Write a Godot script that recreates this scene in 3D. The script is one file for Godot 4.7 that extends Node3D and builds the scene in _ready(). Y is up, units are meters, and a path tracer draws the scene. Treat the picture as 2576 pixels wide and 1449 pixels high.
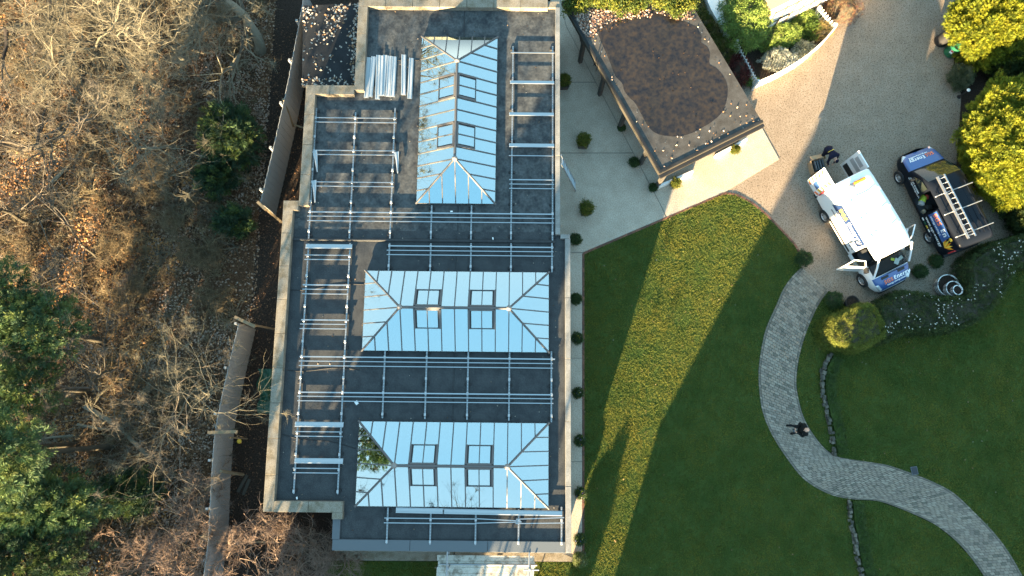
extends Node3D
# Garden building seen from a drone: x runs right in the photograph, z down, y up, metres.

const CAM_H := 33.0
const FOCAL := 1803.0          # focal length for a picture 2576 wide
const PITCH := -80.2
const YAW := 0.6
const DECK := 3.3              # height of the flat roof
const SUN_DIR := Vector2(0.31, -0.951)   # where shadows fall in x, z
const SUN_TAN := 0.185

var rng := RandomNumberGenerator.new()
var M := {}
var used := {}
var cam_basis: Basis

class MB:
	var v := PackedVector3Array()
	var n := PackedVector3Array()
	var c := PackedColorArray()
	var t := PackedVector2Array()
	var ix := PackedInt32Array()
	var cur := Color.WHITE
	func put(p: Vector3, nn: Vector3) -> int:
		v.append(p); n.append(nn); c.append(cur); t.append(Vector2(p.x, p.z))
		return v.size() - 1
	func quad(a: Vector3, b: Vector3, cc: Vector3, d: Vector3) -> void:
		var nn := (b - a).cross(cc - a)
		if nn.length_squared() < 1e-14:
			nn = (cc - a).cross(d - a)
		nn = nn.normalized()
		var i := put(a, nn)
		put(b, nn); put(cc, nn); put(d, nn)
		ix.append_array([i, i + 2, i + 1, i, i + 3, i + 2])
	func tri(a: Vector3, b: Vector3, cc: Vector3) -> void:
		var nn := (b - a).cross(cc - a).normalized()
		var i := put(a, nn)
		put(b, nn); put(cc, nn)
		ix.append_array([i, i + 2, i + 1])
	func box(o: Vector3, s: Vector3, b := Basis()) -> void:
		var x := b.x * s.x * 0.5
		var y := b.y * s.y * 0.5
		var z := b.z * s.z * 0.5
		quad(o - x - y + z, o + x - y + z, o + x + y + z, o - x + y + z)
		quad(o + x - y - z, o - x - y - z, o - x + y - z, o + x + y - z)
		quad(o + x - y + z, o + x - y - z, o + x + y - z, o + x + y + z)
		quad(o - x - y - z, o - x - y + z, o - x + y + z, o - x + y - z)
		quad(o - x + y + z, o + x + y + z, o + x + y - z, o - x + y - z)
		quad(o - x - y - z, o + x - y - z, o + x - y + z, o - x - y + z)
	func cbox(o: Vector3, s: Vector3, r: float, b := Basis()) -> void:
		# box whose top edges are chamfered
		var h := s * 0.5
		var lo := []
		var mid := []
		var top := []
		for k in [[-1, 1], [1, 1], [1, -1], [-1, -1]]:
			lo.append(o + b * Vector3(k[0] * h.x, -h.y, k[1] * h.z))
			mid.append(o + b * Vector3(k[0] * h.x, h.y - r, k[1] * h.z))
			top.append(o + b * Vector3(k[0] * (h.x - r), h.y, k[1] * (h.z - r)))
		for k in 4:
			var j := (k + 1) % 4
			quad(lo[k], lo[j], mid[j], mid[k])
			quad(mid[k], mid[j], top[j], top[k])
		quad(top[0], top[1], top[2], top[3])
		quad(lo[3], lo[2], lo[1], lo[0])
	func beam(a: Vector3, b: Vector3, w: float, h: float, up := Vector3.UP) -> void:
		var z := (b - a)
		var l := z.length()
		if l < 1e-5: return
		z /= l
		var x := up.cross(z)
		x = Vector3.RIGHT if x.length() < 1e-4 else x.normalized()
		box((a + b) * 0.5, Vector3(w, h, l), Basis(x, z.cross(x), z))
	func tube(pts: Array, rads: Array, sides := 6, cap := true) -> void:
		var x := Vector3.ZERO
		var prev := -1
		for k in pts.size():
			var d: Vector3
			if k == 0: d = pts[1] - pts[0]
			elif k == pts.size() - 1: d = pts[k] - pts[k - 1]
			else: d = pts[k + 1] - pts[k - 1]
			d = d.normalized()
			if x == Vector3.ZERO:
				x = d.cross(Vector3.UP if absf(d.y) < 0.9 else Vector3.RIGHT).normalized()
			x = (x - d * x.dot(d)).normalized()
			var y := d.cross(x)
			var first := v.size()
			for s in sides:
				var a := TAU * s / sides
				var o := x * cos(a) + y * sin(a)
				put(pts[k] + o * rads[k], o)
			if prev >= 0:
				for s in sides:
					var s2 := (s + 1) % sides
					ix.append_array([prev + s, first + s2, prev + s2, prev + s, first + s, first + s2])
			prev = first
			if cap and (k == 0 or k == pts.size() - 1) and rads[k] > 0.004:
				var nn := d * (-1.0 if k == 0 else 1.0)
				var ci := put(pts[k], nn)
				var f2 := v.size()
				for s in sides:
					var a := TAU * s / sides
					put(pts[k] + (x * cos(a) + y * sin(a)) * rads[k], nn)
				for s in sides:
					var s2 := (s + 1) % sides
					if k == 0: ix.append_array([ci, f2 + s, f2 + s2])
					else: ix.append_array([ci, f2 + s2, f2 + s])
	func lathe(prof: Array, seg := 16, xf := Transform3D()) -> void:
		# prof: Vector2(radius, height) from bottom to top
		var m := prof.size()
		var first := v.size()
		for k in m:
			var a: Vector2 = prof[maxi(k - 1, 0)]
			var b: Vector2 = prof[mini(k + 1, m - 1)]
			var d := (b - a).normalized()
			for s in seg:
				var an := TAU * s / seg
				var o := Vector3(cos(an), 0, sin(an))
				put(xf * (o * prof[k].x + Vector3.UP * prof[k].y), (xf.basis * (o * d.y - Vector3.UP * d.x)).normalized())
		for k in m - 1:
			for s in seg:
				var s2 := (s + 1) % seg
				var a := first + k * seg + s
				var b := first + k * seg + s2
				ix.append_array([a, b, b + seg, a, b + seg, a + seg])
	func sheet(poly: PackedVector2Array, y: float) -> void:
		var tr := Geometry2D.triangulate_polygon(poly)
		for k in range(0, tr.size(), 3):
			var a := Vector3(poly[tr[k]].x, y, poly[tr[k]].y)
			var b := Vector3(poly[tr[k + 1]].x, y, poly[tr[k + 1]].y)
			var d := Vector3(poly[tr[k + 2]].x, y, poly[tr[k + 2]].y)
			if (b - a).cross(d - a).y < 0: tri(a, d, b)
			else: tri(a, b, d)
	func prism(poly: PackedVector2Array, y0: float, y1: float) -> void:
		var ar := 0.0
		for k in poly.size():
			var q := poly[(k + 1) % poly.size()]
			ar += poly[k].x * q.y - q.x * poly[k].y
		var p := poly.duplicate()
		if ar > 0: p.reverse()
		sheet(p, y1)
		for k in p.size():
			var a := p[k]
			var b := p[(k + 1) % p.size()]
			quad(Vector3(a.x, y0, a.y), Vector3(b.x, y0, b.y), Vector3(b.x, y1, b.y), Vector3(a.x, y1, a.y))
	func loft(rings: Array, closed := false, cap0 := false, cap1 := false) -> void:
		# rings of equal length; smooth
		var m: int = rings[0].size()
		var first := v.size()
		var R := rings.size()
		for i in R:
			for j in m:
				var jn := (j + 1) % m if closed else mini(j + 1, m - 1)
				var jp := (j + m - 1) % m if closed else maxi(j - 1, 0)
				var du: Vector3 = rings[i][jn] - rings[i][jp]
				var dv: Vector3 = rings[mini(i + 1, R - 1)][j] - rings[maxi(i - 1, 0)][j]
				put(rings[i][j], du.cross(dv).normalized())
		for i in R - 1:
			for j in (m if closed else m - 1):
				var j2 := (j + 1) % m
				var a := first + i * m + j
				var b := first + i * m + j2
				ix.append_array([a, b + m, b, a, a + m, b + m])
		for e in [[cap0, 0], [cap1, R - 1]]:
			if e[0]:
				var ctr := Vector3.ZERO
				for q in rings[e[1]]: ctr += q
				ctr /= m
				for j in m:
					if e[1] == 0: tri(ctr, rings[0][(j + 1) % m], rings[0][j])
					else: tri(ctr, rings[e[1]][j], rings[e[1]][(j + 1) % m])
	func add(other: MB, xf: Transform3D) -> void:
		var base := v.size()
		for k in other.v.size():
			v.append(xf * other.v[k]); n.append((xf.basis * other.n[k]).normalized()); c.append(cur); t.append(other.t[k])
		for k in other.ix: ix.append(base + k)
	func mesh(at := Vector3.ZERO) -> ArrayMesh:
		if at != Vector3.ZERO:
			for k in v.size(): v[k] -= at
		var a := []
		a.resize(Mesh.ARRAY_MAX)
		a[Mesh.ARRAY_VERTEX] = v
		a[Mesh.ARRAY_NORMAL] = n
		a[Mesh.ARRAY_COLOR] = c
		a[Mesh.ARRAY_TEX_UV] = t
		a[Mesh.ARRAY_INDEX] = ix
		var m := ArrayMesh.new()
		if ix.size(): m.add_surface_from_arrays(Mesh.PRIMITIVE_TRIANGLES, a)
		return m

# ---------------------------------------------------------------- naming, parenting
func numbered(called: String) -> String:
	if not used.has(called):
		used[called] = 0
		return called
	used[called] += 1
	return "%s_%03d" % [called, used[called]]

func metas(o: Node, label := "", category := "", group := "", kind := "") -> Node:
	if label: o.set_meta("label", label)
	if category: o.set_meta("category", category)
	if group: o.set_meta("group", group)
	if kind: o.set_meta("kind", kind)
	return o

func thing(called: String, label: String, category: String, at := Vector3.ZERO, turn := 0.0, group := "") -> Node3D:
	var o := Node3D.new()
	o.name = numbered(called)
	add_child(o)
	o.position = at
	o.rotation.y = turn
	metas(o, label, category, group)
	return o

func part(parent: Node, called: String, mesh: Mesh, m: Material, at := Vector3.ZERO, b := Basis()) -> MeshInstance3D:
	var o := MeshInstance3D.new()
	o.name = numbered(called) if parent == self else called
	o.mesh = mesh
	o.material_override = m
	parent.add_child(o, true)
	o.transform = Transform3D(b, at)
	return o

# mesh given in world coordinates, hung under a parent that is only moved
func wpart(parent: Node3D, called: String, mb: MB, m: Material) -> MeshInstance3D:
	var off := Vector3.ZERO
	var q: Node = parent
	while q != self:
		off += q.position
		q = q.get_parent()
	return part(parent, called, mb.mesh(off), m)

func structure(called: String, mb: MB, m: Material) -> MeshInstance3D:
	var o := part(self, called, mb.mesh(), m)
	o.set_meta("kind", "structure")
	return o

func copies(parent: Node, called: String, mesh: Mesh, m: Material, places: Array, cols: Array, stuff := true) -> MultiMeshInstance3D:
	var mm := MultiMesh.new()
	mm.transform_format = MultiMesh.TRANSFORM_3D
	mm.use_colors = cols.size() > 0
	mm.mesh = mesh
	mm.instance_count = places.size()
	for k in places.size():
		mm.set_instance_transform(k, places[k])
		if cols.size(): mm.set_instance_color(k, cols[k])
	var o := MultiMeshInstance3D.new()
	o.name = numbered(called) if parent == self else called
	o.multimesh = mm
	o.material_override = m
	parent.add_child(o, true)
	if stuff: o.set_meta("kind", "stuff")
	return o

# ---------------------------------------------------------------- place on the photograph -> point at a known height
func P(u: float, v: float, h := 0.0) -> Vector3:
	var d := cam_basis * Vector3((u - 1288.0) / FOCAL, -(v - 724.5) / FOCAL, -1.0)
	return Vector3(0, CAM_H, 0) + d * ((h - CAM_H) / d.y)

func P2(u: float, v: float, h := 0.0) -> Vector2:
	var p := P(u, v, h)
	return Vector2(p.x, p.z)

func poly(a: Array, h := 0.0) -> PackedVector2Array:
	var out := PackedVector2Array()
	for k in range(0, a.size(), 2): out.append(P2(a[k], a[k + 1], h))
	return out

func smooth_line(p: PackedVector2Array, step: float) -> PackedVector2Array:
	var cv := Curve2D.new()
	for k in p.size():
		var a := p[maxi(k - 1, 0)]
		var b := p[mini(k + 1, p.size() - 1)]
		var d := (b - a) / 6.0
		cv.add_point(p[k], -d, d)
	var l := cv.get_baked_length()
	var m := maxi(2, int(round(l / step)))
	var out := PackedVector2Array()
	for k in m + 1: out.append(cv.sample_baked(l * k / m, true))
	return out

func V(p: Vector2, y := 0.0) -> Vector3:
	return Vector3(p.x, y, p.y)

func rr(a: float, b: float) -> float:
	return rng.randf_range(a, b)

# ---------------------------------------------------------------- materials
func lin(r: float, g: float, b: float) -> Color:
	return Color(r, g, b).linear_to_srgb()

func plain(r: float, g: float, b: float, rough := 0.7, metal := 0.0) -> StandardMaterial3D:
	var m := StandardMaterial3D.new()
	m.albedo_color = lin(r, g, b)
	m.roughness = rough
	m.metallic = metal
	return m

func tinted(rough := 0.85, back := 0.0) -> StandardMaterial3D:
	var m := StandardMaterial3D.new()
	m.vertex_color_use_as_albedo = true
	m.roughness = rough
	m.metallic_specular = 0.3
	if back > 0:
		m.backlight_enabled = true
		m.backlight = lin(back, back, back)
	return m

func noise_tex(seed_: int, freq: float, oct: int, cols: Array, size := 512, type := FastNoiseLite.TYPE_SIMPLEX_SMOOTH) -> NoiseTexture2D:
	var f := FastNoiseLite.new()
	f.seed = seed_
	f.noise_type = type
	f.frequency = freq
	f.fractal_octaves = oct
	f.fractal_gain = 0.6
	var g := Gradient.new()
	var off := PackedFloat32Array()
	var cc := PackedColorArray()
	for k in cols.size():
		off.append(0.15 + 0.7 * k / maxf(1.0, cols.size() - 1.0))
		cc.append(lin(cols[k][0], cols[k][1], cols[k][2]))
	g.offsets = off
	g.colors = cc
	var t := NoiseTexture2D.new()
	t.width = size
	t.height = size
	t.seamless = true
	t.noise = f
	t.color_ramp = g
	return t

# layered mottling: fine grain times broad patches
func surf(seed_: int, cols: Array, tile: float, rough: float, o := {}) -> StandardMaterial3D:
	var m := StandardMaterial3D.new()
	m.albedo_texture = noise_tex(seed_, o.get("freq", 0.03), o.get("oct", 5), cols)
	m.uv1_triplanar = true
	m.uv1_world_triplanar = true
	var sc: Vector3 = o.get("stretch", Vector3.ONE)
	m.uv1_scale = sc / tile
	m.roughness = rough
	m.metallic_specular = o.get("spec", 0.35)
	if o.has("patch"):
		m.detail_enabled = true
		m.detail_blend_mode = BaseMaterial3D.BLEND_MODE_MUL
		m.detail_albedo = noise_tex(seed_ + 7, o.get("pfreq", 0.012), 4, o.patch)
		m.detail_uv_layer = BaseMaterial3D.DETAIL_UV_2
		m.uv2_triplanar = true
		m.uv2_world_triplanar = true
		m.uv2_scale = Vector3.ONE / float(o.get("ptile", 9.0))
	if o.has("bump"):
		m.heightmap_enabled = true
		m.heightmap_texture = noise_tex(seed_ + 3, o.get("bfreq", 0.06), 4, [[0, 0, 0], [1, 1, 1]])
		m.heightmap_scale = o.bump
	return m

func make_materials() -> void:
	M.soil = surf(1, [[0.022, 0.015, 0.010], [0.05, 0.034, 0.022], [0.09, 0.06, 0.035]], 2.3, 0.95, {"bump": 2.0, "patch": [[0.55, 0.5, 0.45], [1, 1, 1]], "ptile": 11.0})
	M.leafy = surf(11, [[0.028, 0.018, 0.012], [0.08, 0.046, 0.027], [0.15, 0.09, 0.055], [0.09, 0.05, 0.03]], 1.7, 0.95, {"bump": 3.0, "freq": 0.05, "patch": [[0.5, 0.45, 0.4], [1, 0.95, 0.85]], "ptile": 13.0})
	M.bed = surf(12, [[0.012, 0.009, 0.007], [0.03, 0.02, 0.015], [0.05, 0.035, 0.025]], 1.3, 0.95, {"bump": 2.0})
	M.drive = surf(2, [[0.10, 0.078, 0.059], [0.195, 0.155, 0.12], [0.31, 0.25, 0.197], [0.17, 0.135, 0.104]], 2.6, 0.95, {"freq": 0.055, "bump": 0.6, "bfreq": 0.2, "patch": [[0.86, 0.84, 0.82], [0.95, 0.93, 0.91], [1, 1, 1]], "ptile": 6.0, "spec": 0.2})
	M.patio = surf(3, [[0.29, 0.245, 0.195], [0.40, 0.342, 0.278], [0.47, 0.41, 0.338]], 2.3, 0.9, {"freq": 0.06, "bump": 0.3, "patch": [[0.85, 0.84, 0.83], [1, 1, 1]], "ptile": 6.0, "spec": 0.25})
	M.turf = surf(4, [[0.034, 0.056, 0.017], [0.06, 0.09, 0.024], [0.085, 0.115, 0.03]], 1.4, 0.95, {"freq": 0.06, "bump": 2.0, "patch": [[0.6, 0.65, 0.55], [1, 1, 1]], "ptile": 7.0, "spec": 0.15})
	M.felt = surf(5, [[0.027, 0.029, 0.032], [0.041, 0.044, 0.048], [0.06, 0.063, 0.066]], 1.6, 0.72, {"freq": 0.05, "bump": 0.15, "patch": [[0.6, 0.6, 0.62], [0.85, 0.85, 0.85], [1, 0.99, 0.97]], "ptile": 6.5, "pfreq": 0.02, "spec": 0.4})
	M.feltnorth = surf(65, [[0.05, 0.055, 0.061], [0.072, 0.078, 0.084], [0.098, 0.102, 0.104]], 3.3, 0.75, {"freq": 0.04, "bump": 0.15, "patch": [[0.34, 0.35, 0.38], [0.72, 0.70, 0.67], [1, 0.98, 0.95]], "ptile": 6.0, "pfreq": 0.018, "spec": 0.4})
	M.feltdark = surf(15, [[0.012, 0.0135, 0.016], [0.02, 0.022, 0.026], [0.032, 0.034, 0.036]], 1.2, 0.8, {"freq": 0.05, "patch": [[0.6, 0.6, 0.6], [1, 1, 1]], "ptile": 5.0})
	M.stone = surf(6, [[0.15, 0.132, 0.105], [0.225, 0.2, 0.165], [0.28, 0.255, 0.215]], 1.3, 0.88, {"freq": 0.05, "bump": 0.2, "patch": [[0.62, 0.58, 0.5], [0.9, 0.88, 0.84], [1, 1, 1]], "ptile": 3.7})
	M.stonegrey = surf(16, [[0.17, 0.168, 0.16], [0.235, 0.23, 0.22], [0.29, 0.285, 0.275]], 1.3, 0.85, {"freq": 0.05, "patch": [[0.75, 0.74, 0.72], [1, 1, 1]], "ptile": 3.0})
	M.zinc = plain(0.085, 0.095, 0.106, 0.6)
	M.brick = [plain(0.13, 0.055, 0.035, 0.9), plain(0.16, 0.07, 0.045, 0.9), plain(0.095, 0.045, 0.032, 0.92)]
	M.alu = plain(0.36, 0.37, 0.39, 0.35, 0.8)
	M.aludull = plain(0.29, 0.30, 0.315, 0.45, 0.6)
	M.plate = plain(0.38, 0.395, 0.41, 0.42, 0.2)
	M.white = plain(0.78, 0.78, 0.77, 0.45)
	M.black = plain(0.012, 0.012, 0.014, 0.6)
	M.rubber = plain(0.018, 0.018, 0.02, 0.85)
	M.slot = plain(0.03, 0.033, 0.04, 0.8)
	M.bar = plain(0.085, 0.082, 0.082, 0.5)
	M.barpale = plain(0.2, 0.19, 0.18, 0.5)
	M.gasket = plain(0.02, 0.02, 0.022, 0.7)
	M.timber = surf(7, [[0.22, 0.22, 0.215], [0.32, 0.32, 0.315], [0.40, 0.40, 0.39]], 0.9, 0.9, {"stretch": Vector3(3, 0.35, 3), "freq": 0.05})
	M.timberwarm = surf(17, [[0.13, 0.10, 0.062], [0.2, 0.155, 0.1], [0.26, 0.21, 0.14]], 0.8, 0.9, {"freq": 0.05})
	M.darktimber = surf(27, [[0.014, 0.013, 0.012], [0.03, 0.028, 0.026]], 0.8, 0.8, {"freq": 0.05})
	M.board = surf(37, [[0.34, 0.31, 0.265], [0.46, 0.425, 0.375], [0.52, 0.49, 0.44]], 1.1, 0.85, {"freq": 0.04, "patch": [[0.45, 0.43, 0.4], [0.95, 0.94, 0.92], [1, 1, 1]], "ptile": 2.6})
	M.bark = surf(8, [[0.035, 0.03, 0.022], [0.075, 0.065, 0.048], [0.11, 0.10, 0.07]], 0.7, 0.95, {"freq": 0.05, "bump": 2.0})
	M.barkpale = surf(18, [[0.14, 0.13, 0.10], [0.24, 0.225, 0.18], [0.3, 0.29, 0.2]], 0.6, 0.95, {"freq": 0.05, "bump": 1.5})
	M.twig = tinted(0.9)
	M.leaf = tinted(0.65, 0.35)
	M.grass = tinted(0.7, 0.5)
	M.litter = tinted(0.85, 0.05)
	M.tint = tinted(0.85)
	M.cloth = tinted(0.95)
	# solar-control glass: part mirror, part see-through
	var dot := Image.create(4, 4, false, Image.FORMAT_RGBA8)
	dot.fill(Color(1, 1, 1, 1))
	var g := StandardMaterial3D.new()
	g.transparency = BaseMaterial3D.TRANSPARENCY_ALPHA
	g.albedo_texture = ImageTexture.create_from_image(dot)
	g.albedo_color = Color(lin(0.47, 0.615, 0.655), 0.8)
	g.metallic = 1.0
	g.roughness = 0.015
	M.glass = g
	var cg := StandardMaterial3D.new()
	cg.transparency = BaseMaterial3D.TRANSPARENCY_ALPHA
	cg.albedo_color = Color(0.05, 0.07, 0.07, 0.25)
	cg.roughness = 0.03
	M.carglass = cg
	var w := plain(0.013, 0.010, 0.008, 0.06)
	w.metallic_specular = 0.5
	M.puddle = surf(41, [[0.014, 0.011, 0.012], [0.026, 0.020, 0.016], [0.038, 0.026, 0.016]], 3.1, 0.18, {"freq": 0.02, "oct": 3, "patch": [[0.5, 0.55, 0.75], [0.95, 0.9, 0.85], [1, 1, 1]], "ptile": 5.5, "spec": 0.4})
	var vw := plain(0.80, 0.81, 0.82, 0.35)
	vw.clearcoat_enabled = true
	vw.clearcoat = 0.7
	vw.clearcoat_roughness = 0.08
	M.vanwhite = vw
	var vb := plain(0.008, 0.010, 0.015, 0.3)
	vb.metallic_specular = 0.2
	vb.clearcoat_enabled = true
	vb.clearcoat = 0.15
	vb.clearcoat_roughness = 0.05
	M.vanblack = vb
	var vbl := plain(0.03, 0.085, 0.25, 0.4)
	vbl.clearcoat_enabled = true
	vbl.clearcoat = 0.8
	vbl.clearcoat_roughness = 0.1
	M.vanblue = vbl
	M.decal = plain(0.014, 0.035, 0.11, 0.45)
	M.orange = plain(0.80, 0.20, 0.07, 0.5)
	M.yellow = plain(0.85, 0.55, 0.06, 0.5)
	M.amber = plain(0.85, 0.30, 0.02, 0.25)
	M.red = plain(0.5, 0.03, 0.03, 0.3)
	M.tyre = plain(0.016, 0.016, 0.017, 0.85)
	M.rim = plain(0.5, 0.5, 0.52, 0.35, 0.7)
	M.lamp = plain(0.6, 0.62, 0.64, 0.12, 0.4)
	M.interior = plain(0.5, 0.48, 0.44, 0.8)
	M.roomfloor = plain(0.35, 0.34, 0.32, 0.6)
	M.tarp = plain(0.006, 0.055, 0.03, 0.5)
	M.green = plain(0.012, 0.10, 0.05, 0.4)
	M.terracotta = surf(47, [[0.26, 0.13, 0.075], [0.36, 0.19, 0.11], [0.42, 0.24, 0.15]], 0.6, 0.9, {})
	M.pot = plain(0.04, 0.03, 0.026, 0.8)
	M.planter = plain(0.035, 0.035, 0.037, 0.7)
	M.card = plain(0.32, 0.22, 0.13, 0.9)
	M.text = plain(0.8, 0.8, 0.8, 0.5)
	M.textdark = plain(0.06, 0.07, 0.10, 0.5)
	M.wallstone = [plain(0.085, 0.078, 0.062, 0.95), plain(0.055, 0.05, 0.04, 0.95), plain(0.13, 0.115, 0.09, 0.95)]

# ================================================================ scene
func _ready() -> void:
	rng.seed = 20240117
	cam_basis = Basis.from_euler(Vector3(deg_to_rad(PITCH), deg_to_rad(YAW), 0))
	var cam := Camera3D.new()
	cam.name = "camera"
	cam.fov = rad_to_deg(2.0 * atan(724.5 / FOCAL))
	cam.near = 0.2
	cam.far = 800.0
	cam.position = Vector3(0, CAM_H, 0)
	cam.basis = cam_basis
	add_child(cam)
	cam.current = true
	var env := Environment.new()
	env.background_mode = Environment.BG_SKY
	var sm := ProceduralSkyMaterial.new()
	sm.sky_top_color = lin(0.19, 0.40, 0.55)
	sm.sky_horizon_color = lin(0.64, 0.62, 0.57)
	sm.sky_curve = 0.25
	sm.ground_bottom_color = lin(0.12, 0.11, 0.09)
	sm.ground_horizon_color = lin(0.3, 0.33, 0.35)
	sm.sun_angle_max = 1.0
	var sk := Sky.new()
	sk.sky_material = sm
	env.sky = sk
	env.background_energy_multiplier = 0.27
	env.tonemap_mode = Environment.TONE_MAPPER_LINEAR
	env.tonemap_exposure = 11.5
	env.sdfgi_enabled = true
	env.ssao_enabled = true
	env.ssil_enabled = true
	var we := WorldEnvironment.new()
	we.name = "environment"
	we.environment = env
	add_child(we)
	var sun := DirectionalLight3D.new()
	sun.name = "sun"
	sun.light_energy = 1.6
	sun.light_angular_distance = 0.5
	sun.light_color = Color(1.0, 0.88, 0.68)
	sun.shadow_enabled = true
	add_child(sun)
	sun.look_at_from_position(Vector3.ZERO, Vector3(SUN_DIR.x, -SUN_TAN, SUN_DIR.y), Vector3.UP)

	make_materials()
	make_shared()
	build_ground()
	build_pool_house()
	build_pavilion()
	build_shed()
	build_fences()
	build_cottage()
	build_path()
	build_hedges()
	build_offscreen()
	build_frames()
	build_roof_bits()
	build_scaffold()
	build_pots()
	build_vans()
	build_people()
	build_driveway_things()
	build_woodland()
	build_grass()
	build_roof_litter()

# ---------------------------------------------------------------- shared small meshes
var S := {}
func make_shared() -> void:
	var r := RandomNumberGenerator.new()
	r.seed = 5
	# broad-leaf clump, radius about 1 unit
	for kind in 3:
		var mb := MB.new()
		for k in 34:
			var d := Vector3(r.randfn(), r.randfn() * 0.9 + 0.35, r.randfn()).normalized()
			var o := d * r.randf_range(0.35, 1.0)
			var side := d.cross(Vector3(r.randfn(), r.randfn(), r.randfn())).normalized()
			var f := (d * 0.6 + Vector3(r.randfn(), r.randfn(), r.randfn()) * 0.45 + Vector3.UP * 0.15).normalized()
			var l := r.randf_range(0.30, 0.5)
			var w := l * 0.30
			var g := r.randf_range(0.6, 1.25)
			mb.cur = Color(g * r.randf_range(0.9, 1.1), g, g * r.randf_range(0.8, 1.1))
			var tip := o + f * l
			var m1 := o + f * l * 0.5 + side * w
			var m2 := o + f * l * 0.5 - side * w
			mb.quad(o, m1, tip, m2)
		S["leaf%d" % kind] = mb.mesh()
	# feathery conifer spray, grows along +y
	for kind in 2:
		var mb := MB.new()
		for k in 74:
			var h := r.randf_range(-0.2, 0.9)
			var a := r.randf() * TAU
			var d := Vector3(cos(a), r.randf_range(0.5, 1.6), sin(a)).normalized()
			var o := Vector3(cos(a) * 0.12, h, sin(a) * 0.12)
			var side := d.cross(Vector3(r.randfn(), r.randfn(), r.randfn())).normalized()
			var l := r.randf_range(0.35, 0.75) * (1.1 - 0.5 * h)
			var g := r.randf_range(0.55, 1.25)
			mb.cur = Color(g, g, g * 0.9)
			var w := l * 0.075
			mb.quad(o - side * w * 0.4, o + d * l * 0.6 - side * w, o + d * l, o + d * l * 0.6 + side * w)
		S["spray%d" % kind] = mb.mesh()
	# grass tuft
	for kind in 3:
		var mb := MB.new()
		for k in 7:
			var a := r.randf() * TAU
			var o := Vector3(r.randfn() * 0.35, 0, r.randfn() * 0.35)
			var lean := Vector3(cos(a), 0, sin(a)) * r.randf_range(0.2, 0.9)
			var s := Vector3(-sin(a), 0, cos(a)) * 0.10
			var h := r.randf_range(0.6, 1.2)
			var g := r.randf_range(0.65, 1.3)
			mb.cur = Color(g * r.randf_range(0.9, 1.2), g, g)
			mb.quad(o - s, o + s, o + lean * 0.5 + s * 0.8 + Vector3.UP * h * 0.7, o + lean * 0.5 - s * 0.8 + Vector3.UP * h * 0.7)
			mb.tri(o + lean * 0.5 - s * 0.8 + Vector3.UP * h * 0.7, o + lean * 0.5 + s * 0.8 + Vector3.UP * h * 0.7, o + lean + Vector3.UP * h)
		S["tuft%d" % kind] = mb.mesh()
	# fallen leaf, curled
	var lf := MB.new()
	lf.cur = Color.WHITE
	lf.quad(Vector3(-0.5, 0.12, 0), Vector3(0, 0, 0.34), Vector3(0.55, 0.16, 0.05), Vector3(0.05, 0.06, -0.32))
	S.fallen = lf.mesh()
	# spray of thin arching stems, about 1 unit high
	for kind in 4:
		var mb := MB.new()
		for k in 13:
			var a := r.randf() * TAU
			var out := Vector3(cos(a), 0, sin(a))
			var reach := r.randf_range(0.25, 1.0)
			var hgt := r.randf_range(0.35, 1.0)
			var g := r.randf_range(0.6, 1.2)
			mb.cur = Color(g, g, g)
			var pts := []
			var rads := []
			for q in 5:
				var s := q / 4.0
				pts.append(out * reach * s * s * 1.1 + Vector3.UP * hgt * (1.0 - (1.0 - s) * (1.0 - s) * 1.0) * (1.0 - 0.35 * s) + Vector3(r.randfn(), r.randfn(), r.randfn()) * 0.05 * s)
				rads.append(lerpf(0.013, 0.004, s))
			mb.tube(pts, rads, 3, false)
			for q in 3:
				var b: Vector3 = pts[1 + q]
				var d := Vector3(r.randfn(), r.randf_range(0.0, 1.0), r.randfn()).normalized() * r.randf_range(0.15, 0.4)
				mb.tube([b, b + d * 0.5 + Vector3.UP * 0.03, b + d], [0.007, 0.005, 0.002], 3, false)
		S["stems%d" % kind] = mb.mesh()

func shade(c: Color, k: float) -> Color:
	return Color(c.r * k, c.g * k, c.b * k)

# clumps through an ellipsoid's outer shell
func crown(parent: Node, called: String, keys: String, kinds: int, m: Material, o: Vector3, rad: Vector3, count: int, size: float, cols: Array, inner := 0.55, lift := 0.0) -> void:
	var nz := FastNoiseLite.new()
	nz.seed = int(o.x * 31 + o.z * 17)
	nz.frequency = 0.9
	var places := []
	var tints := []
	for k in count:
		var d := Vector3(rng.randfn(), rng.randfn(), rng.randfn()).normalized()
		if d.y < -0.35 and rng.randf() < 0.7: d.y = -d.y
		var s := pow(rr(inner * inner * inner, 1.0), 1.0 / 3.0)
		s *= 1.0 + 0.28 * nz.get_noise_3d(d.x * 2.2, d.y * 2.2, d.z * 2.2)
		var p := o + d * rad * s
		var up := (d + Vector3.UP * lift + Vector3(rng.randfn(), rng.randfn(), rng.randfn()) * 0.35).normalized()
		places.append(Transform3D(facing(up, size * rr(0.7, 1.3)), p))
		tints.append(shade(cols[rng.randi() % cols.size()], rr(0.75, 1.2)))
	copies(parent, called, S["%s%d" % [keys, rng.randi() % kinds]], m, places, tints)

func facing(up: Vector3, k: float) -> Basis:
	var x := up.cross(Vector3(0.3, 0.2, 0.93)).normalized()
	var b := Basis(x, up, x.cross(up)) * Basis(Vector3.UP, rng.randf() * TAU)
	return b * k

func core(parent: Node3D, called: String, o: Vector3, rad: Vector3, m: Material) -> void:  # solid ellipsoid added inside foliage to block light
	var mb := MB.new()
	var prof := []
	for k in 9:
		var a := PI * k / 8.0
		prof.append(Vector2(sin(a), -cos(a)))
	mb.lathe(prof, 12, Transform3D(Basis().scaled(rad), o))
	wpart(parent, called, mb, m)

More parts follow.
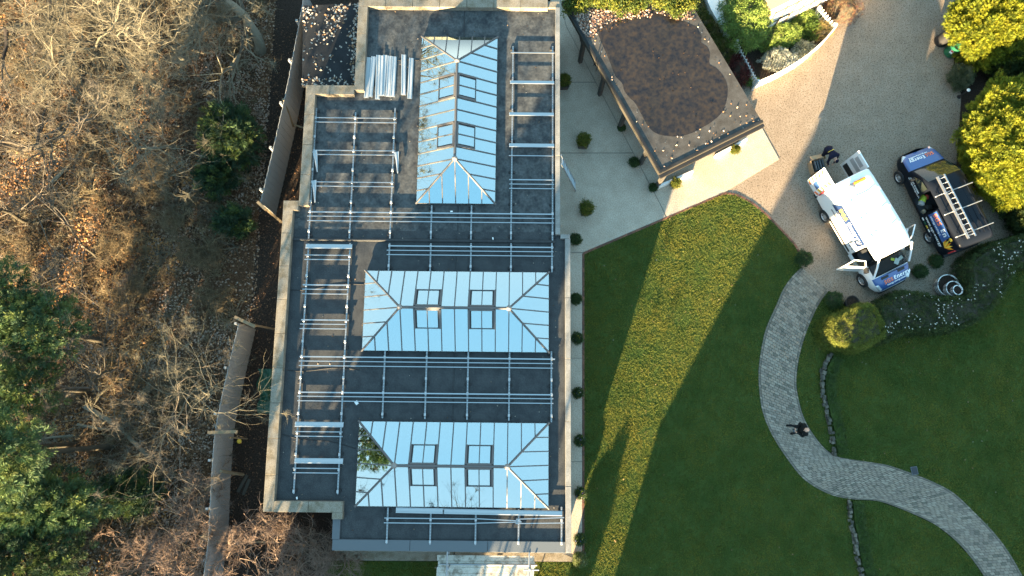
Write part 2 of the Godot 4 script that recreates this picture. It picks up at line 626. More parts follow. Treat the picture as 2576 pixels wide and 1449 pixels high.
# ---------------------------------------------------------------- ground
var lawn_w: PackedVector2Array
var lawn_e: PackedVector2Array
var path_out: PackedVector2Array
var path_in: PackedVector2Array

func build_ground() -> void:
	var mb := MB.new()
	mb.quad(Vector3(-220, -0.16, 220), Vector3(220, -0.16, 220), Vector3(220, -0.16, -220), Vector3(-220, -0.16, -220))
	structure("ground", mb, M.soil)
	# woodland floor, gently uneven
	var nz := FastNoiseLite.new()
	nz.seed = 3
	nz.frequency = 0.16
	mb = MB.new()
	var n := 60
	var m := 96
	var base := 0
	for j in m + 1:
		for i in n + 1:
			var x := -40.0 + 30.2 * i / n
			var z := -30.0 + 48.0 * j / m
			var e := floor_y(nz, x, z)
			var nn := Vector3(floor_y(nz, x - 0.2, z) - floor_y(nz, x + 0.2, z), 0.4, floor_y(nz, x, z - 0.2) - floor_y(nz, x, z + 0.2)).normalized()
			mb.put(Vector3(x, e, z), nn)
	for j in m:
		for i in n:
			var a := base + j * (n + 1) + i
			mb.ix.append_array([a, a + 1, a + n + 2, a, a + n + 2, a + n + 1])
	structure("woodland_floor", mb, M.leafy)
	# bare earth between the fence and the building, and south of it
	mb = MB.new()
	mb.sheet(PackedVector2Array([Vector2(-12.0, -30), Vector2(1.6, -30), Vector2(1.6, 8), Vector2(-13.4, 9), Vector2(-12.2, -2)]), 0.004)
	structure("bare_earth", mb, M.bed)
	mb = MB.new()
	mb.sheet(PackedVector2Array([Vector2(1.7, -42), Vector2(40, -42), Vector2(40, -1), Vector2(12, -4), Vector2(1.7, -6)]), 0.0)
	structure("driveway", mb, M.drive)
	var pb := MB.new()
	pb.lathe([Vector2(0.0, -0.3), Vector2(1.0, -0.1), Vector2(0.8, 0.5), Vector2(0.0, 0.8)], 5)
	var keep_out := poly([1386, -30, 1734, 13, 1959, 400.5, 1820, 484.5, 1467, 635, 1386, 640])
	var gp := []
	var gc := []
	for i in 14000:
		var q := Vector2(rr(3.0, 24.0), rr(-21.5, -4.0))
		if Geometry2D.is_point_in_polygon(q, keep_out): continue
		gp.append(Transform3D(Basis(Vector3.UP, rng.randf() * TAU).scaled(Vector3(rr(0.7, 1.3), rr(0.2, 0.35), 1.0) * rr(0.006, 0.013)), V(q, 0.004)))
		gc.append(shade([Color(0.24, 0.195, 0.15), Color(0.3, 0.25, 0.195), Color(0.27, 0.22, 0.17), Color(0.34, 0.29, 0.23)][rng.randi() % 4], rr(0.8, 1.2)))
	metas(copies(self, "gravel", pb.mesh(), M.tint, gp, gc), "fine beige gravel scattered over the driveway", "gravel")
	# bonded-gravel patio in large bays with open joints
	var bed := MB.new()
	bed.sheet(poly([1386, -30, 1420, -30, 1734, 13, 1913, 318, 1959, 400.5, 1820, 484.5, 1676, 546, 1467, 635, 1467, 1413, 1404, 1413, 1386, 640]), 0.004)
	var pat := structure("patio", bed, plain(0.22, 0.19, 0.155, 0.95))
	for s in [[1387, -30, 1402, -30, 1423, 66, 1496.5, 206, 1387, 206], [1387, 208.5, 1498, 208.5, 1591, 384, 1387, 384], [1387, 386.5, 1592.5, 386.5, 1658, 511, 1674, 546, 1468, 634, 1387, 634],
			[1404, -28, 1735, 12, 1914, 318, 1960, 401, 1820, 485, 1677.5, 545, 1660.5, 511, 1425, 66],
			[1404, 637, 1464, 637, 1464, 900, 1404, 900], [1404, 902, 1464, 902, 1464, 1160, 1404, 1160], [1404, 1162, 1464, 1162, 1464, 1411, 1404, 1411]]:
		mb = MB.new()
		mb.prism(poly(s), 0.0, 0.022)
		wpart(pat, "paving_slab", mb, M.patio)
	mb = MB.new()
	mb.prism(poly([835, 1385, 1404, 1387, 1462, 1412.5, 830, 1409], 0.0), 0.0, 0.05)
	structure("pavement", mb, M.stone)
	path_out = poly([2016, 672, 1990, 698, 1968, 730, 1953, 765, 1924, 833, 1909, 913, 1908, 969, 1917, 1034, 1939, 1090, 1977, 1151, 2023, 1207, 2087, 1244, 2145, 1256, 2210, 1261, 2280, 1286, 2350, 1319, 2406, 1363, 2446, 1409, 2478, 1455, 2505, 1500])
	path_in = poly([2085, 731, 2067, 754, 2054, 776, 2029, 833, 2010, 899, 2003, 959, 2009, 1006, 2023, 1053, 2047, 1095, 2079, 1132, 2112, 1150, 2173, 1160, 2229, 1169, 2285, 1187, 2345, 1211, 2400, 1241, 2453, 1291, 2502, 1342, 2537, 1389, 2568, 1442, 2592, 1490])
	lawn_w = poly([1470, 640, 1677, 550, 1820, 489, 1848, 491, 1885, 509, 1925, 541, 1965, 582, 1998, 618, 2012, 645, 2014, 668])
	lawn_w.append_array(path_out)
	lawn_w.append_array(poly([2530, 1560, 760, 1560, 835, 1411, 1470, 1414]))
	lawn_e = path_in.duplicate()
	lawn_e.append_array(poly([2700, 1520, 2700, 560, 2440, 780, 2240, 815, 2130, 772]))
	mb = MB.new()
	mb.sheet(lawn_w, 0.012)
	structure("lawn", mb, M.turf)
	mb = MB.new()
	mb.sheet(lawn_e, 0.012)
	structure("lawn", mb, M.turf)
	# brick edging round the lawn
	var line := smooth_line(poly([1820, 487, 1848, 489, 1886, 507, 1927, 539, 1967, 580, 2000, 616, 2014, 645]), 0.225)
	var run: Array = []
	var a2 := P2(1467.5, 1412)
	for seg in [[P2(1467.5, 1412), P2(1467.5, 638)], [P2(1467.5, 638), P2(1820, 487)]]:
		var cnt := int((seg[1] - seg[0]).length() / 0.225)
		for k in cnt: run.append([seg[0].lerp(seg[1], (k + 0.5) / cnt), seg[1] - seg[0]])
	for k in line.size() - 1: run.append([(line[k] + line[k + 1]) * 0.5, line[k + 1] - line[k]])
	var edge := Node3D.new()
	edge.name = "lawn_edging"
	add_child(edge)
	edge.set_meta("kind", "structure")
	var bm := MB.new()
	bm.cbox(Vector3.ZERO, Vector3(0.213, 0.08, 0.1), 0.008)
	var bmesh := bm.mesh()
	for q in run:
		var d: Vector2 = q[1]
		part(edge, "brick", bmesh, M.brick[rng.randi() % 3], V(q[0], -0.012 + rr(-0.004, 0.004)), Basis(Vector3.UP, atan2(-d.y, d.x) + rr(-0.03, 0.03)))

func floor_y(nz: FastNoiseLite, x: float, z: float) -> float:
	var e := nz.get_noise_2d(x, z) * 0.22 + nz.get_noise_2d(x * 3.1, z * 3.1) * 0.07
	return e * clampf((-12.3 - x) * 0.5, 0.0, 1.0) + 0.0

# ---------------------------------------------------------------- the flat-roofed building
const OUT := [[-7.05, -18.2], [1.95, -18.2], [1.95, -7.42], [2.38, -7.42], [2.38, 5.45], [-7.05, 5.45], [-7.05, 4.0], [-9.8, 4.0], [-9.8, -8.76], [-9.15, -8.76], [-9.15, -14.0], [-7.05, -14.0]]
const LANTERNS := [[-4.17, -0.82, -16.4, -8.74], [-6.2, 1.48, -5.77, -2.43], [-6.18, 1.48, 0.45, 3.75]]

func build_pool_house() -> void:
	var h := thing("pool_house", "single-storey flat-roofed building with dark felt roof and stone-coped parapet", "building", Vector3(-3.5, 0, -6))
	var op := PackedVector2Array()
	for q in OUT: op.append(Vector2(q[0], q[1]))
	# deck as cells between the holes of the roof lanterns
	var xs := []
	var zs := []
	for q in OUT:
		xs.append(q[0]); zs.append(q[1])
	for q in LANTERNS:
		xs.append_array([q[0] + 0.1, q[1] - 0.1]); zs.append_array([q[2] + 0.1, q[3] - 0.1])
	xs.sort(); zs.sort()
	zs.append(-7.55)
	zs.sort()
	var mbs := [MB.new(), MB.new()]
	for i in xs.size() - 1:
		for j in zs.size() - 1:
			var c := Vector2((xs[i] + xs[i + 1]) * 0.5, (zs[j] + zs[j + 1]) * 0.5)
			if xs[i + 1] - xs[i] < 1e-4 or zs[j + 1] - zs[j] < 1e-4 or not Geometry2D.is_point_in_polygon(c, op): continue
			var hole := false
			for q in LANTERNS:
				if c.x > q[0] + 0.1 and c.x < q[1] - 0.1 and c.y > q[2] + 0.1 and c.y < q[3] - 0.1: hole = true
			if hole: continue
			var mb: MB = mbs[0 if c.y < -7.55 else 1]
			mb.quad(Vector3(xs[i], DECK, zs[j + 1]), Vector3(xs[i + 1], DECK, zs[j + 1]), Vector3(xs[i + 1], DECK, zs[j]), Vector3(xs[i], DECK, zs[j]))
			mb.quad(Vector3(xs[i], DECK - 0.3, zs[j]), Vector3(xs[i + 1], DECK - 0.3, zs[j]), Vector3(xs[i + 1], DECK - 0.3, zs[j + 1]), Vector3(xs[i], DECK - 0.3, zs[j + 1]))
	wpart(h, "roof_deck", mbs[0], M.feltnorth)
	wpart(h, "roof_deck", mbs[1], M.felt)
	var mb := MB.new()
	# walls, 0.3 thick, inside the outline
	for k in op.size():
		var a := op[k]
		var b := op[(k + 1) % op.size()]
		var d := (b - a).normalized()
		var inn := Vector2(-d.y, d.x)
		if not Geometry2D.is_point_in_polygon((a + b) * 0.5 + inn * 0.05, op): inn = -inn
		mb = MB.new()
		mb.prism(PackedVector2Array([a + inn * 0.06, b + inn * 0.06, b + inn * 0.34, a + inn * 0.34]), -0.05, DECK - 0.005)
		wpart(h, "wall", mb, M.stone)
	mb = MB.new()
	mb.sheet(op, 0.03)
	wpart(h, "room_floor", mb, M.roomfloor)
	# parapets: [x0, z0, x1, z1, width, top, material, slab length]
	var runs := [[-7.05, -18.0, 1.42, -18.0, 0.42, 3.58, M.stone, 1.15], [1.42, -18.05, 1.95, -18.05, 0.3, 3.44, M.stone, 0.6],
		[-6.84, -17.79, -6.84, -13.80, 0.42, 3.58, M.stone, 1.33], [-7.05, -13.80, -9.17, -13.80, 0.42, 3.58, M.stone, 1.0],
		[-8.95, -14.01, -8.95, -8.55, 0.42, 3.58, M.stone, 1.35], [-9.16, -8.55, -9.82, -8.55, 0.42, 3.58, M.stone, 0.9],
		[-9.6, -8.76, -9.6, 4.0, 0.42, 3.58, M.stone, 1.45], [-9.39, 3.79, -6.66, 3.79, 0.42, 3.58, M.stone, 1.7], [-6.86, 4.0, -6.86, 4.26, 0.42, 3.58, M.stone, 0.5],
		[1.86, -17.9, 1.86, -7.42, 0.2, 3.48, M.stonegrey, 4.0], [1.97, -7.34, 2.38, -7.34, 0.18, 3.48, M.stonegrey, 1.0], [2.28, -7.25, 2.28, 5.45, 0.22, 3.48, M.stonegrey, 2.45],
		[-7.05, 5.25, 2.17, 5.25, 0.42, 3.40, M.zinc, 3.0], [-6.92, 4.26, -6.92, 5.04, 0.3, 3.40, M.zinc, 2.0]]
	for q in runs:
		var a := Vector3(q[0], 0, q[1])
		var b := Vector3(q[2], 0, q[3])
		var l := (b - a).length()
		var cnt := maxi(1, int(round(l / q[7])))
		var d := (b - a) / l
		for k in cnt:
			var p := a + d * (l * (k + 0.5) / cnt)
			var top: float = q[5] + rr(-0.004, 0.004)
			mb = MB.new()
			mb.cbox(Vector3.ZERO, Vector3(l / cnt - 0.014, top - DECK + 0.02, q[4]), 0.008, Basis(Vector3.UP, atan2(-d.z, d.x)))
			part(h, "coping_stone" if q[6] != M.zinc else "edge_trim", mb.mesh(), q[6], p + Vector3(0, (top + DECK - 0.02) * 0.5, 0) - h.position)
	# upstand ledge south of the roof
	mb = MB.new()
	mb.box(Vector3(-2.4, 1.4, 5.52), Vector3(9.3, 2.9, 0.12))
	wpart(h, "wall", mb, M.stone)
	# rolls and seams in the felt
	mb = MB.new()
	var rl := P(900, 604, DECK)
	mb.tube([Vector3(-9.38, DECK + 0.03, rl.z), Vector3(1.75, DECK + 0.03, rl.z)], [0.065, 0.065], 8)
	wpart(h, "roof_roll", mb, M.felt)
	for s in [[-2.32, -17.75, -16.45], [-2.4, -8.7, -7.62], [-2.45, -7.35, -5.8], [-2.42, -2.4, 0.42]]:
		mb = MB.new()
		mb.tube([Vector3(s[0], DECK + 0.004, s[1]), Vector3(s[0], DECK + 0.004, s[2])], [0.022, 0.022], 6)
		wpart(h, "roof_roll", mb, M.felt)
	for s in [[-9.3, -1.6, -6.3, -1.68], [-9.35, -4.95, -6.3, -5.25], [-6.6, -15.15, -4.3, -15.4], [-9.3, 1.0, -6.3, 1.5]]:
		mb = MB.new()
		var pts := []
		var rad := []
		for k in 9:
			var f := k / 8.0
			pts.append(Vector3(lerpf(s[0], s[2], f), DECK + 0.004, lerpf(s[1], s[3], f) + 0.06 * sin(f * 7.0)))
			rad.append(0.02)
		mb.tube(pts, rad, 5)
		wpart(h, "cable", mb, M.rubber)
	lantern(LANTERNS[0], false, "long glazed roof lantern running lengthwise at the top, reflecting bare branches")
	lantern(LANTERNS[1], true, "glazed hipped roof lantern in the middle of the roof")
	lantern(LANTERNS[2], true, "glazed hipped roof lantern at the bottom, green reflections on its left hip")

func lantern(q: Array, along_x: bool, label: String) -> void:
	var ctr := Vector3((q[0] + q[1]) * 0.5, DECK, (q[2] + q[3]) * 0.5)
	var L: float = (q[1] - q[0]) if along_x else (q[3] - q[2])
	var W: float = (q[3] - q[2]) if along_x else (q[1] - q[0])
	var t := thing("roof_lantern", label, "skylight", ctr, 0.0 if along_x else PI / 2, "glazed lanterns on the flat roof")
	var y0 := 0.17
	var rise := 0.98
	var hx := L / 2
	var hz := W / 2
	var nl := 14
	var ns := 6
	var inset := 3.0 * L / nl
	var mb := MB.new()
	for s in [-1, 1]:
		mb.box(Vector3(0, y0 * 0.5, s * (hz - 0.06)), Vector3(L, y0, 0.12))
		mb.box(Vector3(s * (hx - 0.06), y0 * 0.5, 0), Vector3(0.12, y0, W - 0.24))
	part(t, "upstand", mb.mesh(), M.bar)
	# slopes: origin at eave corner, local axes
	for side in 4:
		var turn := Basis(Vector3.UP, side * PI / 2)
		var long := side % 2 == 0
		var len_ := L if long else W
		var out := hz if long else hx
		var run := hz if long else inset
		var cells := nl if long else ns
		var ins := inset if long else hz
		var pt := func(s: float, f: float, up: float) -> Vector3:
			# s along the eave, f 0 at the eave to 1 at the ridge
			return turn * Vector3(s, y0 + rise * f + up, out - run * f)
		var lim := func(s: float) -> float:
			return clampf(minf((s + len_ / 2) / ins, (len_ / 2 - s) / ins), 0.0, 1.0)
		for k in cells:
			var a := -len_ / 2 + len_ * k / cells
			var b := -len_ / 2 + len_ * (k + 1) / cells
			var fa: float = lim.call(a)
			var fb: float = lim.call(b)
			var vent: bool = long and (k in [4, 5, 8, 9])
			var f0 := 0.0
			var g := MB.new()
			var fe := 0.52 if vent else 1.0
			var p0: Vector3 = pt.call(a, 0.0, 0.0)
			var p1: Vector3 = pt.call(b, 0.0, 0.0)
			var p2: Vector3 = pt.call(b, minf(fb, fe), 0.0)
			var p3: Vector3 = pt.call(a, minf(fa, fe), 0.0)
			pane(g, p0, p1, p2, p3)
			part(t, "pane", g.mesh(), M.glass)
		for k in range(1, cells):
			var s := -len_ / 2 + len_ * k / cells
			var f: float = lim.call(s)
			var g := MB.new()
			g.beam(pt.call(s, -0.01, 0.02), pt.call(s, f - 0.01, 0.02), 0.042, 0.05, turn * Vector3(0, run, rise).normalized())
			part(t, "glazing_bar", g.mesh(), M.bar)
		if long:
			for w in [[4, 6], [8, 10]]:
				var a: float = -len_ / 2 + len_ * w[0] / cells
				var b: float = -len_ / 2 + len_ * w[1] / cells
				var vt := Node3D.new()
				vt.name = "roof_vent"
				t.add_child(vt, true)
				var fr := MB.new()
				var up := turn * Vector3(0, run, rise).normalized()
				for e in [[a + 0.03, 0.52, a + 0.03, 0.955, 0.08], [b - 0.03, 0.52, b - 0.03, 0.955, 0.08], [a + 0.06, 0.955, b - 0.06, 0.955, 0.08], [a + 0.06, 0.53, b - 0.06, 0.53, 0.025], [(a + b) / 2, 0.54, (a + b) / 2, 0.94, 0.035]]:
					fr.beam(pt.call(e[0], e[1], 0.055), pt.call(e[2], e[3], 0.055), e[4], 0.07, up)
				part(vt, "vent_frame", fr.mesh(), M.bar)
				var gk := MB.new()
				for e in [a + 0.105, b - 0.105]:
					gk.beam(pt.call(e, 0.54, 0.04), pt.call(e, 0.93, 0.04), 0.05, 0.05, up)
				gk.beam(pt.call(a + 0.02, 0.985, 0.03), pt.call(b - 0.02, 0.985, 0.03), 0.03, 0.05, up)
				part(vt, "gasket", gk.mesh(), M.gasket)
				for e in [[a + 0.13, (a + b) / 2 - 0.02], [(a + b) / 2 + 0.02, b - 0.13]]:
					var g := MB.new()
					pane(g, pt.call(e[0], 0.53, 0.05), pt.call(e[1], 0.53, 0.05), pt.call(e[1], 0.93, 0.05), pt.call(e[0], 0.93, 0.05))
					part(vt, "pane", g.mesh(), M.glass)
	var ya := y0 + rise + 0.03
	var e1 := Vector3(-hx + inset, ya, 0)
	var e2 := Vector3(hx - inset, ya, 0)
	mb = MB.new()
	mb.tube([e1, e2], [0.06, 0.06], 8)
	part(t, "ridge", mb.mesh(), M.bar)
	for sx in [-1, 1]:
		for sz in [-1, 1]:
			mb = MB.new()
			mb.tube([Vector3(sx * (hx + 0.03), y0 + 0.01, sz * (hz + 0.03)), e1 if sx < 0 else e2], [0.045, 0.045], 8)
			part(t, "hip", mb.mesh(), M.bar)
	for e in [e1, e2]:
		mb = MB.new()
		mb.lathe([Vector2(0.0, -0.05), Vector2(0.11, -0.04), Vector2(0.12, 0.02), Vector2(0.09, 0.08), Vector2(0.03, 0.12), Vector2(0.0, 0.125)], 14, Transform3D(Basis(), e))
		part(t, "finial", mb.mesh(), M.barpale)

func pane(g: MB, a: Vector3, b: Vector3, c: Vector3, d: Vector3) -> void:
	var nn := (b - a).cross(d - a if (d - a).length() > 1e-4 else c - a).normalized() * 0.006
	var T := [a, b, c, d]
	if (d - a).length() < 1e-4: T = [a, b, c]
	elif (c - b).length() < 1e-4: T = [a, b, d]
	var m := T.size()
	for k in m:
		var j := (k + 1) % m
		g.quad(T[k] - nn, T[j] - nn, T[j] + nn, T[k] + nn)
	if m == 4:
		g.quad(a + nn, b + nn, c + nn, d + nn)
		g.quad(d - nn, c - nn, b - nn, a - nn)
	else:
		g.tri(T[0] + nn, T[1] + nn, T[2] + nn)
		g.tri(T[2] - nn, T[1] - nn, T[0] - nn)

# ---------------------------------------------------------------- open timber pavilion
func build_pavilion() -> void:
	var s3 := P(1660, 435, 2.6)
	var e3 := P(1920, 306, 2.6)
	var w3 := P(1430, 30, 2.6)
	var ex := (e3 - s3).normalized()
	var ey := (w3 - s3).normalized()
	ey = (ey - ex * ey.dot(ex)).normalized()
	var lx := (e3 - s3).length()
	var ly := 9.3
	var t := thing("garden_pavilion", "open-sided pavilion with a flat felt roof holding a dark puddle", "pavilion", Vector3(s3.x, 0, s3.z))
	var at := func(a: float, b: float, y: float) -> Vector3:
		return Vector3(s3.x, y, s3.z) + ex * a + ey * b
	var rect := func(a0: float, b0: float, a1: float, b1: float) -> PackedVector2Array:
		var o := PackedVector2Array()
		for q in [[a0, b0], [a1, b0], [a1, b1], [a0, b1]]:
			var p: Vector3 = at.call(q[0], q[1], 0.0)
			o.append(Vector2(p.x, p.z))
		return o
	M.pavroof = surf(51, [[0.05, 0.049, 0.047], [0.073, 0.071, 0.069], [0.092, 0.089, 0.086]], 1.2, 0.85, {"freq": 0.05, "patch": [[0.6, 0.57, 0.55], [1, 1, 1]], "ptile": 4.0})
	var mb := MB.new()
	mb.prism(rect.call(0.06, 0.06, lx - 0.04, ly), 2.36, 2.58)
	wpart(t, "roof_deck", mb, M.pavroof)
	mb = MB.new()
	mb.prism(rect.call(0.0, 0.0, 0.09, ly), 2.40, 2.63)
	mb.prism(rect.call(0.093, 0.0, lx, 0.10), 2.40, 2.63)
	wpart(t, "roof_edge", mb, M.feltdark)
	M.post2 = surf(53, [[0.04, 0.036, 0.03], [0.06, 0.054, 0.044]], 0.7, 0.85, {"freq": 0.05})
	for q in [[0.0, 0.0, -0.035, ly, 2.34, 2.60], [-0.035, -0.04, lx, -0.003, 2.42, 2.615]]:
		mb = MB.new()
		mb.prism(rect.call(q[0], q[1], q[2], q[3]), q[4], q[5])
		wpart(t, "fascia", mb, M.post2)
	mb = MB.new()
	mb.prism(rect.call(-0.05, -0.17, lx + 0.03, -0.045), 2.36, 2.46)
	wpart(t, "gutter", mb, M.black)
	mb = MB.new()
	mb.prism(rect.call(-0.02, -0.20, lx - 0.02, -0.175), 2.30, 2.44)
	wpart(t, "fascia", mb, M.darktimber)
	mb = MB.new()
	mb.prism(rect.call(0.25, 0.25, 0.37, ly), 2.18, 2.355)
	mb.prism(rect.call(0.38, 0.25, lx - 0.1, 0.37), 2.18, 2.355)
	wpart(t, "beam", mb, M.darktimber)
	M.post = surf(52, [[0.05, 0.046, 0.042], [0.085, 0.08, 0.072]], 0.7, 0.85, {"freq": 0.05})
	for f in [[1459, 156], [1508, 238], [1558, 323], [1611, 412], [1651, 471]]:
		var p := P(f[0], f[1], 0.02)
		mb = MB.new()
		mb.box(Vector3(p.x, 1.1, p.z), Vector3(0.17, 2.16, 0.17), Basis(Vector3.UP, atan2(-ex.z, ex.x)))
		var po := wpart(t, "post", mb, M.post)
		mb = MB.new()
		var b0 := Vector3(p.x, 1.55, p.z)
		mb.beam(b0, b0 + ey * 0.55 + Vector3.UP * 0.62, 0.09, 0.1)
		wpart(t, "knee_brace", mb, M.post)
	for f in [2.45, lx - 0.3]:
		var p: Vector3 = at.call(f, 0.3, 0.0)
		mb = MB.new()
		mb.box(Vector3(p.x, 1.1, p.z), Vector3(0.15, 2.16, 0.15), Basis(Vector3.UP, atan2(-ex.z, ex.x)))
		wpart(t, "post", mb, M.post)
	for f in [[1653, 474, 1739, 437], [1797, 397, 1873, 357]]:
		var a := P(f[0], f[1], 0.02)
		var b := P(f[2], f[3], 0.02)
		mb = MB.new()
		mb.beam(a + Vector3.UP * 0.2, b + Vector3.UP * 0.2, 0.1, 0.42)
		wpart(t, "low_wall", mb, M.white)
	# back and side walls, in the shade of the roof
	mb = MB.new()
	mb.prism(rect.call(lx - 0.2, 0.5, lx - 0.1, ly), 0.02, 2.35)
	wpart(t, "wall", mb, M.darktimber)
	mb = MB.new()
	mb.prism(rect.call(0.9, ly - 0.3, lx - 0.2, ly - 0.2), 0.02, 2.35)
	wpart(t, "wall", mb, M.darktimber)
	# puddle
	var pz := [430, 210, 460, 170, 560, 135, 640, 118, 700, 75, 800, 62, 850, 92, 940, 112, 1010, 140, 1080, 170, 1130, 200, 1160, 262, 1157, 300, 1200, 330, 1219, 380, 1216, 450, 1262, 480, 1302, 522, 1335, 580, 1345, 640, 1335, 720, 1300, 800, 1232, 862, 1150, 910, 1080, 945, 990, 965, 900, 960, 830, 938, 780, 890, 740, 820, 690, 730, 650, 690, 612, 640, 600, 590, 552, 540, 512, 440, 482, 370, 452, 300, 432, 252]
	var uv := []
	for k in range(0, pz.size(), 2): uv.append_array([1352.4 + pz[k] * 0.3556, pz[k + 1] * 0.3556])
	var pp := smooth_line(poly(uv, 2.585), 0.15)
	mb = MB.new()
	mb.sheet(pp, 2.585)
	wpart(t, "puddle", mb, M.puddle)
	# leaves lying on the felt
	var pl := []
	var cl := []
	var area := poly([1450, 60, 1560, 58, 1545, 90, 1490, 95, 1470, 100], 2.6)
	for k in 1500:
		var a := rr(0.12, lx - 0.1)
		var b := rr(0.15, ly - 0.2)
		var p: Vector3 = at.call(a, b, 2.592)
		var q := Vector2(p.x, p.z)
		var wet := Geometry2D.is_point_in_polygon(q, pp)
		var keep := 0.035 if wet else 0.2
		if b > 7.0 and a < 2.4: keep = 1.0
		elif b > 7.4: keep = 0.75
		elif b < 1.5 and not wet and absf(fmod(a * 1.7 + b * 0.6, 1.0) - 0.5) < 0.16: keep = 0.8
		if rng.randf() > keep: continue
		pl.append(Transform3D(facing((Vector3.UP + Vector3(rng.randfn(), 0, rng.randfn()) * 0.25).normalized(), rr(0.05, 0.11)), p + Vector3.UP * 0.008 - t.position))
		cl.append([Color(0.42, 0.31, 0.24), Color(0.3, 0.17, 0.09), Color(0.5, 0.4, 0.33), Color(0.2, 0.11, 0.06)][rng.randi() % 4] if not wet else Color(0.07, 0.04, 0.022))
	var piles := [poly([1440, 40, 1476, 96, 1502, 88, 1518, 62, 1560, 50, 1640, 44, 1640, 25, 1440, 25], 2.6), poly([1645, 30, 1735, 28, 1752, 52, 1700, 50], 2.6)]
	for k in 2600:
		var p := P(rr(1438, 1755), rr(22, 98), 2.592)
		if not (Geometry2D.is_point_in_polygon(Vector2(p.x, p.z), piles[0]) or Geometry2D.is_point_in_polygon(Vector2(p.x, p.z), piles[1])): continue
		pl.append(Transform3D(facing((Vector3.UP + Vector3(rng.randfn(), 0, rng.randfn()) * 0.3).normalized(), rr(0.06, 0.12)), p + Vector3.UP * rr(0.005, 0.03) - t.position))
		cl.append([Color(0.34, 0.24, 0.19), Color(0.24, 0.13, 0.09), Color(0.42, 0.33, 0.28), Color(0.16, 0.08, 0.05)][rng.randi() % 4])
	var lv := copies(t, "fallen_leaves", S.fallen, M.litter, pl, cl)
	# climber spilling over the top of the roof
	var cm := thing("climbing_shrub", "leafy yellow-green climber spilling over the top end of the pavilion roof", "shrub", at.call(2.8, ly, 0.0))
	var pts := []
	var tin := []
	for k in 1100:
		var uu := rr(1418, 1748)
		var pp3 := P(uu, rr(-45, 22 + 12 * sin(uu * 0.045) + 6 * sin(uu * 0.13)), 2.8)
		pts.append(Transform3D(facing((Vector3.UP + Vector3(rng.randfn(), 0, rng.randfn()) * 0.6).normalized(), rr(0.13, 0.24)), Vector3(pp3.x, rr(2.62, 3.0), pp3.z) - cm.position))
		tin.append(shade([Color(0.12, 0.14, 0.02), Color(0.08, 0.11, 0.02), Color(0.18, 0.18, 0.03), Color(0.05, 0.08, 0.02)][rng.randi() % 4], rr(0.8, 1.2)))
	copies(cm, "foliage", S.leaf1, M.leaf, pts, tin)
	mb = MB.new()
	mb.tube([at.call(1.0, ly + 0.3, 0.0), at.call(1.2, ly + 0.25, 1.4), at.call(1.6, ly, 2.7)], [0.06, 0.05, 0.03], 6)
	wpart(cm, "stem", mb, M.bark)
	# chair under the roof edge
	var c := thing("garden_chair", "dark metal garden chair half under the pavilion roof", "chair", P(1503, 170, 0.022), 0.4)
	mb = MB.new()
	mb.lathe([Vector2(0, 0.43), Vector2(0.21, 0.43), Vector2(0.22, 0.45), Vector2(0.2, 0.465), Vector2(0, 0.465)], 16)
	part(c, "seat", mb.mesh(), M.black)
	mb = MB.new()
	var arc := []
	var ar := []
	for k in 9:
		var a := PI * k / 8.0
		arc.append(Vector3(0.21 * cos(a), 0.45 + 0.42 * sin(a), -0.19))
		ar.append(0.014)
	mb.tube(arc, ar, 6)
	part(c, "backrest", mb.mesh(), M.black)
	for k in 4:
		var a := PI / 4 + k * PI / 2
		mb = MB.new()
		mb.tube([Vector3(cos(a) * 0.17, 0.44, sin(a) * 0.17), Vector3(cos(a) * 0.22, 0.0, sin(a) * 0.22)], [0.014, 0.012], 6)
		part(c, "leg", mb.mesh(), M.black)

# ---------------------------------------------------------------- low felt-roofed outbuilding
func build_shed() -> void:
	var pg := poly([763, 14, 906, 8, 896, 214, 759, 217], 2.5)
	var t := thing("outbuilding", "small outbuilding with a black felt roof strewn with pale fallen leaves", "outbuilding", Vector3(pg[2].x, 0, pg[2].y))
	var mb := MB.new()
	mb.prism(pg, 2.38, 2.5)
	wpart(t, "roof", mb, M.feltdark)
	var c := (pg[0] + pg[1] + pg[2] + pg[3]) / 4.0
	var inn := PackedVector2Array()
	for q in pg: inn.append(c + (q - c) * 0.95)
	mb = MB.new()
	mb.prism(inn, -0.03, 2.378)
	wpart(t, "wall", mb, M.darktimber)
	var pl := []
	var cl := []
	for k in 1900:
		var a := rng.randf()
		var b := rng.randf()
		var q := pg[0].lerp(pg[1], a).lerp(pg[3].lerp(pg[2], a), b)
		var keep := 0.06
		if b < 0.5: keep = 0.75 * (0.5 + 0.5 * sin(a * 11.0 + b * 9.0)) * (1.0 - b * 1.2)
		if a > 0.9: keep = 0.8
		if b > 0.9: keep = maxf(keep, 0.35)
		if rng.randf() > keep: continue
		pl.append(Transform3D(facing((Vector3.UP + Vector3(rng.randfn(), 0, rng.randfn()) * 0.25).normalized(), rr(0.07, 0.15)), V(q, 2.508) - t.position))
		cl.append([Color(0.36, 0.32, 0.28), Color(0.27, 0.22, 0.18), Color(0.42, 0.38, 0.34), Color(0.2, 0.12, 0.07)][rng.randi() % 4])
	copies(t, "fallen_leaves", S.fallen, M.litter, pl, cl)

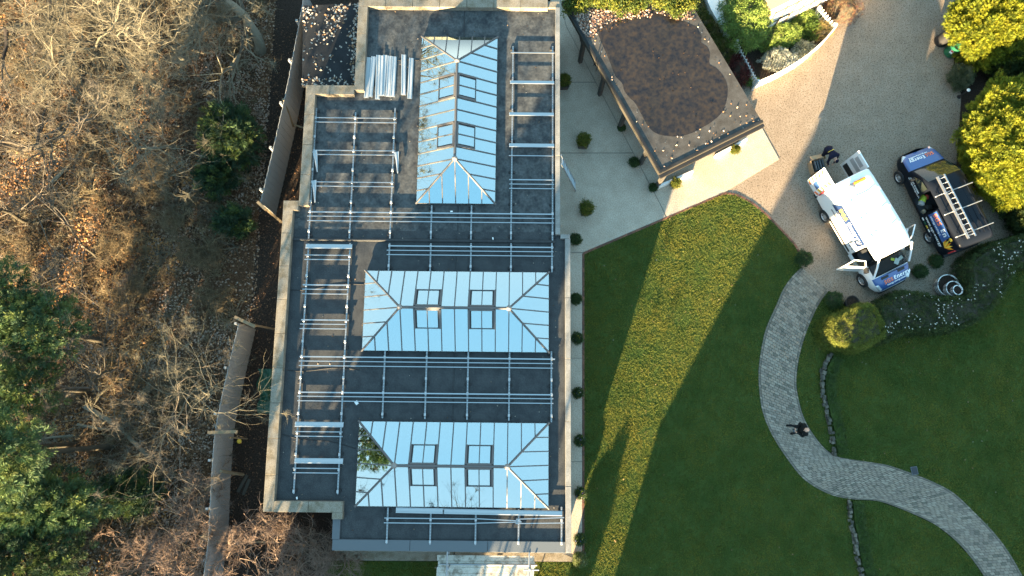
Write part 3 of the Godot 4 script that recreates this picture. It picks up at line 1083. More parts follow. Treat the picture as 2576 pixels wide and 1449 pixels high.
# ---------------------------------------------------------------- leaning close-board fence, braced with timbers
func fence(label: String, tops: Array, height: float, y0: float) -> Node3D:
	var pts := poly(tops, height)
	var t := thing("board_fence", label, "fence", V(pts[0]), 0.0, "weathered close-board fence along the wood")
	var line := smooth_line(pts, 0.15)
	for k in line.size() - 1:
		var a := line[k]
		var b := line[k + 1]
		var d := (b - a).normalized()
		var mb := MB.new()
		var lean := Vector3(rr(-0.01, 0.01), 0, 0)
		var m := (a + b) * 0.5
		var hh := height + rr(-0.02, 0.02)
		mb.box(Vector3(m.x, hh * 0.5 + y0, m.y) + Vector3(-d.y, 0, d.x) * (0.006 if k % 2 else -0.006), Vector3((b - a).length() - 0.004, hh, 0.022), Basis(Vector3.UP, atan2(-d.y, d.x)))
		wpart(t, "board", mb, M.timber)
	for e in [0.35, height * 0.5, height - 0.3]:
		var mb := MB.new()
		for k in range(0, line.size() - 1):
			var d := (line[k + 1] - line[k]).normalized()
			var o := Vector3(d.y, 0, -d.x) * 0.055
			mb.beam(V(line[k], e) - o, V(line[k + 1], e) - o, 0.05, 0.08)
		wpart(t, "rail", mb, M.timber)
	for k in range(0, line.size(), 13):
		var d := (line[mini(k + 1, line.size() - 1)] - line[maxi(k - 1, 0)]).normalized()
		var p := line[k] + Vector2(d.y, -d.x) * -0.11
		var mb := MB.new()
		mb.box(V(p, height * 0.5 + 0.04), Vector3(0.1, height + 0.08, 0.1), Basis(Vector3.UP, atan2(-d.y, d.x)))
		wpart(t, "post", mb, M.timber)
	return t

func brace(t: Node3D, a: Vector3, b: Vector3, w: float) -> void:
	var mb := MB.new()
	mb.beam(a, b, w, w)
	wpart(t, "brace", mb, M.timberwarm)

func build_fences() -> void:
	var f := fence("upper run of weathered grey board fence beside the outbuilding", [764, -30, 759, 20, 715, 250, 655, 510], 2.1, 0.0)
	brace(f, P(652, 512, 2.1), P(707, 558, 0.3), 0.11)
	brace(f, P(648, 508, 2.12), P(668, 527, 2.12), 0.12)
	brace(f, P(712, 250, 2.12), P(737, 318, 0.4), 0.1)
	brace(f, P(735, 312, 0.3), P(764, 322, 0.3), 0.07)
	f = fence("lower run of weathered grey board fence beside the green tarpaulin", [600, 815, 571, 940, 543, 1075, 532, 1200, 524, 1350, 508, 1480], 2.1, 0.0)
	brace(f, P(590, 797, 2.12), P(642, 822, 1.9), 0.13)
	brace(f, P(640, 818, 1.7), P(690, 828, 0.3), 0.08)
	brace(f, P(523, 1088, 2.16), P(598, 1086, 2.0), 0.13)
	brace(f, P(575, 1100, 1.9), P(622, 1104, 0.3), 0.05)
	brace(f, P(555, 1185, 1.9), P(612, 1194, 0.2), 0.1)
	brace(f, P(545, 1361, 1.9), P(700, 1364, 0.3), 0.08)
	# things lying behind the building
	var tp := thing("tarpaulin", "crumpled green tarpaulin on the dark earth beside the lower fence", "tarpaulin", P(664, 985, 0))
	var nz := FastNoiseLite.new()
	nz.seed = 9
	nz.frequency = 1.3
	var mb := MB.new()
	var rings := []
	for i in 15:
		var ring := PackedVector3Array()
		for j in 13:
			var u := 650.0 + 36.0 * j / 12.0 + 5.0 * sin(i * 0.9)
			var v := 928.0 + 112.0 * i / 14.0
			var p := P(u, v, 0)
			var e := 0.03 + 0.3 * sin(PI * j / 12.0) * (0.6 + 0.9 * nz.get_noise_2d(p.x * 2.0, p.z * 2.0)) * sin(PI * clampf(i / 14.0, 0.05, 0.95)) + 0.07 * nz.get_noise_2d(p.x * 7, p.z * 7)
			ring.append(Vector3(p.x, maxf(e, -0.02), p.z))
		rings.append(ring)
	mb.loft(rings)
	wpart(tp, "sheet", mb, M.tarp)
	var y := thing("ball", "small yellow ball lying by the lower fence", "ball", P(602, 1110, 0.08))
	mb = MB.new()
	var pr := []
	for k in 9: pr.append(Vector2(0.11 * sin(PI * k / 8.0), -0.11 * cos(PI * k / 8.0)))
	mb.lathe(pr, 14)
	part(y, "shell", mb.mesh(), M.yellow)
	mb = MB.new()
	mb.lathe([Vector2(0.108, -0.012), Vector2(0.113, 0.0), Vector2(0.108, 0.012)], 14)
	part(y, "seam", mb.mesh(), M.black)
	for q in [[598, 1238, 622, 1195, "longer"], [612, 1245, 628, 1205, "shorter"]]:
		mb = MB.new()
		mb.beam(P(q[0], q[1], 0.04), P(q[2], q[3], 0.05), 0.14, 0.04)
		var o := part(self, "loose_plank", mb.mesh(), M.post2)
		metas(o, "%s loose plank lying on the earth below the green tarpaulin" % q[4], "plank", "loose planks behind the building")

# ---------------------------------------------------------------- cottage corner, picket fence and flower bed
func C(x: float, y: float, h := 0.0) -> Vector3:
	return P(1738.8 + x * 0.17776, y * 0.17776, h)

func cpoly(a: Array, h := 0.0) -> PackedVector2Array:
	var o := PackedVector2Array()
	for k in range(0, a.size(), 2):
		var p := C(a[k], a[k + 1], h)
		o.append(Vector2(p.x, p.z))
	return o

func bush(called: String, label: String, o: Vector3, rad: Vector3, count: int, size: float, cols: Array, keys := "leaf", kinds := 3, group := "", lift := 0.0) -> Node3D:
	var t := thing(called, label, "shrub", Vector3(o.x, 0, o.z), 0.0, group)
	crown(t, "foliage", keys, kinds, M.leaf, o - t.position, rad, count, size, cols, 0.55, lift)
	core(t, "solid_core", o, rad * 0.72, M.bark)
	var mb := MB.new()
	mb.tube([Vector3(o.x, 0, o.z), Vector3(o.x, o.y, o.z)], [0.05, 0.03], 6)
	wpart(t, "stem", mb, M.bark)
	return t

func build_cottage() -> void:
	# bed soil
	var mb := MB.new()
	mb.sheet(cpoly([560, 540, 950, 1170, 1290, 1010, 1560, 850, 1770, 690, 1960, 510, 2070, 370, 1830, 60, 1300, -100, 500, -100]), 0.01)
	structure("flower_bed", mb, M.bed)
	mb = MB.new()
	mb.sheet(cpoly([0, 100, 560, 540, 950, 1190, 700, 1250, -60, 0, 0, -150, 500, -150]), 0.014)
	structure("planting_strip", mb, M.leafy)
	# painted garden wall
	var w := thing("garden_wall", "white-painted garden wall with bare twigs over it, left of the ivy", "wall", C(380, 200))
	mb = MB.new()
	mb.prism(cpoly([200, -60, 480, -60, 530, 250, 555, 500, 520, 500, 400, 330, 280, 130], 0.8), 0.0, 0.8)
	wpart(w, "wall", mb, M.white)
	# cottage wall with timber framing
	var a := C(985, 480, 0.4)
	var b := C(1840, 58, 0.4)
	var d := (b - a).normalized()
	var back := Vector3(-d.z, 0, d.x)
	if back.z > 0: back = -back
	var c := thing("cottage", "white cottage wall with pale timber framing rising behind the picket fence", "house", Vector3(a.x, 0, a.z))
	mb = MB.new()
	var L := (b - a).length() + 3.0
	var f2 := func(p: Vector3) -> Vector2: return Vector2(p.x, p.z)
	mb.prism(PackedVector2Array([f2.call(a), f2.call(a + d * L), f2.call(a + d * L + back * 0.3), f2.call(a + back * 0.3)]), 0.0, 2.3)
	wpart(c, "wall", mb, M.white)
	mb = MB.new()
	mb.prism(PackedVector2Array([f2.call(a + back * 0.32), f2.call(a + d * 0.3 + back * 0.32), f2.call(a + d * 0.3 + back * 5.0), f2.call(a + back * 5.0)]), 0.0, 2.29)
	wpart(c, "wall", mb, M.white)
	M.frame = plain(0.13, 0.10, 0.07, 0.8)
	for k in 9:
		mb = MB.new()
		var p := a + d * (0.06 + k * 0.62) - back * 0.012
		mb.beam(Vector3(p.x, 0.0, p.z), Vector3(p.x, 2.3, p.z), 0.1, 0.05, d)
		wpart(c, "timber", mb, M.frame)
	for h in [0.45, 1.25, 2.24]:
		mb = MB.new()
		var p := a - back * 0.012
		mb.beam(Vector3(p.x, h, p.z), Vector3(p.x, h, p.z) + d * L, 0.055, 0.1)
		wpart(c, "timber", mb, M.frame)
	mb = MB.new()
	var ro := a - back * 0.1 - d * 0.2
	mb.quad(Vector3(ro.x, 2.3, ro.z) + back * 0.3, Vector3(ro.x, 2.3, ro.z) + d * (L + 1) + back * 0.3, Vector3(ro.x, 4.2, ro.z) + d * (L + 1) + back * 3.0, Vector3(ro.x, 4.2, ro.z) + back * 3.0)
	wpart(c, "roof", mb, M.terracotta)
	# tiled lean-to roof at the corner
	mb = MB.new()
	var lt := cpoly([930, -20, 1105, 222, 1250, 190, 1250, -120], 2.0)
	mb.prism(lt, 1.9, 2.0)
	wpart(c, "porch_roof", mb, M.terracotta)
	mb = MB.new()
	mb.beam(C(930, -20, 2.02), C(1105, 222, 2.02), 0.08, 0.12)
	wpart(c, "porch_edge", mb, M.darktimber)
	var ivy := [Color(0.2, 0.27, 0.06), Color(0.16, 0.24, 0.05), Color(0.26, 0.31, 0.08), Color(0.12, 0.18, 0.04)]
	var iv := bush("ivy_bush", "large bright green ivy mound against the cottage corner", C(760, 230, 1.2), Vector3(1.15, 1.2, 1.7), 1250, 0.16, ivy)
	bush("ivy_bush", "low rounded ivy skirt at the foot of the cottage wall", C(1130, 500, 0.35), Vector3(1.5, 0.5, 0.7), 620, 0.14, ivy)
	bush("ivy_bush", "ivy patch below the timbered cottage wall near the pickets' far end", C(1590, 250, 0.25), Vector3(0.7, 0.35, 0.4), 220, 0.13, ivy)
	# flower bed plants
	bush("silver_shrub", "silvery grey-leaved shrub in the dark bed behind the picket fence", C(1250, 860, 0.35), Vector3(0.95, 0.45, 0.6), 420, 0.10, [Color(0.42, 0.42, 0.36), Color(0.5, 0.5, 0.45), Color(0.3, 0.31, 0.25)])
	bush("silver_shrub", "smaller silvery shrub close to the curved picket fence", C(1580, 720, 0.3), Vector3(0.6, 0.35, 0.5), 200, 0.09, [Color(0.36, 0.35, 0.27), Color(0.25, 0.26, 0.18)])
	bush("spiky_plant", "green spiky leaved plant in the flower bed", C(1700, 420, 0.25), Vector3(0.42, 0.35, 0.42), 120, 0.2, [Color(0.07, 0.13, 0.03), Color(0.1, 0.16, 0.03)], "spray", 2)
	bush("dry_shrub", "dry yellowish twiggy shrub in the flower bed right of the spiky plant", C(1850, 430, 0.3), Vector3(0.5, 0.35, 0.4), 90, 0.3, [Color(0.35, 0.28, 0.1), Color(0.3, 0.22, 0.1)], "stems", 4)
	bush("red_shrub", "dark red leaved shrub at the pavilion's right edge", C(680, 1000, 0.35), Vector3(0.6, 0.5, 0.85), 330, 0.11, [Color(0.11, 0.025, 0.025), Color(0.16, 0.04, 0.03), Color(0.07, 0.02, 0.02)])
	bush("low_shrub", "yellow-green low plant at the picket fence corner", C(840, 1160, 0.2), Vector3(0.4, 0.25, 0.2), 140, 0.09, ivy)
	bush("heather_shrub", "reddish brown heathery shrub beside the end of the pickets", C(2130, 110, 0.4), Vector3(1.0, 0.55, 0.9), 500, 0.13, [Color(0.2, 0.10, 0.06), Color(0.28, 0.16, 0.1), Color(0.16, 0.06, 0.06), Color(0.3, 0.22, 0.12)], "stems", 4)
	var n := 0
	for q in [[90, 210, "topmost clump of yellow-green plants beside the pavilion roof"], [180, 330, "tan grassy clump beside the pavilion roof, below the topmost clump"], [340, 640, "bright yellow small plant by the pavilion's right edge"], [430, 750, "yellow-green spiky plant by the pavilion's right edge, above the red shrub"], [60, 40, "mixed leafy clump between pavilion and white wall"], [330, 440, "dry tan clump at the foot of the white wall"]]:
		bush("border_plant", q[2], C(q[0], q[1], 0.3), Vector3(0.5, 0.35, 0.6), 190, 0.15, [Color(0.16, 0.17, 0.03), Color(0.2, 0.17, 0.06), Color(0.1, 0.12, 0.03), Color(0.26, 0.2, 0.09)], "spray" if n % 2 else "leaf", 2, "plants in the strip beside the pavilion")
		n += 1
	# picket fence
	var runs := [[[650, 580, 950, 1150], "straight left side of the white picket fence facing the pavilion"], [[950, 1150, 1290, 995, 1560, 835, 1760, 685, 1950, 505, 2058, 370], "long curved front of the white picket fence along the drive"], [[2050, 350, 1940, 220, 1830, 80], "short far side of the white picket fence near the heathery shrub"]]
	var pk := MB.new()
	var o2 := PackedVector2Array([Vector2(-0.04, 0), Vector2(0.04, 0), Vector2(0.04, 0.82), Vector2(0, 0.92), Vector2(-0.04, 0.82)])
	for s in [1, -1]:
		var z: float = 0.011 * s
		var q := []
		for p in o2: q.append(Vector3(p.x, p.y, z))
		if s > 0:
			pk.quad(q[0], q[1], q[2], q[4]); pk.tri(q[4], q[2], q[3])
		else:
			pk.quad(q[4], q[2], q[1], q[0]); pk.tri(q[3], q[2], q[4])
	for k in 5:
		var p := o2[k]
		var q := o2[(k + 1) % 5]
		pk.quad(Vector3(p.x, p.y, 0.011), Vector3(p.x, p.y, -0.011), Vector3(q.x, q.y, -0.011), Vector3(q.x, q.y, 0.011))
	var pkm := pk.mesh()
	for r in runs:
		var line := smooth_line(cpoly(r[0], 0.9), 0.155)
		var t := thing("picket_fence", r[1], "fence", V(line[0]), 0.0, "white picket fence round the flower bed")
		for k in line.size():
			var dd := (line[mini(k + 1, line.size() - 1)] - line[maxi(k - 1, 0)]).normalized()
			part(t, "picket", pkm, M.white, V(line[k], 0.02) - t.position, Basis(Vector3.UP, atan2(-dd.y, dd.x)))
		for h in [0.28, 0.68]:
			mb = MB.new()
			for k in line.size() - 1:
				var dd := (line[k + 1] - line[k]).normalized()
				var off := Vector3(dd.y, 0, -dd.x) * 0.035
				mb.beam(V(line[k], h) + off, V(line[k + 1], h) + off, 0.04, 0.07)
			wpart(t, "rail", mb, M.white)
		mb = MB.new()
		mb.cbox(V(line[0], 0.5), Vector3(0.1, 1.0, 0.1), 0.02)
		wpart(t, "post", mb, M.white)

# ---------------------------------------------------------------- winding block path
func build_path() -> void:
	var bed := MB.new()
	var rows := 150
	var co := Curve2D.new()
	var ci := Curve2D.new()
	for pr in [[co, path_out], [ci, path_in]]:
		var p: PackedVector2Array = pr[1]
		for k in p.size():
			var d := (p[mini(k + 1, p.size() - 1)] - p[maxi(k - 1, 0)]) / 6.0
			pr[0].add_point(p[k], -d, d)
	var lo := co.get_baked_length()
	var li := ci.get_baked_length()
	var A := []
	var B := []
	for k in rows + 1:
		A.append(co.sample_baked(lo * k / rows, true))
		B.append(ci.sample_baked(li * k / rows, true))
	var pg := PackedVector2Array()
	for k in rows + 1: pg.append(A[k])
	for k in rows + 1: pg.append(B[rows - k])
	bed.sheet(pg, 0.018)
	M.jointsand = plain(0.05, 0.05, 0.045, 0.95)
	var path := structure("path", bed, M.jointsand)
	M.paver = []
	for k in 5:
		var c: Array = [[0.225, 0.188, 0.152], [0.265, 0.225, 0.184], [0.19, 0.16, 0.13], [0.245, 0.202, 0.158], [0.14, 0.122, 0.1]][k]
		M.paver.append(plain(c[0], c[1], c[2], 0.92))
	var rest := MB.new()
	var made := 0
	for r in rows:
		var wdt: float = (A[r] - B[r]).length()
		var bw := 0.115 / wdt
		var cuts := [0.0, bw]
		var n := int(round((wdt - 0.23) / 0.215))
		var shift := 0.5 if r % 2 else 0.0
		var jj := rr(-0.12, 0.12)
		for k in n + 1:
			var f := (k + shift + jj) / n
			if f > 0.06 and f < 0.94: cuts.append(bw + (1.0 - 2 * bw) * (f + rr(-0.008, 0.008)))
		cuts.append(1.0 - bw)
		cuts.append(1.0)
		for k in cuts.size() - 1:
			var e0: float = cuts[k] + 0.004
			var e1: float = cuts[k + 1] - 0.004
			var g := 0.05
			var y := 0.042 + rr(-0.003, 0.003)
			var q := []
			for s in [[e0, g], [e1, g], [e1, 1 - g], [e0, 1 - g]]:
				q.append(A[r].lerp(B[r], s[0]).lerp(A[r + 1].lerp(B[r + 1], s[0]), s[1]))
			var ctr: Vector2 = (q[0] + q[1] + q[2] + q[3]) / 4.0
			var edge := k == 0 or k == cuts.size() - 2
			var tone := 4 if edge and rng.randf() < 0.75 else rng.randi() % 5
			if tone == 4 and not edge and rng.randf() < 0.6: tone = 0
			var mb: MB = rest
			if made < 300 and r >= 48: mb = MB.new()
			else:
				var col: Color = M.paver[tone].albedo_color.srgb_to_linear()
				mb.cur = col
			var lo4 := []
			var hi4 := []
			for p in q:
				lo4.append(V(p, y - 0.005)); hi4.append(V(p.lerp(ctr, 0.05), y))
			# order so that faces look outwards
			if (lo4[1] - lo4[0]).cross(lo4[2] - lo4[0]).y < 0:
				lo4.reverse(); hi4.reverse()
			for s in 4:
				var s2 := (s + 1) % 4
				mb.quad(lo4[s] - Vector3.UP * 0.02, lo4[s2] - Vector3.UP * 0.02, lo4[s2], lo4[s])
				mb.quad(lo4[s], lo4[s2], hi4[s2], hi4[s])
			mb.quad(hi4[0], hi4[1], hi4[2], hi4[3])
			if mb != rest:
				made += 1
				wpart(path, "paver", mb, M.paver[tone])
	var o := wpart(path, "pavers", rest, M.tint)
	o.set_meta("kind", "stuff")
	# low dry-stone edging wall with ivy behind it
	for wl in [[[2093, 889, 2080, 915, 2073, 940, 2072, 965, 2078, 1013, 2091, 1071, 2103, 1141], "low dry-stone wall curving above the path bend, ivy behind it", "ivy strip along the stone wall above the path bend"], [[2140, 1262, 2145, 1314, 2154, 1361, 2161, 1407, 2176, 1460], "low dry-stone wall running below the path to the picture's lower edge", "ivy strip along the stone wall below the path"]]:
		var line := smooth_line(poly(wl[0], 0.25), 0.2)
		var t := thing("stone_wall", wl[1], "wall", V(line[0]), 0.0, "low dry-stone walls in the lawn")
		var iv := thing("ivy_strip", wl[2], "ivy", V(line[0]))
		var places := []
		var tints := []
		for k in line.size() - 1:
			var d := (line[k + 1] - line[k]).normalized()
			var nrm := Vector2(-d.y, d.x)
			if nrm.x < 0: nrm = -nrm
			for h in 3:
				var mb := MB.new()
				mb.cbox(V(line[k] + d * rr(0.0, 0.18) + nrm * rr(-0.05, 0.05), 0.04 + h * 0.08 + rr(-0.015, 0.015)), Vector3(rr(0.09, 0.22), rr(0.07, 0.1), rr(0.09, 0.18)), 0.028, Basis(Vector3.UP, atan2(-d.y, d.x) + rr(-0.2, 0.2)))
				wpart(t, "stone", mb, M.wallstone[rng.randi() % 3])
			for z in 22:
				var p := line[k] + nrm * rr(0.12, 0.6) + d * rr(0, 0.2)
				places.append(Transform3D(facing((Vector3.UP + Vector3(rng.randfn(), 0, rng.randfn()) * 0.5).normalized(), rr(0.05, 0.09)), V(p, rr(0.05, 0.26)) - iv.position))
				tints.append(shade([Color(0.06, 0.1, 0.035), Color(0.08, 0.12, 0.04), Color(0.045, 0.075, 0.03)][rng.randi() % 3], rr(0.8, 1.2)))
		copies(iv, "leaves", S.leaf0, M.leaf, places, tints)
		var cmb := MB.new()
		for k in line.size() - 1:
			var d := (line[k + 1] - line[k]).normalized()
			var nrm := Vector2(-d.y, d.x)
			if nrm.x < 0: nrm = -nrm
			cmb.beam(V(line[k] + nrm * 0.36, 0.08), V(line[k + 1] + nrm * 0.36, 0.08), 0.4, 0.14)
		wpart(iv, "stems", cmb, M.turf)

# ---------------------------------------------------------------- clipped hedges
func hedge(called: String, label: String, pg: PackedVector2Array, h: float, cols: Array, per_m2: float, size: float, petals: int, flare := 1.0) -> Node3D:
	var c := Vector2.ZERO
	for q in pg: c += q
	c /= pg.size()
	var t := thing(called, label, "hedge", V(c))
	var inn := Geometry2D.offset_polygon(pg, -0.14)[0]
	var mb := MB.new()
	mb.prism(inn, 0.0, h - 0.14)
	wpart(t, "light_block_core", mb, M.bark)  # solid fill added inside the hedge to stop light passing
	var places := []
	var tints := []
	var lo := pg[0]
	var hi := pg[0]
	for q in pg:
		lo = lo.min(q); hi = hi.max(q)
	var nz := FastNoiseLite.new()
	nz.seed = int(c.x * 7)
	nz.frequency = 0.8
	var area := (hi - lo).x * (hi - lo).y
	for k in int(area * per_m2):
		var p := Vector2(rr(lo.x, hi.x), rr(lo.y, hi.y))
		if not Geometry2D.is_point_in_polygon(p, pg): continue
		places.append(Transform3D(facing((Vector3.UP + Vector3(rng.randfn(), 0, rng.randfn()) * 0.45).normalized(), size * rr(0.7, 1.3)), V(p, h - 0.1 + nz.get_noise_2d(p.x, p.y) * 0.12 + rr(-0.06, 0.06)) - t.position))
		tints.append(shade(cols[rng.randi() % cols.size()], rr(0.75, 1.2)))
	for k in pg.size():
		var a := pg[k]
		var b := pg[(k + 1) % pg.size()]
		var d := (b - a)
		var nrm := Vector2(d.y, -d.x).normalized()
		if Geometry2D.is_point_in_polygon((a + b) * 0.5 + nrm * 0.05, pg): nrm = -nrm
		for z in int(d.length() * h * per_m2 * 0.9):
			var y := rr(0.05, h)
			var p := a.lerp(b, rng.randf()) + nrm * ((1.0 - y / h) * 0.12 * flare + rr(-0.08, 0.05))
			places.append(Transform3D(facing((V(nrm, 0.4) + Vector3(rng.randfn(), rng.randfn(), rng.randfn()) * 0.4).normalized(), size * rr(0.7, 1.3)), V(p, y) - t.position))
			tints.append(shade(cols[rng.randi() % cols.size()], rr(0.75, 1.2)))
	copies(t, "foliage", S.leaf2, M.leaf, places, tints)
	if petals:
		var pl := []
		var cl := []
		for k in petals:
			var p := Vector2(rr(lo.x, hi.x), rr(lo.y, hi.y))
			if not Geometry2D.is_point_in_polygon(p, pg): continue
			if nz.get_noise_2d(p.x * 0.7 + 40, p.y * 0.7) < -0.05: continue
			pl.append(Transform3D(facing((Vector3.UP + Vector3(rng.randfn(), 0, rng.randfn()) * 0.4).normalized(), rr(0.05, 0.11)), V(p, h + 0.06 + nz.get_noise_2d(p.x, p.y) * 0.12) - t.position))
			cl.append([Color(0.36, 0.35, 0.3), Color(0.26, 0.25, 0.2), Color(0.42, 0.4, 0.36)][rng.randi() % 3])
		copies(t, "fallen_leaves", S.fallen, M.litter, pl, cl)
	return t

func build_hedges() -> void:
	var dark := [Color(0.045, 0.07, 0.025), Color(0.062, 0.088, 0.03), Color(0.033, 0.054, 0.02), Color(0.075, 0.09, 0.026)]
	var gold := [Color(0.15, 0.17, 0.03), Color(0.12, 0.145, 0.03), Color(0.18, 0.185, 0.035)]
	var tp := []
	for q in [[205, 790], [400, 710], [600, 610], [690, 610], [790, 790], [835, 985], [580, 1150], [215, 1085], [160, 950]]: tp.append_array([2060.8 + q[0] * 0.2, 644 + q[1] * 0.2])
	hedge("topiary_block", "clipped golden-green topiary block at the hedge's end, sunlit on top", poly(tp, 1.5), 1.5, gold, 150.0, 0.1, 0, 1.5)
	hedge("clipped_hedge", "broad dark clipped hedge behind the stacked barrels, strewn with pale leaves", poly([2216, 768, 2280, 731, 2330, 738, 2362, 750, 2440, 747, 2450, 700, 2443, 662, 2458, 643, 2500, 614, 2600, 588, 2680, 580, 2680, 640, 2555, 668, 2540, 715, 2512, 760, 2470, 802, 2420, 823, 2350, 830, 2300, 828, 2258, 843, 2232, 858], 1.45), 1.45, dark, 120.0, 0.1, 1200)

# ---------------------------------------------------------------- unseen things added south of the frame to shade the garden
func along(ac: float, al: float) -> Vector3:
	var n := Vector2(-SUN_DIR.y, SUN_DIR.x)
	var p := n * ac + SUN_DIR * al
	return Vector3(p.x, 0, p.y)

func build_offscreen() -> void:
	# added houses shaped to cast the right-half shadow, dip lets a sun patch through
	var mb := MB.new()
	for q in [[6.5, 4.75, 6.95, true, "added unseen hipped house nearest the building, beyond the lower edge of the picture"], [11.15, 2.05, 5.25, false, "added low link that lets sun through between the two unseen houses beyond the lower edge"], [13.1, 27.0, 7.1, false, "added unseen long house beyond the lower right edge of the picture"]]:
		var o := along(q[0], -15.0)
		var t := thing("house", q[4], "house", o, atan2(-SUN_DIR.x, -SUN_DIR.y), "added unseen houses south of the garden")
		var L: float = q[1]
		var e := 2.35
		var r: float = q[2]
		mb = MB.new()
		mb.box(Vector3(L / 2 + 0.1, 1.2, 0), Vector3(L - 0.2, 2.4, 7.6))
		part(t, "wall", mb.mesh(), M.stone)
		mb = MB.new()
		var a := Vector3(0, e, 4.1)
		var b := Vector3(0, e, -4.1)
		var c := Vector3(4.1 if q[3] else 0.0, r, 0)
		var d := Vector3(L, r, 0)
		var f := Vector3(L, e, 4.1)
		var g := Vector3(L, e, -4.1)
		mb.quad(a, f, d, c)
		mb.quad(g, b, c, d)
		mb.tri(b, a, c)
		mb.tri(f, g, d)
		mb.quad(b, g, f, a)
		part(t, "roof", mb.mesh(), M.terracotta)
		if L > 10:
			mb = MB.new()
			mb.box(Vector3(9.0, 7.0, 0.8), Vector3(0.6, 1.3, 0.6))
			part(t, "chimney", mb.mesh(), M.brick[0])
	# unseen evergreens added to keep the roof in shade
	var dark := [Color(0.03, 0.05, 0.018), Color(0.045, 0.065, 0.02), Color(0.02, 0.035, 0.014)]
	var k := 0
	for q in [[-0.8, -24.0, 9.2, 1.3], [-3.0, -24.8, 9.8, 1.6], [-5.2, -24.0, 9.0, 1.3], [5.05, -15.0, 2.75, 0.27]]:  # the last, slim one is added for the narrow shadow on the lawn
		var p := along(q[0], q[1])
		var nm: String = ["nearest the sunny lawn", "second from the lawn", "third from the lawn", "small and slim, standing alone"][k]
		var tr := thing("added_conifer", "added dark conifer in the unseen row below the picture's lower edge, %s" % nm, "tree", p, 0.0, "added conifers south of the building")
		var H: float = q[2]
		crown(tr, "crown", "spray", 2, M.leaf, Vector3(0, H * 0.52, 0), Vector3(q[3], H * 0.5, q[3]), int(160 * H * q[3]) if q[3] > 0.6 else 260, 0.55 if q[3] > 0.6 else 0.3, dark, 0.5, 0.8)
		core(tr, "light_block_core", p + Vector3(0, H * 0.5, 0), Vector3(q[3] * 0.8, H * 0.44, q[3] * 0.8), M.bark)
		mb = MB.new()
		mb.tube([Vector3.ZERO, Vector3(0, H * 0.5, 0)], [0.16, 0.08], 8)
		part(tr, "trunk", mb.mesh(), M.bark)
		k += 1
	k = 0
	for q in [[-8.3, -14.5, 1.5], [-10.8, -15.2, 1.6], [-13.4, -14.6, 1.7], [-16.2, -15.4, 1.6], [-19.0, -14.8, 1.4]]:  # unseen laurels added, height set to shade the woodland floor
		bush("added_laurel", "added dense laurel below the lower edge in the wood, %s" % ["nearest the building", "second from the building", "third from the building", "fourth from the building", "furthest from the building"][k], along(q[0], q[1]) + Vector3.UP * 1.1, Vector3(q[2], 1.4, 1.2), 380, 0.26, dark, "leaf", 3, "added laurels south of the wood")
		k += 1

# ---------------------------------------------------------------- solar mounting frames on the roof
func frame(label: String, rails: Array, bars: Array, plates: Array) -> void:
	# rails: [u, v0, v1]; bars: [u0, u1, v, width]; plates: [u0, u1, v, width]
	var y := DECK + 0.09
	var org := P(rails[0][0], rails[0][1], DECK)
	var t := thing("mounting_frame", label, "mounting frame", Vector3(org.x, DECK, org.z), 0.0, "aluminium panel-mounting frames on the flat roof")
	var zs := []
	for b in bars: zs.append([P((b[0] + b[1]) * 0.5, b[2], y).z, P(b[0], b[2], y).x, P(b[1], b[2], y).x])
	for r in rails:
		var a := P(r[0], r[1], y)
		var b := P(r[0], r[2], y)
		if r.size() > 3: b = P(r[3], r[2], y)
		var x := (a.x + b.x) * 0.5
		a.x = x
		b.x = x
		var mb := MB.new()
		mb.box(Vector3(x, y, (a.z + b.z) / 2), Vector3(0.058, 0.05, b.z - a.z))
		var rl := wpart(t, "rail", mb, M.aludull)
		mb = MB.new()
		var z := a.z + 0.05
		while z < b.z - 0.05:
			mb.box(Vector3(x, y + 0.0255, z), Vector3(0.014, 0.004, 0.055))
			z += 0.115
		wpart(rl, "slots", mb, M.slot).set_meta("kind", "stuff")
		z = a.z + 0.12
		var nf := maxi(1, int(round((b.z - a.z) / 1.38)))
		for k in nf + 1:
			mb = MB.new()
			mb.cbox(Vector3(x, DECK + 0.032, lerpf(a.z + 0.12, b.z - 0.14, float(k) / nf)), Vector3(0.26, 0.06, 0.1), 0.015)
			wpart(t, "rubber_foot", mb, M.rubber)
		# clamps where a bar crosses, and mid-bay stops
		var last := -100.0
		for q in zs:
			if q[0] > a.z - 0.05 and q[0] < b.z + 0.05 and x > q[1] - 0.1 and x < q[2] + 0.1 and q[0] - last > 0.7:
				last = q[0]
				for e in [0.045, 0.9]:
					if q[0] + e > b.z - 0.03: continue
					mb = MB.new()
					mb.cbox(Vector3(x, y + 0.05, q[0] + e), Vector3(0.085, 0.06, 0.12), 0.012)
					wpart(t, "clamp", mb, M.plate)
	for b in bars:
		var mb := MB.new()
		var p := P(b[0], b[2], y + 0.06)
		var q := P(b[1], b[2] + (b[4] if b.size() > 4 else 0.0), y + 0.06)
		q.z = p.z if b.size() < 5 else q.z
		mb.beam(p, q, b[3], 0.04)
		wpart(t, "crossbar", mb, M.alu)
	for b in plates:
		var p := P(b[0], b[2], y + 0.1)
		var q := P(b[1], b[2], y + 0.1)
		q.z = p.z + (b[4] if b.size() > 4 else 0.0)
		plate(t, p, q, b[3])

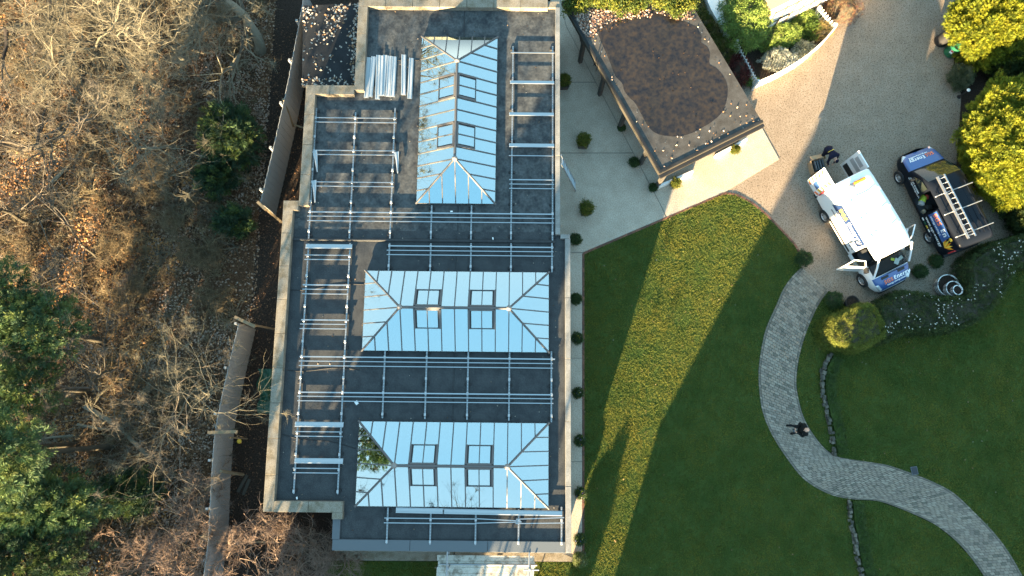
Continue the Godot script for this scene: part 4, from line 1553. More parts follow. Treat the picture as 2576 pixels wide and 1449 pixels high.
func plate(t: Node3D, p: Vector3, q: Vector3, w: float) -> void:
	var d := (q - p).normalized()
	var s := d.cross(Vector3.UP).normalized()
	var mb := MB.new()
	mb.beam(p, q, w * 0.62, 0.008)
	mb.beam(p + s * w * 0.33 + Vector3.UP * 0.012, q + s * w * 0.33 + Vector3.UP * 0.012, 0.008, 0.03)
	mb.beam(p + s * w * 0.42 + Vector3.UP * 0.026, q + s * w * 0.42 + Vector3.UP * 0.026, w * 0.2, 0.006)
	mb.beam(p - s * w * 0.32 - Vector3.UP * 0.012, q - s * w * 0.32 - Vector3.UP * 0.012, 0.008, 0.03)
	mb.beam(p - s * w * 0.41 - Vector3.UP * 0.026, q - s * w * 0.41 - Vector3.UP * 0.026, w * 0.18, 0.006)
	if t == null:
		return
	wpart(t, "deflector_plate", mb, M.plate)

func build_frames() -> void:
	var th := 0.034
	frame("largest mounting frame, covering the upper half of the roof round the lengthwise lantern",
		[[797, 272, 600, 776], [895, 283, 600, 879], [994, 272, 600, 981], [1086, 517, 602, 1084], [1186, 517, 603, 1185], [1290, 117, 603, 1286], [1391, 117, 605, 1389]],
		[[789, 998, 296, th], [789, 998, 307, th], [787, 995, 378, th], [787, 995, 388.5, th], [782, 991, 457.5, th], [782, 991, 468, th],
		[775, 1393, 533, 0.05], [773, 1394, 543.5, th], [773, 1394, 555, th], [1285, 1395, 132.5, 0.04], [1280, 1392, 391.5, 0.035], [1281, 1394, 452, 0.045], [1281, 1394, 463, th], [1281, 1394, 474, th]],
		[[1283, 1394, 206.5, 0.17], [1281, 1393, 286.5, 0.17], [1281, 1394, 365, 0.18]])
	frame("short mounting frame between the roof roll and the middle lantern",
		[[980, 612, 682, 978], [1084, 612, 682, 1082], [1185, 612, 682, 1184], [1286, 612, 683, 1285], [1389, 612, 685, 1388]],
		[[977, 1392, 618.5, 0.05], [973, 1392, 629.5, th], [973, 1392, 640.5, th]], [])
	frame("L-shaped mounting frame along the left parapet and between the two lower lanterns",
		[[776, 613, 1242, 740], [879, 612, 1243, 852], [968, 881, 1052, 963], [1074, 881, 1054, 1069], [1178, 881, 1056, 1175], [1282, 882, 1058, 1280], [1388, 884, 1062, 1386]],
		[[767, 882, 641.5, th], [766, 881, 652.5, th], [762, 879, 716.5, 0.05], [761, 876, 727.5, th], [760, 875, 739, th], [758, 878, 804.5, 0.05], [755, 870, 815, th], [754, 869, 826.5, th],
		[754, 1396, 897, 0.05], [752, 1391, 908, th], [752, 1391, 919.5, th], [751, 1391, 986.5, 0.05], [748, 1392, 996.5, th], [748, 1392, 1008, th], [743, 862, 1085.5, th], [742, 862, 1097, th], [737, 851, 1177.5, th], [736, 851, 1189, th]],
		[[769, 886, 619, 0.2], [742, 864, 1067, 0.2], [741, 863, 1158.5, 0.2]])
	frame("narrow mounting frame along the bottom edge of the roof",
		[[976, 1277, 1368, 973], [1085, 1279, 1370, 1081], [1197, 1279, 1371, 1196], [1305, 1281, 1371, 1304], [1413, 1275, 1369, 1412]],
		[[967, 1200, 1303, th], [966, 1198, 1315, th], [1195, 1310, 1304.5, th, 6.0], [1195, 1312, 1316, th, -3.0], [1298, 1419, 1306, th, -4.0], [1297, 1418, 1317, th, -1.5]],
		[[996, 1117, 1283, 0.2, 0.02], [1114, 1414, 1286, 0.19, 0.04]])

func build_roof_bits() -> void:
	# loose deflector plates by the upper lantern
	var z := [[912, 462, 888, 788], [949, 455, 918, 780], [988, 443, 978, 800], [1013, 447, 1001, 772], [1042, 443, 1019, 772], [1080, 450, 1062, 778], [1115, 455, 1098, 780], [1190, 440, 1187, 765], [1252, 467, 1237, 795]]
	var says := ["leftmost loose white plate of the heap beside the parapet", "second white plate from the parapet, slanting", "third white plate from the parapet, lowest end of the heap", "fourth white plate from the parapet, lying on its neighbour", "fifth white plate from the parapet, slanting left", "sixth white plate from the parapet, in the tidy pair", "seventh white plate, right one of the tidy pair", "single white plate lying apart, the left of two", "rightmost single white plate, nearest the lengthwise lantern"]
	for k in z.size():
		var y: float = DECK + 0.06 + (0.05 if k in [1, 3] else 0.0)
		var a := P(644 + z[k][0] * 0.3125, z[k][1] * 0.3125, y)
		var b := P(644 + z[k][2] * 0.3125, z[k][3] * 0.3125, y)
		var t := thing("deflector_plate", says[k], "metal plate", (a + b) * 0.5, 0.0, "loose white plates on the roof")
		plate(t, a, b, 0.2)
	# wedge brackets
	var w := [[644 + 472 * 0.3125, 1212 * 0.3125, 644 + 494 * 0.3125, 1385 * 0.3125, "white wedge bracket on the leftmost rail, upper of the two"], [644 + 1130 * 0.3125, 1222 * 0.3125, 644 + 1141 * 0.3125, 1395 * 0.3125, "white wedge bracket on the rail nearest the lengthwise lantern"], [644 + 437 * 0.3333, 450.8 + 8 * 0.3333, 644 + 446 * 0.3333, 450.8 + 175 * 0.3333, "white wedge bracket on the leftmost rail, lower of the two"]]
	for q in w:
		var a := P(q[0], q[1], DECK + 0.16)
		var b := P(q[2], q[3], DECK + 0.16)
		var t := thing("wedge_bracket", q[4], "bracket", a - Vector3.UP * 0.02, 0.0, "white wedge brackets on the rails")
		var d := (b - a)
		var s := Vector3(d.z, 0, -d.x).normalized()
		var mb := MB.new()
		var pg := PackedVector2Array()
		for e in [[-0.11, 0.0], [0.11, 0.03], [0.11, 0.1], [0.07, 0.12], [0.09, 0.2], [0.05, 0.4], [0.02, 1.0], [-0.02, 1.0], [-0.09, 0.3]]:
			var p: Vector3 = a + d * e[1] - s * e[0]
			pg.append(Vector2(p.x, p.z))
		mb.prism(pg, a.y, a.y + 0.03)
		wpart(t, "blade", mb, M.plate)
		mb = MB.new()
		mb.beam(a + Vector3.UP * 0.045 + d * 0.05, b + Vector3.UP * 0.045 - d * 0.05, 0.012, 0.03)
		wpart(t, "rib", mb, M.plate)
	# slips of packaging
	for q in [[897, 1013, 0.13, 0.16, 0.6, "white slip of packaging beside the middle cross rails"], [1240, 600, 0.05, 0.1, 0.2, "small white tag beside the roof roll"], [1136, 532, 0.1, 0.06, 0.0, "small pale tag on the long crossbar above the roof roll"], [747, 1253, 0.06, 0.1, 0.25, "small pale tag in the lower left corner of the roof"]]:
		var mb := MB.new()
		var nz := 0.02
		mb.quad(Vector3(-q[2] / 2, 0.0, q[3] / 2), Vector3(q[2] / 2, nz, q[3] / 2), Vector3(q[2] / 2, 0, -q[3] / 2), Vector3(-q[2] / 2, nz, -q[3] / 2))
		mb.quad(Vector3(-q[2] / 2, nz + 0.003, -q[3] / 2), Vector3(q[2] / 2, 0.003, -q[3] / 2), Vector3(q[2] / 2, nz + 0.003, q[3] / 2), Vector3(-q[2] / 2, 0.003, q[3] / 2))
		var o := part(self, "paper_slip", mb.mesh(), M.white, P(q[0], q[1], DECK + (0.185 if q[1] == 532 else 0.012)), Basis(Vector3.UP, q[4]))
		metas(o, q[5], "paper", "slips of packaging on the roof")
	# aluminium ladder against the right parapet
	var top := P(1412, 402, 3.75)
	var foot := P(1448, 470, 0.02)
	var t := thing("access_ladder", "aluminium ladder leaning against the right-hand parapet", "ladder", Vector3(foot.x, 0.02, foot.z))
	var side := Vector3.UP.cross(top - foot).normalized()
	for s in [-0.2, 0.2]:
		var mb := MB.new()
		mb.beam(foot + side * s, top + side * s, 0.03, 0.07, side)
		wpart(t, "stile", mb, M.alu)
	for k in 10:
		var p := foot.lerp(top, (k + 0.6) / 10.2)
		var mb := MB.new()
		mb.beam(p - side * 0.185, p + side * 0.185, 0.04, 0.03)
		wpart(t, "rung", mb, M.alu)

# ---------------------------------------------------------------- scaffold platform at the bottom edge
func build_scaffold() -> void:
	var h := 2.7
	var p0 := P(1101, 1395, h)
	var t := thing("scaffold_platform", "scaffold platform of pale boards and steel tubes at the bottom edge", "scaffold", Vector3(p0.x, 0, p0.z))
	var x1 := P(1345, 1395, h).x
	var bm := MB.new()
	bm.cbox(Vector3.ZERO, Vector3(x1 - p0.x, 0.038, 0.222), 0.004)
	var bmesh := bm.mesh()
	for k in 12:
		part(t, "board", bmesh, M.board, Vector3((x1 - p0.x) * 0.5 + rr(-0.03, 0.03), h + rr(-0.004, 0.004), 0.12 + k * 0.232))
	var tubes := []
	for x in [P(1125, 1420, 3.3).x, P(1331, 1420, 3.3).x]:
		tubes.append([Vector3(x, 3.4, p0.z - 0.25), Vector3(x, 3.4, p0.z + 3.2)])
		tubes.append([Vector3(x, h - 0.06, p0.z - 0.2), Vector3(x, h - 0.06, p0.z + 3.2)])
		for z in [0.38, 2.6]:
			tubes.append([Vector3(x + 0.06, 0.0, p0.z + z), Vector3(x + 0.06, 3.55, p0.z + z)])
	tubes.append([Vector3(p0.x + 0.1, h + 0.05, p0.z + 0.36), Vector3(x1 + 0.1, h + 0.05, p0.z + 0.36)])
	tubes.append([Vector3(x1 - 0.45, 3.33, p0.z + 0.42), Vector3(x1 + 0.15, 3.33, p0.z + 0.42)])
	for q in tubes:
		var mb := MB.new()
		mb.tube([q[0] - t.position, q[1] - t.position], [0.03, 0.03], 10)
		part(t, "tube", mb.mesh(), M.aludull)
	for x in [P(1125, 1420, 3.3).x, P(1331, 1420, 3.3).x]:
		for z in [0.38, 2.6]:
			var mb := MB.new()
			mb.cbox(Vector3(x + 0.03, 3.4, p0.z + z) - t.position, Vector3(0.13, 0.09, 0.09), 0.02)
			part(t, "coupler", mb.mesh(), M.aludull)

# ---------------------------------------------------------------- planted pots
func pot_plant(label: String, u: float, v: float, w: float, hgt: float, square: bool, ball: float, cols: Array, group: String, flowers := false) -> void:
	var p := P(u, v, 0.022)
	var t := thing("potted_plant", label, "potted plant", p, rr(-0.15, 0.15), group)
	var mb := MB.new()
	if square:
		var rings := []
		for q in [[0.0, 0.82], [hgt, 1.0]]:
			var ring := PackedVector3Array()
			for s in [[-1, -1], [1, -1], [1, 1], [-1, 1]]: ring.append(Vector3(s[0] * w * q[1], q[0], s[1] * w * q[1]))
			rings.append(ring)
		for k in 4:
			var j := (k + 1) % 4
			mb.quad(rings[0][j], rings[0][k], rings[1][k], rings[1][j])
			mb.beam(rings[1][k], rings[1][j], 0.035, 0.035)
		part(t, "planter", mb.mesh(), M.planter)
	else:
		mb.lathe([Vector2(0, 0), Vector2(w * 0.7, 0), Vector2(w, hgt * 0.95), Vector2(w * 1.06, hgt), Vector2(w * 0.92, hgt), Vector2(w * 0.9, hgt * 0.85)], 16)
		part(t, "pot", mb.mesh(), M.pot)
	mb = MB.new()
	mb.lathe([Vector2(w * 0.9, hgt - 0.05), Vector2(0, hgt - 0.03)], 12)
	part(t, "soil", mb.mesh(), M.bed)
	crown(t, "foliage", "leaf", 3, M.leaf, Vector3(0, hgt + ball * 0.75, 0), Vector3(ball, ball * 0.85, ball), int(150 + 260 * ball), 0.085, cols, 0.5)
	core(t, "solid_core", t.position + Vector3(0, hgt + ball * 0.65, 0), Vector3(ball, ball * 0.8, ball) * 0.72, M.bark)
	if flowers:
		var pl := []
		var cl := []
		for k in 16:
			var d := Vector3(rng.randfn(), absf(rng.randfn()) + 0.4, rng.randfn()).normalized() * ball
			pl.append(Transform3D(facing(d.normalized(), rr(0.04, 0.07)), Vector3(0, hgt + ball * 0.7, 0) + d))
			cl.append([Color(0.1, 0.06, 0.35), Color(0.6, 0.45, 0.03), Color(0.45, 0.35, 0.4)][rng.randi() % 3])
		copies(t, "flowers", S.fallen, M.litter, pl, cl)

func build_pots() -> void:
	var gold := [Color(0.13, 0.14, 0.02), Color(0.10, 0.13, 0.02), Color(0.17, 0.16, 0.03), Color(0.07, 0.10, 0.02)]
	var green := [Color(0.05, 0.09, 0.03), Color(0.07, 0.10, 0.035), Color(0.035, 0.065, 0.025)]
	var g1 := "clipped plants in square planters on the patio"
	pot_plant("golden clipped plant in a square planter, topmost beside the parapet", 1417, 217, 0.24, 0.42, true, 0.31, gold, g1)
	pot_plant("golden clipped plant in a square planter in the middle of the patio", 1465, 365, 0.24, 0.42, true, 0.34, gold, g1)
	pot_plant("golden clipped plant in a square planter, lowest of the three on the patio", 1472, 533, 0.24, 0.42, true, 0.34, gold, g1)
	var g2 := "small shrubs in pots along the building and pavilion"
	var rows := [[1446, 608, "leafy green potted shrub at the corner where the building widens"], [1447, 756, "potted shrub beside the parapet, first below the lawn's top corner"], [1449, 854, "potted shrub with blue flowers beside the middle lantern"], [1452, 990, "potted shrub with yellow flowers beside the paired cross rails"], [1456, 1107, "straggly potted shrub beside the lowest lantern's top"], [1458, 1238, "potted shrub with red-edged leaves beside the lowest lantern's bottom"], [1456, 1352, "dark potted shrub near the building's lower right corner"]]
	for k in rows.size():
		pot_plant(rows[k][2], rows[k][0], rows[k][1], 0.17, 0.24, false, 0.24 if k else 0.27, green, g2, k > 1)
	pot_plant("pale green shrub in a square stone tub at the building's lower right corner", 1456, 1400, 0.25, 0.4, true, 0.3, [Color(0.12, 0.15, 0.04), Color(0.2, 0.22, 0.1), Color(0.08, 0.11, 0.03)], g2)
	for q in [[1562, 327, 0.15, "small green plant at the foot of the third pavilion post"], [1592, 414, 0.22, "spiky grey-green plant at the foot of the fourth pavilion post"], [1640, 476, 0.16, "small dark plant at the pavilion's front corner post"], [1696, 466, 0.23, "bright variegated plant in front of the left white panel"], [1844, 382, 0.21, "bright variegated plant in front of the right white panel"]]:
		pot_plant(q[3], q[0], q[1], 0.14, 0.16, false, q[2], gold if q[1] in [466, 382] else green, "plants in pots at the pavilion's feet")
	# balls and pots by the drive
	for q in [[2014, 655, 0.36, "clipped box ball where the lawn edging meets the path"], [2090, 757, 0.38, "clipped box ball at the right of the path's top end"], [2306, 686, 0.3, "clipped ball shrub close in front of the white van's bonnet"], [2346, 660, 0.28, "clipped ball shrub between the two vans' lower ends"]]:
		var p := P(q[0], q[1], 0.0)
		bush("box_ball", q[3], p + Vector3.UP * q[2] * 0.9, Vector3(q[2], q[2] * 0.95, q[2]), 300, 0.085, green, "leaf", 3, "clipped box balls")
	var pp := P(2135, 764, 0)
	var t := thing("earth_pot", "round brown pot of bare earth beside the golden topiary block", "pot", pp)
	var mb := MB.new()
	mb.lathe([Vector2(0, 0), Vector2(0.22, 0), Vector2(0.31, 0.36), Vector2(0.33, 0.4), Vector2(0.29, 0.4), Vector2(0.27, 0.33)], 20)
	part(t, "pot", mb.mesh(), M.pot)
	mb = MB.new()
	mb.lathe([Vector2(0.28, 0.33), Vector2(0, 0.36)], 16)
	part(t, "earth", mb.mesh(), M.bed)
	# half barrels stacked into a fall
	var spec := [[2372, 722, 0.52, 0.46, 0.0, "largest white-banded half barrel at the bottom of the stack"], [2388, 729, 0.36, 0.36, 0.46, "middle white-banded half barrel of the stack"], [2400, 732, 0.23, 0.3, 0.82, "smallest white-banded half barrel on top of the stack"]]
	for k in 3:
		var q: Array = spec[k]
		var base := P(q[0], q[1], q[4])
		var bt := thing("half_barrel", q[5], "barrel", base, 0.0, "stack of half barrels")
		var r: float = q[2]
		var hh: float = q[3]
		for s in 20:
			var st := MB.new()
			var a0 := TAU * s / 20.0 + 0.012
			var a1 := TAU * (s + 1) / 20.0 - 0.012
			var rg := []
			for e in [[0.0, 0.86], [hh * 0.5, 0.97], [hh, 1.0]]:
				rg.append([Vector3(cos(a0), 0, sin(a0)) * r * e[1] + Vector3.UP * e[0], Vector3(cos(a1), 0, sin(a1)) * r * e[1] + Vector3.UP * e[0], Vector3(cos(a1), 0, sin(a1)) * (r * e[1] - 0.035) + Vector3.UP * e[0], Vector3(cos(a0), 0, sin(a0)) * (r * e[1] - 0.035) + Vector3.UP * e[0]])
			for i in 2:
				for j in 4:
					var j2 := (j + 1) % 4
					st.quad(rg[i][j2], rg[i][j], rg[i + 1][j], rg[i + 1][j2])
			st.quad(rg[2][3], rg[2][2], rg[2][1], rg[2][0])
			part(bt, "stave", st.mesh(), M.white if s % 5 else M.timber)
		for e in [0.18, 0.55, 0.86]:
			var hp := MB.new()
			var rad: float = r * (0.86 + 0.14 * minf(1.0, e * 1.4)) + 0.006
			hp.lathe([Vector2(rad, hh * e - 0.02), Vector2(rad + 0.006, hh * e), Vector2(rad, hh * e + 0.02)], 24)
			part(bt, "hoop", hp.mesh(), M.black)
		var ea := MB.new()
		ea.lathe([Vector2(0.0, 0.0), Vector2(r * 0.8, 0.01), Vector2(r * 0.95, hh - 0.07), Vector2(0, hh - 0.05)], 20)
		part(bt, "earth", ea.mesh(), M.bed)

# ---------------------------------------------------------------- vehicles: x forward, y up, z to the vehicle's right
const RING := [[-0.96, 0.0], [-1.0, 0.12], [-1.0, 0.35], [-0.985, 0.58], [-0.95, 0.8], [-0.91, 0.9], [-0.84, 0.962], [-0.66, 0.99], [-0.33, 1.0], [0.0, 1.003], [0.33, 1.0], [0.66, 0.99], [0.84, 0.962], [0.91, 0.9], [0.95, 0.8], [0.985, 0.58], [1.0, 0.35], [1.0, 0.12], [0.96, 0.0]]
const NOSE := [[-0.97, 0.0], [-1.0, 0.28], [-1.0, 0.58], [-0.97, 0.78], [-0.90, 0.91], [-0.74, 0.97], [-0.4, 1.0], [0.0, 1.01], [0.4, 1.0], [0.74, 0.97], [0.90, 0.91], [0.97, 0.78], [1.0, 0.58], [1.0, 0.28], [0.97, 0.0]]

func vring(shape: Array, st: Array, from := 0, to := -1, push := 0.0) -> PackedVector3Array:
	# st: x, half width, bottom, top
	var o := PackedVector3Array()
	for k in range(from, shape.size() if to < 0 else to):
		var q: Array = shape[k]
		var p := Vector3(st[0], st[2] + (st[3] - st[2]) * q[1], q[0] * st[1])
		p += Vector3(0, 0.6 if q[1] > 0.7 else 0.0, signf(q[0]) if absf(q[0]) > 0.8 else 0.0) * push
		o.append(p)
	return o

func vloft(shape: Array, sts: Array, from := 0, to := -1, push := 0.0) -> MB:
	var rings := []
	for s in sts: rings.append(vring(shape, s, from, to, push))
	var mb := MB.new()
	mb.loft(rings)
	return mb

func wheel(t: Node3D, p: Vector3, r: float, w: float, out: float) -> void:
	var n := Node3D.new()
	n.name = "wheel"
	t.add_child(n, true)
	n.position = p
	var xf := Transform3D(Basis(Vector3.RIGHT, PI / 2 * signf(out)), Vector3.ZERO)
	var mb := MB.new()
	mb.lathe([Vector2(r * 0.62, -w / 2), Vector2(r * 0.95, -w / 2), Vector2(r, -w / 2 + 0.03), Vector2(r, w / 2 - 0.03), Vector2(r * 0.95, w / 2), Vector2(r * 0.63, w / 2), Vector2(r * 0.6, w / 2 - 0.04)], 24, xf)
	part(n, "tyre", mb.mesh(), M.tyre)
	mb = MB.new()
	mb.lathe([Vector2(r * 0.63, w / 2 - 0.01), Vector2(r * 0.56, w / 2 - 0.015), Vector2(r * 0.5, w / 2 - 0.07), Vector2(r * 0.3, w / 2 - 0.05), Vector2(r * 0.22, w / 2 - 0.01), Vector2(0.0, w / 2)], 20, xf)
	part(n, "rim", mb.mesh(), M.rim)
	for k in 8:
		var a := TAU * k / 8.0
		mb = MB.new()
		mb.box(xf * Vector3(cos(a) * r * 0.43, w / 2 - 0.05, sin(a) * r * 0.43), Vector3(0.03, 0.06, 0.03))
		part(n, "wheel_hole", mb.mesh(), M.tyre)

func word(parent: Node3D, called: String, s: String, size: float, m: Material, xf: Transform3D) -> void:
	var tm := TextMesh.new()
	var f := SystemFont.new()
	f.font_names = PackedStringArray(["Droid Sans"])
	f.font_weight = 700
	tm.font = f
	tm.text = s
	tm.font_size = 48
	tm.pixel_size = size / 48.0
	tm.depth = 0.006
	tm.curve_step = 4.0
	tm.horizontal_alignment = HORIZONTAL_ALIGNMENT_LEFT
	tm.vertical_alignment = VERTICAL_ALIGNMENT_CENTER
	var o := MeshInstance3D.new()
	o.name = called
	o.mesh = tm
	o.material_override = m
	parent.add_child(o, true)
	o.transform = xf

func slab(a: Vector3, b: Vector3, c: Vector3, d: Vector3, th: float) -> MB:
	# plate with thickness about the quad a b c d (CCW seen from outside)
	var mb := MB.new()
	var n := (b - a).cross(d - a).normalized() * th * 0.5
	var q := [a, b, c, d]
	mb.quad(a + n, b + n, c + n, d + n)
	mb.quad(d - n, c - n, b - n, a - n)
	for k in 4:
		var j := (k + 1) % 4
		mb.quad(q[k] - n, q[j] - n, q[j] + n, q[k] + n)
	return mb

func cab_door(t: Node3D, side: float, hinge: Vector3, ang: float, m: Material) -> void:
	var n := Node3D.new()
	n.name = "cab_door"
	t.add_child(n, true)
	n.position = hinge
	n.rotation.y = ang * side       # closed door runs towards -x
	var bm := MB.new()
	bm.cbox(Vector3(-0.5, 0.86, 0), Vector3(1.0, 0.86, 0.07), 0.015)
	part(n, "door_panel", bm.mesh(), m)
	bm = MB.new()
	bm.tube([Vector3(-0.05, 1.28, 0), Vector3(-0.42, 2.02, -0.10 * side), Vector3(-0.92, 2.08, -0.11 * side), Vector3(-1.0, 1.28, 0)], [0.035, 0.03, 0.03, 0.035], 8)
	part(n, "window_frame", bm.mesh(), m)
	var gl := slab(Vector3(-0.98, 1.3, 0), Vector3(-0.08, 1.3, 0), Vector3(-0.44, 2.0, -0.1 * side), Vector3(-0.9, 2.05, -0.11 * side), 0.006)
	part(n, "window", gl.mesh(), M.carglass)
	bm = MB.new()
	bm.cbox(Vector3(-0.5, 0.85, -0.045 * side), Vector3(0.85, 0.62, 0.03), 0.012)
	part(n, "door_trim", bm.mesh(), M.black)
	bm = MB.new()
	bm.cbox(Vector3(-0.06, 1.36, 0.18 * side), Vector3(0.12, 0.3, 0.22), 0.04)
	part(n, "mirror", bm.mesh(), M.black)

func build_vans() -> void:
	white_van()
	dark_van()

func white_van() -> void:
	var rear := P(2147, 443, 2.45)
	var nose := P(2250, 719, 0.75)
	var d := Vector3(nose.x - rear.x, 0, nose.z - rear.z)
	var L := d.length()
	d = d.normalized()
	var mid := Vector3(nose.x, 0, nose.z) - d * 2.62
	var t := thing("panel_van", "white high-roof panel van with blue bonnet, its doors standing open", "van", Vector3(mid.x, 0.004, mid.z), atan2(-d.z, d.x))
	var W: Material = M.vanwhite
	var cargo := [[-2.62, 0.92, 0.44, 2.40], [-2.55, 0.965, 0.42, 2.47], [-2.2, 0.98, 0.40, 2.50], [-1.0, 0.99, 0.40, 2.52], [0.0, 0.99, 0.40, 2.52], [0.46, 0.985, 0.40, 2.51]]
	var mb := vloft(RING, cargo)
	var front := [[0.46, 0.985, 0.40, 2.51], [0.8, 0.97, 0.40, 2.48], [1.05, 0.93, 0.40, 2.42], [1.2, 0.88, 0.40, 2.34]]
	mb.add(vloft(RING, front, 4, 15), Transform3D())
	var hood := [[1.28, 0.985, 0.36, 1.30], [1.90, 0.97, 0.36, 1.22], [2.10, 0.94, 0.36, 1.14], [2.30, 0.88, 0.36, 1.04], [2.47, 0.79, 0.38, 0.92], [2.58, 0.66, 0.42, 0.74], [2.62, 0.5, 0.46, 0.6]]
	mb.add(vloft(NOSE, hood.slice(1)), Transform3D())
	mb.add(vloft(NOSE, hood.slice(0, 2), 0, 5), Transform3D())
	mb.add(vloft(NOSE, hood.slice(0, 2), 10, 15), Transform3D())
	for s in [-1, 1]:
		mb.box(Vector3(0.87, 0.45, s * 0.93), Vector3(0.84, 0.16, 0.1))
		mb.tube([Vector3(1.88, 1.23, s * 0.93), Vector3(1.52, 1.82, s * 0.88), Vector3(1.14, 2.32, s * 0.83)], [0.045, 0.045, 0.05], 8)
	part(t, "body", mb.mesh(), W)
	# rear bulkhead of the load space and cab bulkhead
	mb = MB.new()
	for q in [[-2.5, 0], [0.44, 1]]:
		var ring := vring(RING, [q[0], 0.955, 0.42, 2.45])
		for k in ring.size() - 1:
			mb.tri(Vector3(q[0], 1.3, 0), ring[k], ring[k + 1])
	mb.box(Vector3(-0.2, 0.42, 0), Vector3(4.6, 0.04, 1.9))
	part(t, "bulkhead", mb.mesh(), M.black)
	# bonnet skin, grille, bumper
	mb = vloft(NOSE, [[1.93, 0.965, 0.36, 1.213], [2.10, 0.94, 0.36, 1.145], [2.30, 0.88, 0.36, 1.045], [2.47, 0.79, 0.38, 0.925], [2.57, 0.66, 0.42, 0.76]], 4, 12, 0.008)
	part(t, "bonnet", mb.mesh(), M.vanblue)
	mb = vloft(NOSE, [[1.6, 0.985, 0.36, 1.26], [2.10, 0.95, 0.36, 1.14], [2.30, 0.89, 0.36, 1.04], [2.47, 0.80, 0.38, 0.92]], 1, 5, 0.004)
	part(t, "wing", mb.mesh(), M.vanblue)
	mb = MB.new()
	mb.cbox(Vector3(2.58, 0.5, 0), Vector3(0.16, 0.3, 1.3), 0.05)
	part(t, "bumper", mb.mesh(), M.black)
	for s in [-1, 1]:
		mb = MB.new()
		mb.cbox(Vector3(2.36, 0.9, s * 0.72), Vector3(0.36, 0.1, 0.26), 0.04, Basis(Vector3.UP, s * 0.5) * Basis(Vector3.BACK, -0.5))
		part(t, "headlight", mb.mesh(), M.lamp)
		mb = MB.new()
		mb.box(Vector3(2.06, 1.172, s * 0.42), Vector3(0.12, 0.02, 0.36), Basis(Vector3.BACK, -0.4))
		part(t, "bonnet_vent", mb.mesh(), M.black)
	var bx := Basis(Vector3(0, 0, -1), Vector3(-0.92, 0.39, 0), Vector3(0.39, 0.92, 0))
	word(t, "lettering", "SGS", 0.26, M.orange, Transform3D(bx, Vector3(2.28, 1.078, 0.52)))
	word(t, "lettering", "Energy", 0.26, M.text, Transform3D(bx, Vector3(2.27, 1.083, 0.02)))
	word(t, "lettering", "energy saving solutions", 0.10, M.text, Transform3D(bx, Vector3(2.43, 0.985, 0.40)))
	# windscreen and what shows behind it
	var rings := []
	for i in 6:
		var f := i / 5.0
		var ring := PackedVector3Array()
		for j in 11:
			var g := j / 5.0 - 1.0
			ring.append(Vector3(lerpf(1.86, 1.16, f) + 0.12 * (1.0 - g * g), lerpf(1.24, 2.33, f), g * lerpf(0.9, 0.82, f)))
		rings.append(ring)
	mb = MB.new()
	mb.loft(rings)
	part(t, "windscreen", mb.mesh(), M.carglass)
	mb = MB.new()
	for s in [[0.0, 0.12], [0.35, 0.1]]:
		mb.tube([Vector3(1.99, 1.26, -0.7 + s[0]), Vector3(1.97, 1.31, -0.05 + s[0])], [0.012, 0.01], 5)
	part(t, "wiper", mb.mesh(), M.black)
	mb = MB.new()
	mb.cbox(Vector3(1.6, 1.1, 0), Vector3(0.6, 0.2, 1.74), 0.05)
	part(t, "dashboard", mb.mesh(), M.black)
	for z in [-0.45, 0.02, 0.55]:
		mb = MB.new()
		mb.cbox(Vector3(0.85, 0.78, z), Vector3(0.5, 0.16, 0.44), 0.04)
		mb.cbox(Vector3(0.6, 1.2, z), Vector3(0.14, 0.75, 0.44), 0.04)
		mb.cbox(Vector3(0.58, 1.68, z), Vector3(0.1, 0.18, 0.26), 0.03)
		part(t, "seat", mb.mesh(), M.slot)
	mb = MB.new()
	var cr := []
	var rad := []
	for k in 17:
		var a := TAU * k / 16.0
		cr.append(Vector3(1.22 - 0.06 * sin(a), 1.2 + 0.16 * sin(a) * 0.8, 0.52 + 0.18 * cos(a)))
		rad.append(0.015)
	mb.tube(cr, rad, 6)
	part(t, "steering_wheel", mb.mesh(), M.black)
	var papers := [[1.66, -0.42, 0.28, 0.2, Color(0.55, 0.68, 0.66)], [1.6, -0.66, 0.2, 0.14, Color(0.5, 0.6, 0.56)], [1.5, -0.3, 0.12, 0.16, Color(0.5, 0.65, 0.1)]]
	for q in papers:
		var pm := StandardMaterial3D.new()
		pm.albedo_color = lin(q[4].r, q[4].g, q[4].b)
		mb = MB.new()
		mb.box(Vector3(q[0], 1.225, q[1]), Vector3(q[2], 0.012, q[3]), Basis(Vector3.UP, q[1] * 2.0))
		var pp := part(t, "paper", mb.mesh(), pm)
	# doors
	cab_door(t, 1.0, Vector3(1.30, 0.0, 0.97), 1.05, W)
	cab_door(t, -1.0, Vector3(1.30, 0.0, -0.97), 0.75, W)
